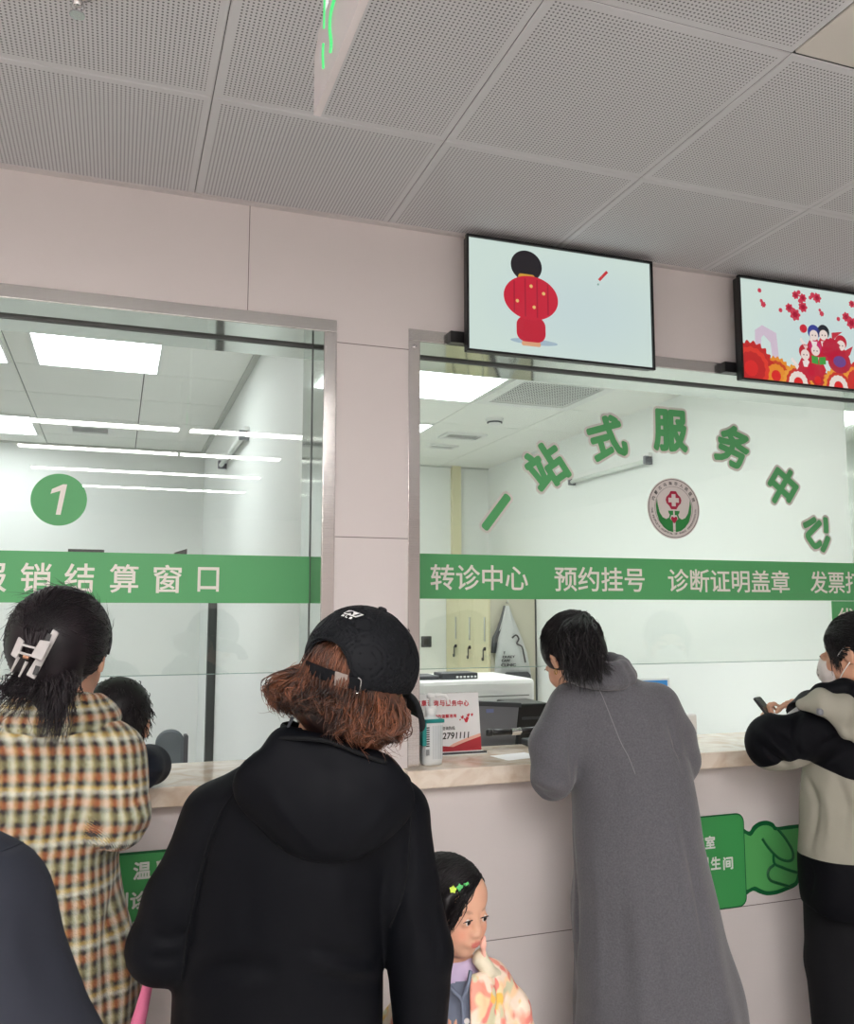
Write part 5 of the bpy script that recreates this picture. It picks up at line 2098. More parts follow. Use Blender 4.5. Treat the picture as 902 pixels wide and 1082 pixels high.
def band_on_cap(name, u0, u1, v0, v1, mat, parent, lift, th=.014, n=24, slope=0.0):
    bm = bmesh.new()
    R_ = []
    for i in range(n + 1):
        u = u0 + (u1 - u0) * i / n
        R_.append([bm.verts.new(Vector(hd.w(on_cap(u, v + slope * u, 0, l))[0])) for v, l in ((v0, lift), (v1, lift), (v1, lift - th), (v0, lift - th))])
    for a, b in zip(R_, R_[1:]):
        for k in range(4):
            bm.faces.new((a[k], a[(k + 1) % 4], b[(k + 1) % 4], b[k]))
    bm.faces.new(R_[0])
    bm.faces.new(R_[-1][::-1])
    bmesh.ops.recalc_face_normals(bm, faces=bm.faces)
    return obj(name, bm, mat, parent, smooth=False)


v0 = -.047
st = band_on_cap('strap', -.060, .074, v0, v0 + .019, 'cap', cap, 1.035)
bk = band_on_cap('buckle', .024, .042, v0 - .001, v0 + .020, simple('brushed nickel', (196, 190, 184), .3, metal=1.0, bump=.3, bscale=500), cap, 1.06, .02, 6)
seam('strap_loop', [hd.w(on_cap(u, v, 0, 1.06))[0] for u, v in ((.056, v0 + .021), (.061, v0 + .019), (.062, v0 + .009), (.061, v0 - .001), (.055, v0 - .003))], cap, 'chrome', .0013)
seam('opening_binding', [hd.w(on_cap(.0445 * math.cos(a), v0 + .018 + .040 * math.sin(a) ** .8 if math.sin(a) > 0 else v0 + .018, 0, 1.012))[0] for a in np.linspace(0.01, math.pi - .01, 15)], cap, 'cap', .0022, sub=3)
# white league mark and letters embroidered on the back
lg = [(-.014, .0), (.010, .0), (.015, .013), (-.008, .013), (-.0125, .011)]
LE = .60
lo_ = strip_on_cap('logo', [(u + .002, v) for u, v in lg], 'white_pl', cap, 1.016, e0=LE)
strip_on_cap('logo_figure', [(-.010, .002), (-.006, .002), (-.001, .006), (.002, .002), (.004, .0025), (.002, .008), (.0, .0105), (-.003, .010), (-.006, .007)], 'cap', lo_, 1.022, e0=LE)
strip_on_cap('logo_figure', [(.007, .002), (.010, .0025), (.0135, .011), (.011, .011)], 'cap', lo_, 1.022, e0=LE)
for k, polys in enumerate(([[(0, 0), (.001, 0), (.001, .003), (.002, .001), (.003, .003), (.003, 0), (.004, 0), (.004, .0045), (.003, .0045), (.002, .0025), (.001, .0045), (0, .0045)]], [[(0, 0), (.004, 0), (.004, .001), (.001, .001), (.001, .0045), (0, .0045)]], [[(0, 0), (.003, 0), (.004, .001), (.0035, .0023), (.004, .0035), (.003, .0045), (0, .0045)]])):
    for pl in polys:
        strip_on_cap('logo_letter', [(u - .010 + k * .0075, v - .0075) for u, v in pl], 'white_pl', lo_, 1.018, e0=LE)
# brim
bm = bmesh.new()
top, bot = [], []
nu, nv = 20, 8
for i in range(nu + 1):
    a = -1.22 + 2.44 * i / nu
    rt, rb = [], []
    for k in range(nv + 1):
        q = k / nv
        ext = .088 * max(0, math.cos(a * .72)) ** .6 * q
        x = (.094 + ext * .12) * math.sin(a)
        y = -.012 + .1165 * math.cos(a) + ext
        z = .012 + .014 * math.cos(a) - .035 * q * q - 1.6 * x * x * q - .004
        rt.append(bm.verts.new(Vector(hd.w((x, y, z + .0018))[0])))
        rb.append(bm.verts.new(Vector(hd.w((x, y, z - .0018))[0])))
    top.append(rt)
    bot.append(rb)
for i in range(nu):
    for k in range(nv):
        bm.faces.new((top[i][k], top[i + 1][k], top[i + 1][k + 1], top[i][k + 1]))
        bm.faces.new((bot[i][k], bot[i][k + 1], bot[i + 1][k + 1], bot[i + 1][k]))
for i in range(nu):
    bm.faces.new((top[i][nv], top[i + 1][nv], bot[i + 1][nv], bot[i][nv]))
    bm.faces.new((top[i][0], bot[i][0], bot[i + 1][0], top[i + 1][0]))
for i in (0, nu):
    for k in range(nv):
        bm.faces.new((top[i][k], top[i][k + 1], bot[i][k + 1], bot[i][k]))
bmesh.ops.recalc_face_normals(bm, faces=bm.faces)
obj('brim', bm, 'cap', cap, smooth=True)

# pink bag carried on the hidden forearm of the hoodie wearer
t = thing('pink_bag', 'pink bag whose strap shows below the hoodie sleeve, beside plaid coat', 'bag', tuple(pt(140, 1150, 1.66)))
bm = tube(smooth_path([pt(160, 1000, 1.60), pt(157, 1035, 1.60), pt(150, 1065, 1.60), pt(144, 1095, 1.60), pt(146, 1150, 1.60)], 5), [.006 + .012 * i / 20 for i in range(21)], 10)
obj('strap', bm, 'pink', t, smooth=True)
bm = bmesh.new()
c = pt(160, 1230, 1.60)
R_ = []
for z, w_, d_ in ((.10, .030, .015), (.08, .055, .025), (.0, .065, .035), (-.10, .065, .04), (-.13, .058, .035)):
    R_.append([bm.verts.new((c[0] + w_ * math.cos(2 * math.pi * k / 24), c[1] + d_ * math.sin(2 * math.pi * k / 24), c[2] + z)) for k in range(24)])
for a, b in zip(R_, R_[1:]):
    for k in range(24):
        bm.faces.new((a[k], b[k], b[(k + 1) % 24], a[(k + 1) % 24]))
bm.faces.new(R_[0])
bm.faces.new(R_[-1][::-1])
bmesh.ops.recalc_face_normals(bm, faces=bm.faces)
obj('bag_body', bm, 'pink', t, smooth=True)

# ======== woman in the plaid coat
hd = Hd(64, 690, 1.70, -12, -6, 3, 1.0)
j = dict(neck=pt(58, 752, 1.71), chest=pt(38, 870, 1.70), waist=pt(36, 1000, 1.70),
         shL=pt(-42, 806, 1.70), elL=pt(-62, 925, 1.68), wrL=pt(-20, 930, 1.92),
         shR=pt(110, 804, 1.70), elR=pt(124, 870, 1.655), wrR=pt(112, 872, 1.90))
base = pt(40, 1082, 1.70)
lower(j, base, -4, .82)
spec = dict(j=j, head=(hd.o, hd.R), base=base, fwd=yawv(-4))
p = mk_person('person in orange and mint plaid wool coat with claw clip in black hair', spec, .0075)
legs(spec, p)


def plaid_mat():
    m, nt, b = new_mat('plaid wool')
    u, v = attr_node(nt, 'cu'), attr_node(nt, 'cv')
    tc = N(nt, 'ShaderNodeTexCoord')
    nz = N(nt, 'ShaderNodeTexNoise')
    nz.inputs['Scale'].default_value = 260
    nz.inputs['Detail'].default_value = 3
    nt.links.new(tc.outputs['Object'], nz.inputs['Vector'])
    jit = val(nt, 'MULTIPLY', val(nt, 'SUBTRACT', nz.outputs['Fac'], .5), .55)
    dg = val(nt, 'MULTIPLY', val(nt, 'SINE', val(nt, 'MULTIPLY', val(nt, 'ADD', u, v), 1500)), .10)
    U = val(nt, 'ADD', val(nt, 'ADD', val(nt, 'DIVIDE', u, .0255), jit), dg)
    V = val(nt, 'ADD', val(nt, 'SUBTRACT', val(nt, 'DIVIDE', v, .0232), jit), dg)

    def ramp(fac, stops):
        r = N(nt, 'ShaderNodeValToRGB')
        r.color_ramp.interpolation = 'CONSTANT'
        while len(r.color_ramp.elements) < len(stops):
            r.color_ramp.elements.new(.5)
        for e, (p_, c_) in zip(r.color_ramp.elements, stops):
            e.position = p_
            e.color = lin(c_)
        nt.links.new(fac, r.inputs[0])
        return r.outputs[0]
    dk, mint, yel, org, olv, wht = (40, 33, 34), (164, 176, 160), (216, 180, 92), (196, 116, 62), (150, 144, 100), (214, 214, 202)
    wu = ramp(val(nt, 'FRACT', U), [(0, dk), (.40, mint), (.62, wht), (.80, olv)])
    q = 1 / 4.0
    wv = ramp(val(nt, 'FRACT', val(nt, 'MULTIPLY', V, .25)), [(0, dk), (.38 * q, wht), (.7 * q, yel), (q, dk), (1.4 * q, org), (2 * q, dk), (2.38 * q, olv), (3 * q, dk), (3.4 * q, org)])
    tw = val(nt, 'MULTIPLY_ADD', val(nt, 'SINE', val(nt, 'MULTIPLY', val(nt, 'SUBTRACT', u, v), 1900)), .30, .40)
    nt.links.new(mixc(nt, tw, wu, wv), b.inputs['Base Color'])
    b.inputs['Roughness'].default_value = .95
    b.inputs['Sheen Weight'].default_value = .15
    bn = N(nt, 'ShaderNodeBump')
    bn.inputs['Strength'].default_value = .5
    bn.inputs['Distance'].default_value = .004
    nt.links.new(nz.outputs['Fac'], bn.inputs['Height'])
    nt.links.new(bn.outputs['Normal'], b.inputs['Normal'])
    return m


MAT['plaid'] = plaid_mat()


def sleeve_uv(axes, c0, R0):
    """cu, cv in metres: around and along the sleeve nearest to a vertex, else around and up the trunk."""
    def calc(v):
        best = np.full(len(v), 9.0)
        cu = v[:, 0] + .6 * v[:, 1]
        cv = v[:, 2] + .04 * v[:, 0]
        return cu, cv
        for a, b, ra, off in axes:
            ab = b - a
            L = np.linalg.norm(ab)
            d = ab / L
            t = np.clip((v - a) @ d, 0, L)
            q = v - a - t[:, None] * d
            dist = np.linalg.norm(q, axis=1)
            e1 = np.cross(d, (0.02, -1, 0.05))
            e1 /= np.linalg.norm(e1)
            e2 = np.cross(d, e1)
            use = (dist < ra * 1.08) & (dist < best)
            cu[use] = (v[use, 0] * .95 + .55 * v[use, 1]) + off
            cv[use] = v[use, 2] + .35 * v[use, 0] + .2 * v[use, 1]
            best[use] = dist[use]
        return cu, cv
    return calc


shR, elR, wrR = pt(112, 806, 1.69), pt(126, 866, 1.655), pt(112, 870, 1.92)
shL, elL, wrL = pt(-44, 806, 1.70), pt(-66, 925, 1.68), pt(-24, 930, 1.92)
cfd = Field()
cfd.loft(rows([(752, 22, 96, .07), (772, -28, 122, .105), (800, -62, 130, .13), (850, -64, 130, .145), (910, -60, 126, .15), (960, -58, 129, .155), (1040, -60, 139, .165), (1090, -62, 142, .17), (1260, -70, 150, .19), (1330, -72, 152, .195)], 1.70), n=2.4, yaw=-4, k=.03)
cfd.chain([shR, elR], [.072, .066], k=.02)
cfd.chain([elR, wrR], [.066, .05], k=.015)
cfd.chain([shL, elL], [.072, .066], k=.02)
cfd.chain([elL, wrL], [.066, .05], k=.015)
cfd.chain([pt(104, 790, 1.56), pt(112, 830, 1.55), pt(120, 880, 1.55)], .008, k=.02, mode='s')
cfd.chain([pt(140, 842, 1.60), pt(130, 858, 1.585), pt(118, 862, 1.575)], .007, k=.02, mode='s')
cfd.chain([pt(115, 960, 1.555), pt(122, 1010, 1.555), pt(118, 1070, 1.55)], .012, k=.03, mode='s')
cfd.warp = noise_fold(11, .0055, (11, 9, 6))
PWF = True
suv = sleeve_uv([(shR, elR, .072, 0.0), (elR, wrR, .066, .13), (shL, elL, .072, 0.0), (elL, wrL, .066, .2)], pt(36, 860, 1.70), .16)
coat = cfd.mesh('coat', .0075, 'plaid', p, attr={'cu': lambda v: suv(v)[0], 'cv': lambda v: suv(v)[1]})
folds(coat, [([(104, 778), (112, 802), (117, 840), (114, 882)], -.008, .009), ([(152, 838), (138, 850), (119, 856)], -.009, .010), ([(158, 862), (140, 868), (120, 866)], .006, .009),
             ([(154, 880), (138, 884), (118, 878)], -.008, .009), ([(124, 930), (114, 1000), (116, 1075)], -.014, .014), ([(130, 950), (134, 1010), (130, 1070)], .010, .013),
             ([(150, 815), (136, 828), (122, 832)], -.005, .010), ([(60, 800), (66, 850), (62, 900)], -.004, .02), ([(20, 830), (26, 890)], .004, .02), ([(90, 900), (94, 960), (88, 1010)], .005, .02)])
nk = pt(62, 738, 1.71)
cl = Field()
rg = [nk + np.array((.078 * math.sin(a), -.078 * math.cos(a), -.012 + .012 * math.cos(a))) for a in np.linspace(-2.6, 2.6, 12)]
cl.chain(rg, .019, k=.01)
rg2 = [nk + np.array((.092 * math.sin(a), -.092 * math.cos(a), -.036)) for a in np.linspace(-2.6, 2.6, 12)]
cl.chain(rg2, .022, k=.02)
cl.warp = noise_fold(2, .003, (20, 15, 12))
cl.mesh('coat_collar', .006, 'plaid', p, attr={'cu': lambda v: np.arctan2(v[:, 0] - nk[0], -(v[:, 1] - nk[1])) * .1, 'cv': lambda v: v[:, 2] * 1.3})
# hair gathered into the claw clip
HC, HR = (0, -.020, .026), (.088, .110, .096)
hf = hd.field()
hf.ell(HC, HR, k=.02)
hf.ell((-.002, -.088, .004), (.060, .048, .075), k=.04)
hf.ell((.012, -.060, -.070), (.038, .040, .046), k=.03)
hf.ell((.025, .11, -.03), (.092, .105, .10), k=.01, mode='s')
hf.cone((-.16, .04, -.035), (.16, .04, -.035), .045, .045, k=.02, mode='s')
hair = hf.mesh('hair', .005, 'hair_dark', p, attr={'tone': lambda v: .3 + 0 * v[:, 0]})
cur, rad, tone = [], [], []
clip_l = np.array((-.002, -.128, .006))
for i in range(1300):
    a = rng.uniform(0, 2 * math.pi)
    d0 = np.array((math.sin(a) * .9, .38 + .45 * math.cos(a) * 0 + rng.uniform(-.5, .1), math.cos(a) * .9))
    if d0[2] < -.5:
        d0[1] -= .5
    d1 = (clip_l - np.array(HC)) + np.array((rng.normal(0, .010), 0, rng.normal(0, .03)))
    c = arc_on(HC, HR, d0 / np.linalg.norm(d0) * .1, d1, 9, 1.0 + rng.uniform(.0, .022), .01)
    c = np.array(HC) + (c - np.array(HC)) * (1 + .10 * np.linspace(0, 1, 9) ** 1.5)[:, None]
    cur.append(hd.w(c + rng.normal(0, .0012, c.shape)))
    rad.append(rng.uniform(.0008, .0019))
    tone.append(rng.uniform(.1, .75))
for i in range(240):                                   # twist above the clip
    s = rng.uniform(-1, 1)
    pts = [np.array((-.004 + s * .018, -.120, .050 + rng.uniform(-.01, .01))), np.array((-.004 + s * .022, -.138, .030)), np.array((-.006 + s * .014, -.138, .000)), np.array((-.004 + s * .018, -.124, -.03))]
    cur.append(hd.w(jitter_path(pts, 0, rng, .005, 4)))
    rad.append(rng.uniform(.001, .002))
    tone.append(rng.uniform(.4, 1))
for i in range(330):                                   # tail down over the collar
    x = rng.uniform(-.050, .060)
    L = rng.uniform(.02, .05) + (.055 if .012 < x < .05 else 0)
    sx = .012 if x > .005 else -.03
    pts = [np.array((x * .8, -.105, -.035)), np.array((x, -.112, -.06)), np.array((x * .9 + sx * .6, -.116, -.06 - L * .55)), np.array((x * .75 + sx, -.124, -.06 - L))]
    cur.append(hd.w(jitter_path(pts, 0, rng, .012, 4)))
    rad.append(rng.uniform(.0006, .0013))
    tone.append(rng.uniform(.1, .8))
for i in range(80):
    d0 = rng.normal(0, 1, 3)
    d0[2] = abs(d0[2])
    d0[1] = -abs(d0[1]) * .5
    q = on_ell(HC, None, HR, d0, 1.0)
    t_ = np.cross(d0, (0, 1, 0)) * .03
    pts = [q, q + d0 / np.linalg.norm(d0) * .005 + t_ * .5, q + d0 / np.linalg.norm(d0) * .008 + t_]
    cur.append(hd.w(jitter_path(pts, 0, rng, .004, 4)))
    rad.append(.0005)
    tone.append(.5)
strands('swept_locks', cur, rad, 'hair_dark', hair, tone)
# thin headband
pts = [on_ell(HC, None, HR, (math.sin(a), .28 + .10 * abs(math.sin(a)), math.cos(a)), 1.035) for a in np.linspace(-1.85, 1.85, 25)]
obj('headband', tube(hd.w(pts), .0038, 8), simple('black headband', (22, 24, 30), .3), p, smooth=True)
# claw clip
MAT['clip'] = simple('grey translucent clip', (176, 172, 170), .3)
CM = hd.M() @ Matrix.Translation((-.014, -.146, -.004)) @ Matrix.Rotation(.22, 4, 'Y')
ck = obj('claw_clip', prism([(-.006, -.042), (.010, -.046), (.022, .042), (.010, .046)], -.008, 0, M=CM @ Matrix.Translation((.016, 0, 0)) @ Matrix.Rotation(.25, 4, 'Z')), 'clip', p, bevel=.002)
obj('claw_wing', prism([(-.020, -.014), (-.006, -.018), (-.004, .014), (-.018, .020)], -.012, -.006, M=CM @ Matrix.Translation((-.004, 0, -.002)) @ Matrix.Rotation(-.3, 4, 'Z')), 'clip', ck, bevel=.002)
obj('claw_wing', prism([(-.004, -.012), (.018, -.014), (.022, .022), (.002, .020)], -.018, -.012, M=CM @ Matrix.Translation((.014, 0, .002))), 'clip', ck, bevel=.002)
for z in (-.008, .006):
    obj('hinge_bar', tube([CM @ Vector((-.012, -.010, z)), CM @ Vector((.016, -.014, z))], .0022, 8), 'clip', ck)
obj('spring', tube([CM @ Vector((-.004, -.006, -.012)), CM @ Vector((.006, -.006, -.012))], .0045, 10), simple('copper spring', (150, 110, 86), .3, metal=.8), ck)
for x, z0, z1 in ((-.012, -.016, -.044), (.004, -.020, -.048)):
    obj('claw_tooth', tube([CM @ Vector((x, -.004, z0)), CM @ Vector((x - .004, -.002, z1))], [.003, .0016], 8), 'clip', ck)
for z in (.028, -.030):
    obj('clip_slot', B(.022, .030, -.0092, -.0078, z - .008, z + .008, M=CM), 'black', ck)

# ======== child leaning on the left counter
hd = Hd(124, 764, 2.20, -10, -14, 4, .93)
j = dict(neck=pt(122, 792, 2.22), chest=pt(108, 850, 2.23), waist=pt(92, 920, 2.22),
         shL=pt(82, 815, 2.22), elL=pt(72, 850, 2.24), wrL=pt(100, 826, 2.44),
         shR=pt(150, 808, 2.24), elR=pt(163, 812, 2.34), wrR=pt(140, 815, 2.47))
base = pt(84, 1020, 2.22)
lower(j, base, -8, .68, .62)
spec = dict(j=j, head=(hd.o, hd.R), hs=.93, base=base, fwd=yawv(-8), scale=.66)
p = mk_person('person with short black hair in navy jacket leaning on left counter', spec, .007)
legs(spec, p)
MAT['navy'] = cloth_mat('navy jacket', (28, 33, 44), .7, bump=.3, folds=.6)
cfd = Field()
cfd.loft(rows([(796, 104, 142, .05), (812, 80, 150, .075), (845, 66, 140, .095), (885, 56, 122, .10), (960, 52, 116, .10)], 2.22), n=2.4, yaw=-8, k=.03)
cfd.chain([pt(148, 812, 2.24), pt(160, 809, 2.34)], [.052, .048], k=.03)
cfd.chain([pt(160, 809, 2.34), pt(140, 813, 2.45)], [.048, .036], k=.02)
cfd.chain([pt(84, 815, 2.22), pt(72, 850, 2.24), pt(100, 828, 2.42)], [.055, .048, .036], k=.02)
cfd.chain([pt(104, 796, 2.16), pt(122, 800, 2.13), pt(142, 797, 2.17)], .020, k=.02)
cfd.warp = noise_fold(21, .004, (18, 14, 12))
jo = cfd.mesh('jacket', .007, 'navy', p)
folds(jo, [([(150, 800), (160, 806), (170, 804)], -.006, .008), ([(152, 822), (164, 824)], -.006, .008), ([(156, 812), (172, 816)], .005, .008)])
HC, HR = (0, -.020, .026), (.085, .106, .094)
hf = hd.field()
hf.ell(sc_(hd, *HC), sc_(hd, *HR), k=.02)
hf.ell(sc_(hd, 0, -.055, -.04), sc_(hd, .068, .055, .05), k=.02)
hf.ell(sc_(hd, 0, .11, -.035), sc_(hd, .09, .10, .095), k=.008, mode='s')
hair = hf.mesh('hair', .0055, 'hair_black', p, attr={'tone': lambda v: .3 + 0 * v[:, 0]})
cur, rad, tone = [], [], []
for i in range(500):
    d0 = rng.normal(0, 1, 3)
    d0[1] = d0[1] * .8 - .35
    q = on_ell(HC, None, HR, d0, 1.0)
    if q[1] > .03 and q[2] < .07:
        continue
    n_ = d0 / np.linalg.norm(d0)
    cur.append(hd.w(jitter_path([q, q + n_ * .006 + np.array((0, 0, -.008)), q + n_ * .009 + np.array((rng.normal(0, .004), 0, -.022))], 0, rng, .003, 3)))
    rad.append(rng.uniform(.0008, .0016))
    tone.append(rng.uniform(0, .9))
strands('short_locks', cur, rad, 'hair_black', hair, tone)

# ======== near figure in the dark coat, cut by the left edge
j = dict(neck=pt(-170, 800, .86), chest=pt(-165, 1010, .86), waist=pt(-160, 1260, .86),
         shL=pt(-330, 985, .90), elL=pt(-400, 1220, .88), wrL=pt(-340, 1400, .98),
         shR=pt(-35, 985, .85), elR=pt(30, 1190, .84), wrR=pt(0, 1330, .98))
hd = Hd(-178, 690, .87, -5, -5, 0, 1.0)
base = pt(-160, 1260, .86)
lower(j, base, 0, .86)
spec = dict(j=j, head=(hd.o, hd.R), base=base, fwd=yawv(0))
p = mk_person('person in plain dark navy coat, only a shoulder showing at lower left', spec, .008)
legs(spec, p)
MAT['dark_coat'] = cloth_mat('dark navy coat cloth', (34, 37, 46), .8, weave=1500, bump=.15, folds=.25)
cfd = Field()
ra = MPX(88, .85)
cfd.loft(rows([(850, -235, -105, .07), (905, -290, -40, .10), (960, -330, 10, .115), (1050, -330, 10, .125), (1250, -330, 0, .13), (1500, -340, 5, .14)], .86), n=2.4, yaw=0, k=.03)
cfd.cone(pt(-170, 870, .86), pt(-40, 972, .85), .062, ra, k=.02)
cfd.cone(pt(-170, 870, .86), pt(-325, 985, .89), .062, ra, k=.02)
cfd.chain([pt(-40, 975, .85), pt(28, 1150, .84), pt(52, 1250, .86)], [ra, ra * .92, ra * .85], k=.02)
cfd.chain([pt(52, 1250, .86), pt(10, 1330, .98)], [ra * .85, ra * .7], k=.02)
cfd.chain([pt(-325, 985, .89), pt(-400, 1220, .88), pt(-350, 1400, .97)], [ra, ra * .9, ra * .7], k=.02)
cfd.chain([pt(-60, 915, .75), pt(-20, 900, .77), pt(10, 893, .81), pt(24, 896, .84)], .005, k=.008, mode='s')
cfd.warp = noise_fold(31, .0025)
nco = cfd.mesh('coat', .0055, 'dark_coat', p)
sf = folds(nco, [([(-40, 912), (-10, 902), (10, 895), (26, 890)], -.003, .005), ([(20, 950), (45, 1010), (60, 1080)], -.003, .02), ([(2, 985), (20, 1040)], .003, .02)])
obj('shoulder_seam', tube(sf.path([(-30, 909), (-8, 902), (10, 896), (24, 890)], 5), .0011, 6), 'dark_coat', nco, smooth=True)
cl = Field()
nk = pt(-170, 815, .86)
cl.chain([nk + np.array((.075 * math.sin(a), -.075 * math.cos(a), 0)) for a in np.linspace(-2.7, 2.7, 12)], .022, k=.01)
cl.mesh('coat_collar', .006, 'dark_coat', p)
hf = hd.field()
hf.ell((0, -.020, .026), (.086, .108, .095), k=.02)
hf.ell((0, -.055, -.04), (.07, .055, .05), k=.02)
hf.ell((0, .11, -.035), (.09, .10, .095), k=.008, mode='s')
hf.mesh('hair', .006, 'hair_black', p, attr={'tone': lambda v: .3 + 0 * v[:, 0]})

# ======== woman in the long grey coat
hd = Hd(604, 692, 2.60, 4, -30, -10, 1.0)
j = dict(neck=pt(628, 722, 2.57), chest=pt(648, 780, 2.57), waist=pt(664, 850, 2.58),
         shL=pt(600, 752, 2.56), elL=pt(584, 818, 2.52), wrL=pt(604, 788, 2.68),
         shR=pt(690, 752, 2.56), elR=pt(716, 800, 2.56), wrR=pt(690, 785, 2.76))
base = pt(684, 1082, 2.52)
lower(j, base, -26, .82, .62, lean=.02)
j['hip'] = pt(672, 890, 2.58)
spec = dict(j=j, head=(hd.o, hd.R), base=base, fwd=yawv(-20))
p = mk_person('person in long grey wool coat with black ponytail bending over right counter', spec, .0075)
legs(spec, p)
MAT['grey_wool'] = cloth_mat('grey wool', (90, 90, 95), .95, weave=220, bump=.5, mottle=.4, fuzz=.25)
cfd = Field()


def gw_fold(a, z):
    return .035 * np.sin(7 * a + 1.0) * np.clip((1.0 - z) / .6, 0, 1) + .018 * np.sin(11 * a + 2.5) * np.clip((.8 - z) / .5, 0, 1)


cfd.loft(rows([(703, 614, 650, .06, .03), (722, 594, 682, .085, .02), (745, 586, 702, .115, .01), (785, 592, 716, .13), (830, 598, 726, .135, -.03), (865, 601, 736, .145, -.05), (910, 603, 746, .155, -.07), (960, 603, 757, .165, -.08), (1010, 603, 767, .175, -.09), (1085, 604, 783, .185, -.10), (1180, 604, 800, .195, -.11)], 2.56), n=2.3, yaw=-26, k=.03, fold=gw_fold)
cfd.chain([pt(606, 748, 2.55), pt(584, 790, 2.50), pt(582, 824, 2.46)], [.075, .070, .066], k=.03)
cfd.chain([pt(582, 824, 2.46), pt(604, 786, 2.66)], [.066, .05], k=.02)
cfd.chain([pt(690, 748, 2.57), pt(708, 778, 2.58), pt(714, 802, 2.58)], [.072, .060, .055], k=.03)
cfd.chain([pt(714, 802, 2.58), pt(690, 783, 2.76)], [.055, .045], k=.02)
cfd.chain([pt(602, 770, 2.40), pt(603, 810, 2.37), pt(602, 850, 2.36)], .008, k=.02, mode='s')
cfd.chain([pt(566, 838, 2.43), pt(580, 846, 2.40), pt(598, 845, 2.39)], .006, k=.02, mode='s')
cfd.chain([pt(703, 760, 2.46), pt(714, 790, 2.46), pt(722, 815, 2.47)], .006, k=.02, mode='s')
cfd.warp = noise_fold(41, .0055, (10, 8, 5))
coat = cfd.mesh('coat', .008, 'grey_wool', p)
sf = folds(coat, [([(568, 838), (582, 846), (599, 843)], -.008, .010), ([(562, 800), (580, 812), (598, 812)], -.006, .012), ([(564, 822), (582, 830), (598, 826)], .005, .010),
                  ([(600, 765), (604, 800), (602, 848)], -.009, .010), ([(700, 742), (712, 778), (722, 815)], -.008, .010), ([(714, 790), (728, 800)], -.005, .009),
                  ([(604, 860), (609, 960), (607, 1080)], -.009, .012), ([(716, 850), (738, 950), (758, 1080)], -.010, .014), ([(655, 900), (660, 1000), (662, 1080)], -.007, .024),
                  ([(690, 900), (704, 1000), (712, 1080)], .008, .022), ([(628, 880), (632, 980), (630, 1080)], .007, .02), ([(700, 830), (720, 920), (738, 1020)], .007, .016),
                  ([(640, 790), (650, 830), (648, 870)], -.004, .02)])
sm = [pt(x, y, 2.55 - d) for x, y, d in ((628, 700, .085), (636, 718, .105), (646, 745, .125), (656, 772, .136), (664, 795, .146), (671, 815, .158))]
obj('back_seam', tube(sf.path([(627, 716), (636, 735), (646, 760), (656, 785), (664, 800), (671, 818)], 5), .0014, 6), cloth_mat('grey seam', (122, 120, 124), .9), coat, smooth=True)
cl = Field()
nk = pt(632, 704, 2.57)
cl.chain([nk + np.array((.070 * math.sin(a), -.070 * math.cos(a), -.016 * math.cos(a) + .010)) for a in np.linspace(-2.5, 2.5, 12)], .020, k=.01)
cl.chain([nk + np.array((.085 * math.sin(a), -.088 * math.cos(a), -.016 * math.cos(a) - .022)) for a in np.linspace(-2.5, 2.5, 12)], .020, k=.02)
cl.warp = noise_fold(2, .002, (20, 15, 12))
cl.mesh('coat_collar', .006, 'grey_wool', p)
HC, HR = (0, -.020, .026), (.086, .108, .094)
hf = hd.field()
hf.ell(HC, HR, k=.02)
hf.ell((0, -.06, -.03), (.066, .05, .055), k=.03)
hf.ell((0, .115, -.035), (.085, .10, .095), k=.008, mode='s')
hair = hf.mesh('hair', .0055, 'hair_black', p, attr={'tone': lambda v: .25 + 0 * v[:, 0]})
tie = np.array((.012, -.118, .062))
cur, rad, tone = [], [], []
for i in range(650):
    a = rng.uniform(0, 2 * math.pi)
    d0 = np.array((math.sin(a), .30 + rng.uniform(-.4, .2), math.cos(a)))
    if d0[2] < -.3:
        d0[1] -= .5
    c = arc_on(HC, HR, d0 / np.linalg.norm(d0) * .1, tie - np.array(HC), 8, 1.0 + rng.uniform(0, .025))
    cur.append(hd.w(c + rng.normal(0, .0012, c.shape)))
    rad.append(rng.uniform(.0009, .0018))
    tone.append(rng.uniform(.0, .6))
wt = hd.w(tie)[0]
for i in range(480):                                    # ponytail falls straight down
    r1 = rng.normal(0, 1, 3)
    e = pt(rng.uniform(596, 640), rng.uniform(700, 726), rng.uniform(2.40, 2.47))
    m1 = pt(rng.uniform(592, 628), rng.uniform(664, 674), 2.42 + rng.uniform(-.01, .03))
    pts = [wt + r1 * .006, m1, m1 * .45 + e * .55 + r1 * .004, e]
    cur.append(jitter_path(pts, 0, rng, .010, 4))
    rad.append(rng.uniform(.0012, .0022))
    tone.append(rng.uniform(.0, .7))
for i in range(24):
    q = on_ell(HC, None, HR, rng.normal(0, 1, 3) * (1, .6, 1) + np.array((0, -.5, .2)), 1.02)
    pts = hd.w([q])[0]
    pts = [pts, pts + rng.normal(0, .006, 3) + np.array((0, -.005, -.004)), pts + rng.normal(0, .010, 3) + np.array((0, -.008, -.02))]
    cur.append(jitter_path(pts, 0, rng, .004, 3))
    rad.append(.0005)
    tone.append(.4)
for i in range(40):                                     # wisps over the collar at the right
    a0 = pt(rng.uniform(622, 632), rng.uniform(685, 695), 2.47)
    pts = [a0, pt(rng.uniform(634, 640), rng.uniform(698, 706), 2.46), pt(rng.uniform(640, 652), rng.uniform(704, 712), 2.46)]
    cur.append(jitter_path(pts, 0, rng, .008, 3))
    rad.append(.0006)
    tone.append(.3)
strands('ponytail', cur, rad, 'hair_black', hair, tone)
obj('hair_tie', tube([wt + np.array((.012 * math.cos(a), .004 * math.sin(a), .012 * math.sin(a))) for a in np.linspace(0, 6.28, 14)], .004, 8), 'black', hair, smooth=True)
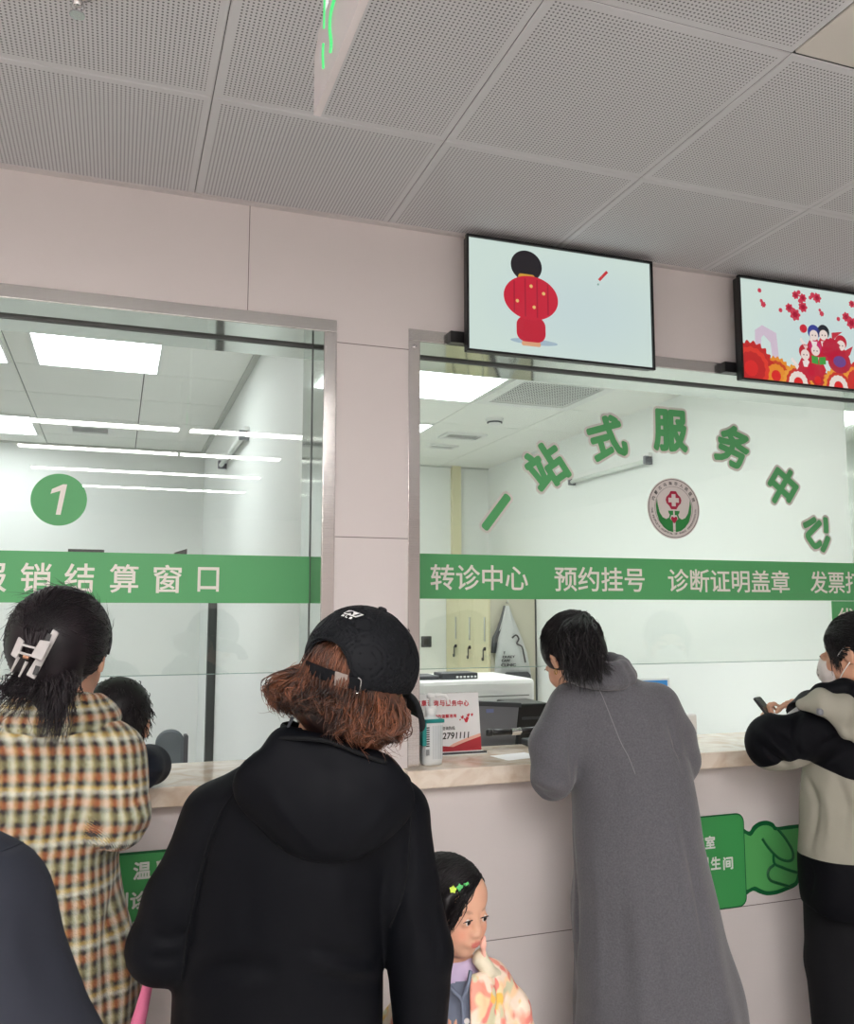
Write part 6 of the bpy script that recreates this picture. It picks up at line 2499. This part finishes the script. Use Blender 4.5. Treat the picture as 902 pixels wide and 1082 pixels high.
ew = hd.w((-.082, -.002, -.040))[0]
obj('earring', tube([ew + np.array((.0, .007 * math.cos(a), .007 * math.sin(a))) for a in np.linspace(0, 6.28, 14)], .0012, 6), simple('gold', (220, 180, 90), .25, metal=1), p, smooth=True)

# ======== masked person at the right
TT = 2.80
hd = Hd(904, 690, TT, 23, -13, 2, 1.04)
j = dict(neck=pt(916, 738, TT + .01), chest=pt(915, 820, TT), waist=pt(915, 900, TT),
         shL=pt(872, 765, TT), elL=pt(812, 790, TT - .03), wrL=pt(814, 776, TT + .09),
         shR=pt(965, 765, TT + .16), elR=pt(900, 790, TT + .30), wrR=pt(868, 745, TT + .20))
base = pt(908, 1082, TT)
fw = yawv(20)
lower(j, base, 20, .82, .95)
vr = np.array((math.cos(YAW + .45), -math.sin(YAW + .45), 0))      # sideways, seen from the viewer
vf = np.array((math.sin(YAW + .45), math.cos(YAW + .45), 0))
spec = dict(j=j, head=(hd.o, hd.R), hs=1.04, base=base, fwd=fw, scale=.97,
            handL=((np.array((-.02, .10, 1.0)) - vr * .15, vr * .8 + vf * .5), dict(size=.74, curl=(50, 54, 58, 62), side=-1, thumb=30)),
            handR=((-vr * 1.0 + np.array((0, 0, .10)), np.array((0, 0, -1.0)) + vf * .2), dict(size=.88, curl=(22, 26, 28, 30), side=1, thumb=25)))
p = mk_person('person in black and sage jacket with white face mask, looking at a phone', spec, .0055)
legs(spec, p, r=(.115, .10, .09))
Lw = [pt(838, 728, TT), pt(915, 812, TT)]


def sage(v):
    """1 where the jacket is sage: the shoulder panel right of a slanting seam, and the middle band of the body."""
    d = v - np.array(CAM)
    lat = d @ np.array((math.cos(YAW), -math.sin(YAW), 0))
    l0 = (Lw[0] - np.array(CAM)) @ np.array((math.cos(YAW), -math.sin(YAW), 0))
    l1 = (Lw[1] - np.array(CAM)) @ np.array((math.cos(YAW), -math.sin(YAW), 0))
    zl = Lw[0][2] + (lat - l0) / (l1 - l0) * (Lw[1][2] - Lw[0][2])
    up = v[:, 2] > zl + .0
    z_hi = pt(880, 806, TT)[2] + .03 * np.sin(lat * 18)
    z_lo = pt(880, 899, TT)[2]
    mid = (v[:, 2] < z_hi) & (v[:, 2] > z_lo)
    dd = np.maximum(v[:, 2] - zl, np.minimum(z_hi - v[:, 2], v[:, 2] - z_lo))
    return np.clip(.5 + dd / .03, 0, 1)


m, nt, b = new_mat('black and sage jacket cloth')
b.inputs['Specular IOR Level'].default_value = .12
nt.links.new(mixc(nt, val(nt, 'GREATER_THAN', attr_node(nt, 'sage'), .5), lin((9, 10, 15)), lin((150, 148, 136))), b.inputs['Base Color'])
b.inputs['Roughness'].default_value = .75
tc = N(nt, 'ShaderNodeTexCoord')
w_ = N(nt, 'ShaderNodeTexNoise')
w_.inputs['Scale'].default_value = 11
w_.inputs['Distortion'].default_value = .8
nt.links.new(tc.outputs['Object'], w_.inputs['Vector'])
bn = N(nt, 'ShaderNodeBump')
bn.inputs['Strength'].default_value = .35
bn.inputs['Distance'].default_value = .01
nt.links.new(w_.outputs['Fac'], bn.inputs['Height'])
nt.links.new(bn.outputs['Normal'], b.inputs['Normal'])
MAT['jacket_block'] = m
cfd = Field()
cfd.loft(rows([(742, 884, 948, .07), (760, 860, 972, .10), (800, 846, 984, .125), (850, 838, 990, .135), (905, 838, 992, .14), (948, 842, 990, .14), (953, 844, 988, .14)], TT), n=2.5, yaw=0, k=.02)
cfd.chain([pt(878, 768, TT - .05), pt(835, 785, TT - .06), pt(818, 784, TT - .04)], [.085, .078, .082], k=.03)
cfd.chain([pt(818, 784, TT - .04), pt(816, 772, TT + .05)], [.082, .048], k=.02)
cfd.chain([pt(962, 768, TT + .14), pt(905, 788, TT + .26), pt(872, 752, TT + .22)], [.085, .07, .045], k=.02)
cfd.chain([pt(852, 812, TT - .13), pt(860, 850, TT - .14), pt(858, 895, TT - .14)], .010, k=.03, mode='s')
cfd.chain([pt(880, 815, TT - .15), pt(892, 850, TT - .15)], .010, k=.03, mode='s')
cfd.chain([pt(850, 748, TT - .10), pt(846, 775, TT - .145), pt(840, 800, TT - .14)], .007, k=.03, mode='s')
cfd.warp = noise_fold(51, .0045, (14, 11, 9))
jo = cfd.mesh('jacket', .006, 'jacket_block', p, attr={'sage': sage})
folds(jo, [([(812, 768), (828, 782), (846, 800)], -.016, .011), ([(800, 784), (815, 798), (834, 810)], -.013, .010), ([(806, 774), (820, 788), (838, 806)], .009, .010), ([(846, 750), (840, 775), (844, 802)], -.009, .011),
           ([(862, 792), (880, 782), (898, 780)], -.011, .012), ([(866, 762), (876, 785), (872, 800)], .006, .012), ([(848, 815), (862, 850), (856, 896)], -.012, .013), ([(880, 812), (894, 850), (890, 896)], -.010, .013),
           ([(868, 830), (876, 862), (872, 896)], .008, .012), ([(850, 905), (858, 925), (854, 946)], -.006, .011), ([(796, 770), (800, 790), (812, 806)], -.005, .010)])
cl = Field()
cl.chain([pt(848, 745, TT - .06), pt(868, 732, TT - .07), pt(892, 728, TT - .08), pt(920, 733, TT - .06), pt(944, 745, TT)], [.020, .026, .03, .03, .028], k=.02)
cl.chain([pt(890, 736, TT + .05), pt(910, 724, TT - .02), pt(940, 736, TT + .04)], [.03, .035, .03], k=.02)
cl.mesh('jacket_collar', .006, 'hoodie', p)
cl = Field()
cl.chain([pt(846, 746, TT - .10), pt(868, 744, TT - .135), pt(890, 752, TT - .15), pt(915, 768, TT - .14), pt(940, 778, TT - .10)], [.020, .030, .036, .036, .03], k=.03)
cl.chain([pt(872, 752, TT - .145), pt(895, 775, TT - .15), pt(925, 790, TT - .13)], [.018, .028, .03], k=.04)
cl.warp = noise_fold(8, .007, (26, 20, 16))
cl.mesh('hood', .006, cloth_mat('sage hood cloth', (152, 150, 138), .75, bump=.3, folds=.6), p)
obj('toggle', lathe([(.007, -.010), (.010, -.006), (.010, .006), (.007, .010)], 12, M=Matrix.Translation(pt(866, 752, TT - .16))), 'mgrey', p, smooth=True)
# loose dark cuff of the far sleeve
cl = Field()
cl.chain([pt(842, 752, TT + .10), pt(856, 744, TT + .13), pt(872, 742, TT + .18)], [.036, .042, .045], k=.02)
cl.cone(pt(828, 758, TT + .06), pt(846, 750, TT + .11), .028, .03, k=.006, mode='s')
cl.mesh('cuff', .0055, cloth_mat('dark grey cuff', (58, 58, 60), .8), p)
# hair
HC, HR = (0, -.022, .028), (.087, .109, .096)
q = lambda c: tuple(v * hd.s for v in c)
hf = hd.field()
hf.ell(q(HC), q(HR), k=.02)
hf.ell(q((0, -.07, -.02)), q((.07, .055, .06)), k=.03)
hf.ell(q((0, .125, -.035)), q((.10, .105, .10)), k=.008, mode='s')
for s_ in (-1, 1):
    hf.cone(q((s_ * .095, -.008, -.012)), q((s_ * .065, -.012, -.03)), .030, .03, k=.008, mode='s')
hair = hf.mesh('hair', .005, 'hair_black', p, attr={'tone': lambda v: .2 + 0 * v[:, 0]})
tie = np.array((0, -.130, -.01))
cur, rad, tone = [], [], []
for i in range(650):
    a = rng.uniform(-2.0, 2.0)
    d0 = np.array((math.sin(a), .75 + rng.uniform(-.9, .2), math.cos(a)))
    c = arc_on(HC, HR, d0 / np.linalg.norm(d0) * .1, tie - np.array(HC) + np.array((0, 0, rng.normal(0, .02))), 8, 1.0 + rng.uniform(0, .02))
    cur.append(hd.w(c + rng.normal(0, .001, c.shape)))
    rad.append(rng.uniform(.0009, .0017))
    tone.append(rng.uniform(0, .6))
for i in range(200):
    r1 = rng.normal(0, 1, 3) * .012
    cur.append(hd.w(jitter_path([tie + r1, tie + np.array((0, -.02, -.02)) + r1, tie + np.array((0, -.015, -.09)) + r1 * 1.5, tie + np.array((0, 0, -.13)) + r1], 0, rng, .006, 4)))
    rad.append(.0018)
    tone.append(rng.uniform(0, .6))
for i in range(120):                                   # loose locks in front of the ears
    s_ = rng.choice([-1, 1])
    y0 = rng.uniform(.028, .050)
    pts = [np.array((s_ * .070, y0, .065)), np.array((s_ * .081, y0 - .002, .030)), np.array((s_ * .078, y0 - .004, -.005)), np.array((s_ * .073, y0 - .002 + rng.normal(0, .004), -.03 - rng.uniform(0, .03)))]
    cur.append(hd.w(jitter_path(pts, 0, rng, .004, 4)))
    rad.append(.0011)
    tone.append(rng.uniform(0, .5))
strands('tied_hair', cur, rad, 'hair_black', hair, tone)
# face mask
MAT['mask'] = cloth_mat('white pleated mask', (226, 216, 214), .8, bump=.3)
mf = hd.field()
mf.ell(q((0, .052, -.052)), q((.066, .070, .064)), k=.02)
mf.cone(q((0, .096, .004)), q((0, .112, -.040)), .014, .018, k=.03)
mf.plane(q((0, .06, .010)), (0, -.15, 1))
mf.plane(q((0, .040, 0)), (0, -1, -.25))
for dz in (-.03, -.048, -.066):
    mf.chain([q((s2 * .066, .09 - abs(s2) * .04, dz)) if False else q((s2 * .07, .052 + .072 * math.sqrt(max(0, 1 - (s2 * .98) ** 2)), dz)) for s2 in np.linspace(-1, 1, 11)], .0026, k=.004, mode='s')
mk = mf.mesh('face_mask', .0036, 'mask', p)
for s_ in (-1, 1):
    for za, zb in ((-.018, .020), (-.074, -.030)):
        pts = [q((s_ * .060, .046, za)), q((s_ * .078, .018, (za + zb) / 2)), q((s_ * .086, -.010, zb))]
        obj('ear_loop', tube([hd.o + hd.R @ np.array(v) for v in smooth_path(pts, 5)], .0016, 6), 'white_pl', mk, smooth=True)

# phone, papers
pa, pb = pt(799, 737, TT + .12), pt(826, 771, TT + .06)
ax = (pa - pb)
Lp = np.linalg.norm(ax)
zx = ax / Lp
yx = vf - zx * (vf @ zx)
yx /= np.linalg.norm(yx)
xx = np.cross(yx, zx)
PM = Matrix([[xx[i], yx[i], zx[i], ((pa + pb) / 2)[i]] for i in range(3)] + [[0, 0, 0, 1]])
PM = PM @ Matrix.Rotation(math.radians(83), 4, 'Z')
t = thing('phone', 'dark phone held up in the masked person\'s hand', 'phone', tuple((pa + pb) / 2))
obj('phone_body', prism(rrect(-.036, .036, -Lp * .5, Lp * .5, .009), -.004, .004, M=PM), 'black', t, bevel=.0015)
obj('phone_screen', prism(rrect(-.033, .033, -Lp * .5 + .004, Lp * .5 - .004, .007), .0042, .0046, M=PM), simple('dark glass', (20, 22, 26), .08), t)
obj('camera_bump', prism(rrect(-.030, -.008, Lp * .5 - .040, Lp * .5 - .012, .005), -.0065, -.004, M=PM), 'dgrey', t)
t = thing('paper_sheet', 'white sheet of paper held by the masked person behind the phone', 'paper', tuple(pt(838, 756, TT + .12)))
c0, c1, c2, c3 = pt(820, 762, TT + .08), pt(848, 742, TT + .14), pt(854, 752, TT + .10), pt(832, 772, TT + .05)
bm = bmesh.new()
vs = [bm.verts.new(c) for c in (c0, c1, c2, c3)]
nn = Vector(np.cross(c1 - c0, c3 - c0)).normalized() * .0012
vb = [bm.verts.new(v.co + nn) for v in vs]
bm.faces.new(vs)
bm.faces.new(vb[::-1])
for i in range(4):
    bm.faces.new((vs[i], vb[i], vb[(i + 1) % 4], vs[(i + 1) % 4]))
bmesh.ops.recalc_face_normals(bm, faces=bm.faces)
obj('sheet', bm, 'paper', t)
t = thing('green_card', 'small bright green card held above the masked person\'s hand', 'card', tuple(pt(863, 734, TT + .22)))
c = pt(864, 735, TT + .20)
GM = Matrix.Translation(c) @ Matrix.Rotation(-.5, 4, 'Z') @ Matrix.Rotation(.2, 4, 'Y')
obj('card', prism(rrect(-.024, .024, -.014, .014, .003), -.001, .001, M=GM), simple('bright green card', (96, 206, 96), .5), t)

# ======== little girl peeping from behind the hoodie
GT = 1.80
hd = Hd(476, 959, GT, 204, -8, -3, .81)
j = dict(neck=pt(480, 1022, GT + .01), chest=pt(490, 1080, GT + .01), waist=pt(490, 1160, GT),
         shR=pt(440, 1052, GT - .02), elR=pt(420, 1100, GT - .03), wrR=pt(452, 1098, GT - .12),
         shL=pt(528, 1046, GT + .03), elL=pt(548, 1100, GT + .05), wrL=pt(520, 1150, GT - .04))
gb = pt(490, 1160, GT)
lower(j, gb, 190, .46, .62)
spec = dict(j=j, head=(hd.o, hd.R), hs=.81, base=gb, fwd=yawv(190), scale=.60, child=True, ears=True)
p = mk_person('small child with green star hair clips and peach floral jacket', spec, .0042, skin='skin_child')
legs(spec, p, r=(.10, .085, .075))
q = lambda c: tuple(v * hd.s for v in c)
# lavender shirt
MAT['lavender'] = cloth_mat('lavender cotton', (204, 188, 220), .8, bump=.15)
cfd = Field()
cfd.loft(rows([(1030, 462, 502, .045), (1042, 446, 524, .062), (1085, 446, 530, .075), (1160, 446, 530, .078)], GT), n=2.3, yaw=20, k=.02)
cfd.cone(pt(481, 1040, GT), pt(480, 1022, GT), .046, .042, k=.02)
cfd.mesh('shirt', .005, 'lavender', p)
# grey-blue cardigan with a V neck
MAT['cardigan'] = cloth_mat('grey blue knit', (122, 132, 152), .9, weave=700, bump=.5)
cfd = Field()
cfd.loft(rows([(1026, 462, 504, .05), (1042, 446, 520, .070), (1085, 440, 530, .080), (1160, 440, 530, .082)], GT), n=2.3, yaw=20, k=.02)
cfd.cone(pt(482, 1012, GT + .01), pt(481, 1046, GT + .0), .052, .050, k=.004, mode='s')
vd = -vf
cfd.chain([pt(478, 1020, GT - .09), pt(484, 1040, GT - .10), pt(488, 1054, GT - .10)], [.034, .016, .003], k=.004, mode='s')
cg = cfd.mesh('cardigan', .004, 'cardigan', p)
cv_ = [pt(x, y, GT - d) for x, y, d in ((470, 1034, .075), (478, 1046, .086), (487, 1056, .091), (489, 1072, .093), (490, 1095, .095))]
seam('cardigan_edge', cv_, cg, 'cardigan', .004)
seam('cardigan_edge', [pt(x, y, GT - d) for x, y, d in ((497, 1026, .06), (494, 1042, .083), (488, 1056, .091))], cg, 'cardigan', .004)
for x, y in ((493, 1079), (493, 1100)):
    obj('button', lathe([(.0055, -.001), (.0055, .0015), (.003, .002)], 12, M=Matrix.Translation(pt(x, y, GT - .0965)) @ Vector(pt(490, 1000, 1) * 0 + np.array((-.3, -.95, 0))).to_track_quat('Z', 'Y').to_matrix().to_4x4()), simple('pale button', (210, 206, 204), .3), cg)


def floral():
    m, nt, b = new_mat('peach floral jacket')
    tc = N(nt, 'ShaderNodeTexCoord')
    base = lin((246, 226, 206))
    cur_ = base
    for i, (sc2, th, col) in enumerate(((17, .53, (240, 160, 140)), (13, .58, (250, 214, 170)), (22, .60, (236, 138, 126)), (26, .635, (240, 190, 90)), (20, .62, (214, 210, 176)))):
        t_ = N(nt, 'ShaderNodeTexNoise')
        t_.inputs['Scale'].default_value = sc2
        t_.inputs['Detail'].default_value = 1.5
        mp = N(nt, 'ShaderNodeMapping')
        mp.inputs['Location'].default_value = (i * 3.7, i * 1.9, i * 5.3)
        nt.links.new(tc.outputs['Object'], mp.inputs['Vector'])
        nt.links.new(mp.outputs['Vector'], t_.inputs['Vector'])
        r = N(nt, 'ShaderNodeMapRange')
        r.inputs['From Min'].default_value = th - .02
        r.inputs['From Max'].default_value = th + .03
        nt.links.new(t_.outputs['Fac'], r.inputs['Value'])
        cur_ = mixc(nt, r.outputs[0], cur_, lin(col))
    nt.links.new(cur_, b.inputs['Base Color'])
    b.inputs['Roughness'].default_value = .6
    w2 = N(nt, 'ShaderNodeTexNoise')
    w2.inputs['Scale'].default_value = 28
    nt.links.new(tc.outputs['Object'], w2.inputs['Vector'])
    bn2 = N(nt, 'ShaderNodeBump')
    bn2.inputs['Strength'].default_value = .3
    bn2.inputs['Distance'].default_value = .01
    nt.links.new(w2.outputs['Fac'], bn2.inputs['Height'])
    nt.links.new(bn2.outputs['Normal'], b.inputs['Normal'])
    return m


MAT['floral'] = floral()
cfd = Field()
cfd.loft(rows([(1020, 456, 516, .062), (1036, 430, 538, .086), (1085, 424, 546, .098), (1170, 422, 550, .102)], GT), n=2.3, yaw=20, k=.02)
cfd.chain([pt(518, 1034, GT + .03), pt(540, 1066, GT + .04), pt(549, 1100, GT + .05)], [.040, .042, .038], k=.02)
cfd.cone(pt(549, 1100, GT + .05), pt(520, 1150, GT - .02), .038, .03, k=.01)
cfd.chain([pt(446, 1046, GT - .0), pt(420, 1085, GT - .02)], [.044, .040], k=.02)
cfd.cone(pt(420, 1085, GT - .02), pt(446, 1092, GT - .10), .038, .028, k=.01)
# opening down the front and round the neck
cfd.boxp(pt(462, 1090, GT - .12), (.060, .09, .20), R=ax_rot(-22, 0, 5), r=.01, k=.006, mode='s')
cfd.cone(pt(484, 1000, GT + .0), pt(482, 1050, GT), .055, .058, k=.006, mode='s')
cfd.warp = noise_fold(61, .003, (24, 20, 16))
jk = cfd.mesh('jacket', .0045, 'floral', p)
folds(jk, [([(522, 1032), (528, 1055), (522, 1078)], -.007, .008), ([(540, 1045), (534, 1062), (538, 1080)], -.005, .007), ([(506, 1045), (510, 1070)], .005, .008), ([(552, 1060), (546, 1072), (552, 1082)], -.005, .007)])
cl = Field()
cl.chain([pt(508, 1008, GT - .02), pt(506, 1016, GT - .03), pt(513, 1024, GT - .03), pt(524, 1028, GT)], [.006, .011, .013, .012], k=.012)
cl.warp = noise_fold(9, .003, (60, 50, 44))
cl.mesh('ruffled_collar', .004, cloth_mat('cream ruffle', (228, 220, 196), .8, bump=.3), p)
cl = Field()
cl.chain([pt(511, 1010, GT - .03), pt(510, 998, GT - .035), pt(512, 990, GT - .03)], [.0052, .005, .0035], k=.01)
cl.mesh('collar_tip', .0035, cloth_mat('pale pink collar', (240, 186, 170), .8), p)
# hair
HC, HR = (0, -.016, .030), (.0855, .110, .0945)
hf = hd.field()
hf.ell(q(HC), q(HR), k=.02)
hf.ell(q((0, -.05, -.05)), q((.076, .055, .07)), k=.03)
hf.ell(q((-.048, .124, .000)), q((.098, .094, .098)), k=.006, mode='s')
hf.ell(q((.005, .125, -.07)), q((.10, .10, .09)), k=.006, mode='s')
hf.chain([q((.050, .050, .074)), q((.070, .046, .045)), q((.076, .040, .010)), q((.074, .034, -.022))], [.005, .008, .008, .004], k=.012)
hair = hf.mesh('hair', .004, 'hair_black', p, attr={'tone': lambda v: .25 + 0 * v[:, 0]})
part = np.array((-.030, .02, .115))
cur, rad, tone = [], [], []
for i in range(420):
    s_ = 1 if rng.rand() < .8 else -1
    a = rng.uniform(-.7, .75)
    d0 = part - np.array(HC) + np.array((0, rng.uniform(-.10, .055), 0))
    d1 = np.array((s_ * .085, .060 * math.sin(a) - .025 * (s_ < 0), rng.uniform(-.06, -.01)))
    c = arc_on(HC, HR, d0, d1, 9, 1.0 + rng.uniform(0, .025), .01)
    cur.append(hd.w(c + rng.normal(0, .0008, c.shape)))
    rad.append(rng.uniform(.0008, .0016))
    tone.append(rng.uniform(0, .8))
for i in range(150):                                   # bang swept past the temple
    x0 = rng.uniform(.0, .03)
    pts = [np.array((x0 - .02, .060 + rng.uniform(-.01, .012), .098)), np.array((x0 + .025, .078 + rng.uniform(-.006, .006), .070)), np.array((.052 + rng.uniform(-.012, .014), .072, .030)), np.array((.066 + rng.uniform(-.016, .012), .060 + rng.uniform(-.01, .006), -.012 + rng.uniform(-.03, .02)))]
    pts = [np.array(HC) + (p_ - np.array(HC)) * 1.035 for p_ in pts]
    cur.append(hd.w(jitter_path(pts, 0, rng, .004, 4)))
    rad.append(.0011)
    tone.append(rng.uniform(0, .7))
for i in range(160):
    a = rng.uniform(.2, 1.1)
    pts = [np.array((.084, .03 * math.sin(a) + .005, .02)), np.array((.087, .03 * math.sin(a * 2), -.03)), np.array((.085 + rng.normal(0, .006), rng.uniform(-.03, .045), -.055 - rng.uniform(0, .035)))]
    cur.append(hd.w(jitter_path(pts, 0, rng, .004, 4)))
    rad.append(.0011)
    tone.append(rng.uniform(0, .7))
bf = hd.field()
bf.ell(q(HC), tuple(v * hd.s * 1.012 for v in HR), k=.01)
bf.plane(q((0, -.018, .03)), (-.0094, .005, -.0079))
bf.plane(q((0, 0, -.035)), (0, .3, -1))
bf.mesh('bangs', .0038, 'hair_black', hair, attr={'tone': lambda v: .25 + 0 * v[:, 0]})
strands('straight_locks', cur, rad, 'hair_black', hair, tone)
for px, py, col in ((478.5, 940, (214, 240, 70)), (486, 938, (60, 190, 90)), (493, 936, (70, 206, 96))):
    l_, n_ = ray_ell(px, py, hd.o, hd.R, q(HC), tuple(v * hd.s * 1.075 for v in HR))
    SM_ = Matrix.Translation(Vector(hd.o + hd.R @ l_)) @ Vector(-np.array(ray(px, py)) * .8 + (hd.R @ n_) * .2).to_track_quat('Z', 'Y').to_matrix().to_4x4() @ Matrix.Rotation(rng.uniform(0, 1), 4, 'Z')
    st_ = [((.0082 if i % 2 == 0 else .0056) * math.cos(math.pi * i / 5), (.0082 if i % 2 == 0 else .0056) * math.sin(math.pi * i / 5)) for i in range(10)]
    bm = prism(st_, -.002, .002, M=SM_ @ Matrix.Rotation(math.pi / 2, 4, 'X'))
    obj('star_clip', bm, simple('star %d' % col[0], col, .4), p, bevel=.0008)

# ------------------------------------------------------------------ light
def area(name, loc, size, power, col, rot=(0, 0, 0), sy=None):
    l = bpy.data.lights.new(name, 'AREA')
    l.energy = power
    l.color = col
    l.size = size
    if sy:
        l.shape = 'RECTANGLE'
        l.size_y = sy
    o = bpy.data.objects.new(name, l)
    o.location = loc
    o.rotation_euler = rot
    COL.objects.link(o)
    return o


w = bpy.data.worlds.new('world')
SC.world = w
w.use_nodes = True
w.node_tree.nodes['Background'].inputs[0].default_value = (.8, .85, .9, 1)
w.node_tree.nodes['Background'].inputs[1].default_value = .3
SC.view_settings.view_transform = 'Standard'
SC.view_settings.look = 'None'
SC.view_settings.exposure = 0.0
SC.view_settings.gamma = 1.0
SC.view_settings.use_curve_mapping = False
SC.cycles.use_denoising = True
SC.cycles.max_bounces = 10
SC.cycles.diffuse_bounces = 5
SC.cycles.glossy_bounces = 5
SC.cycles.transparent_max_bounces = 16
SC.cycles.sample_clamp_indirect = 6.0
SC.cycles.caustics_reflective = False
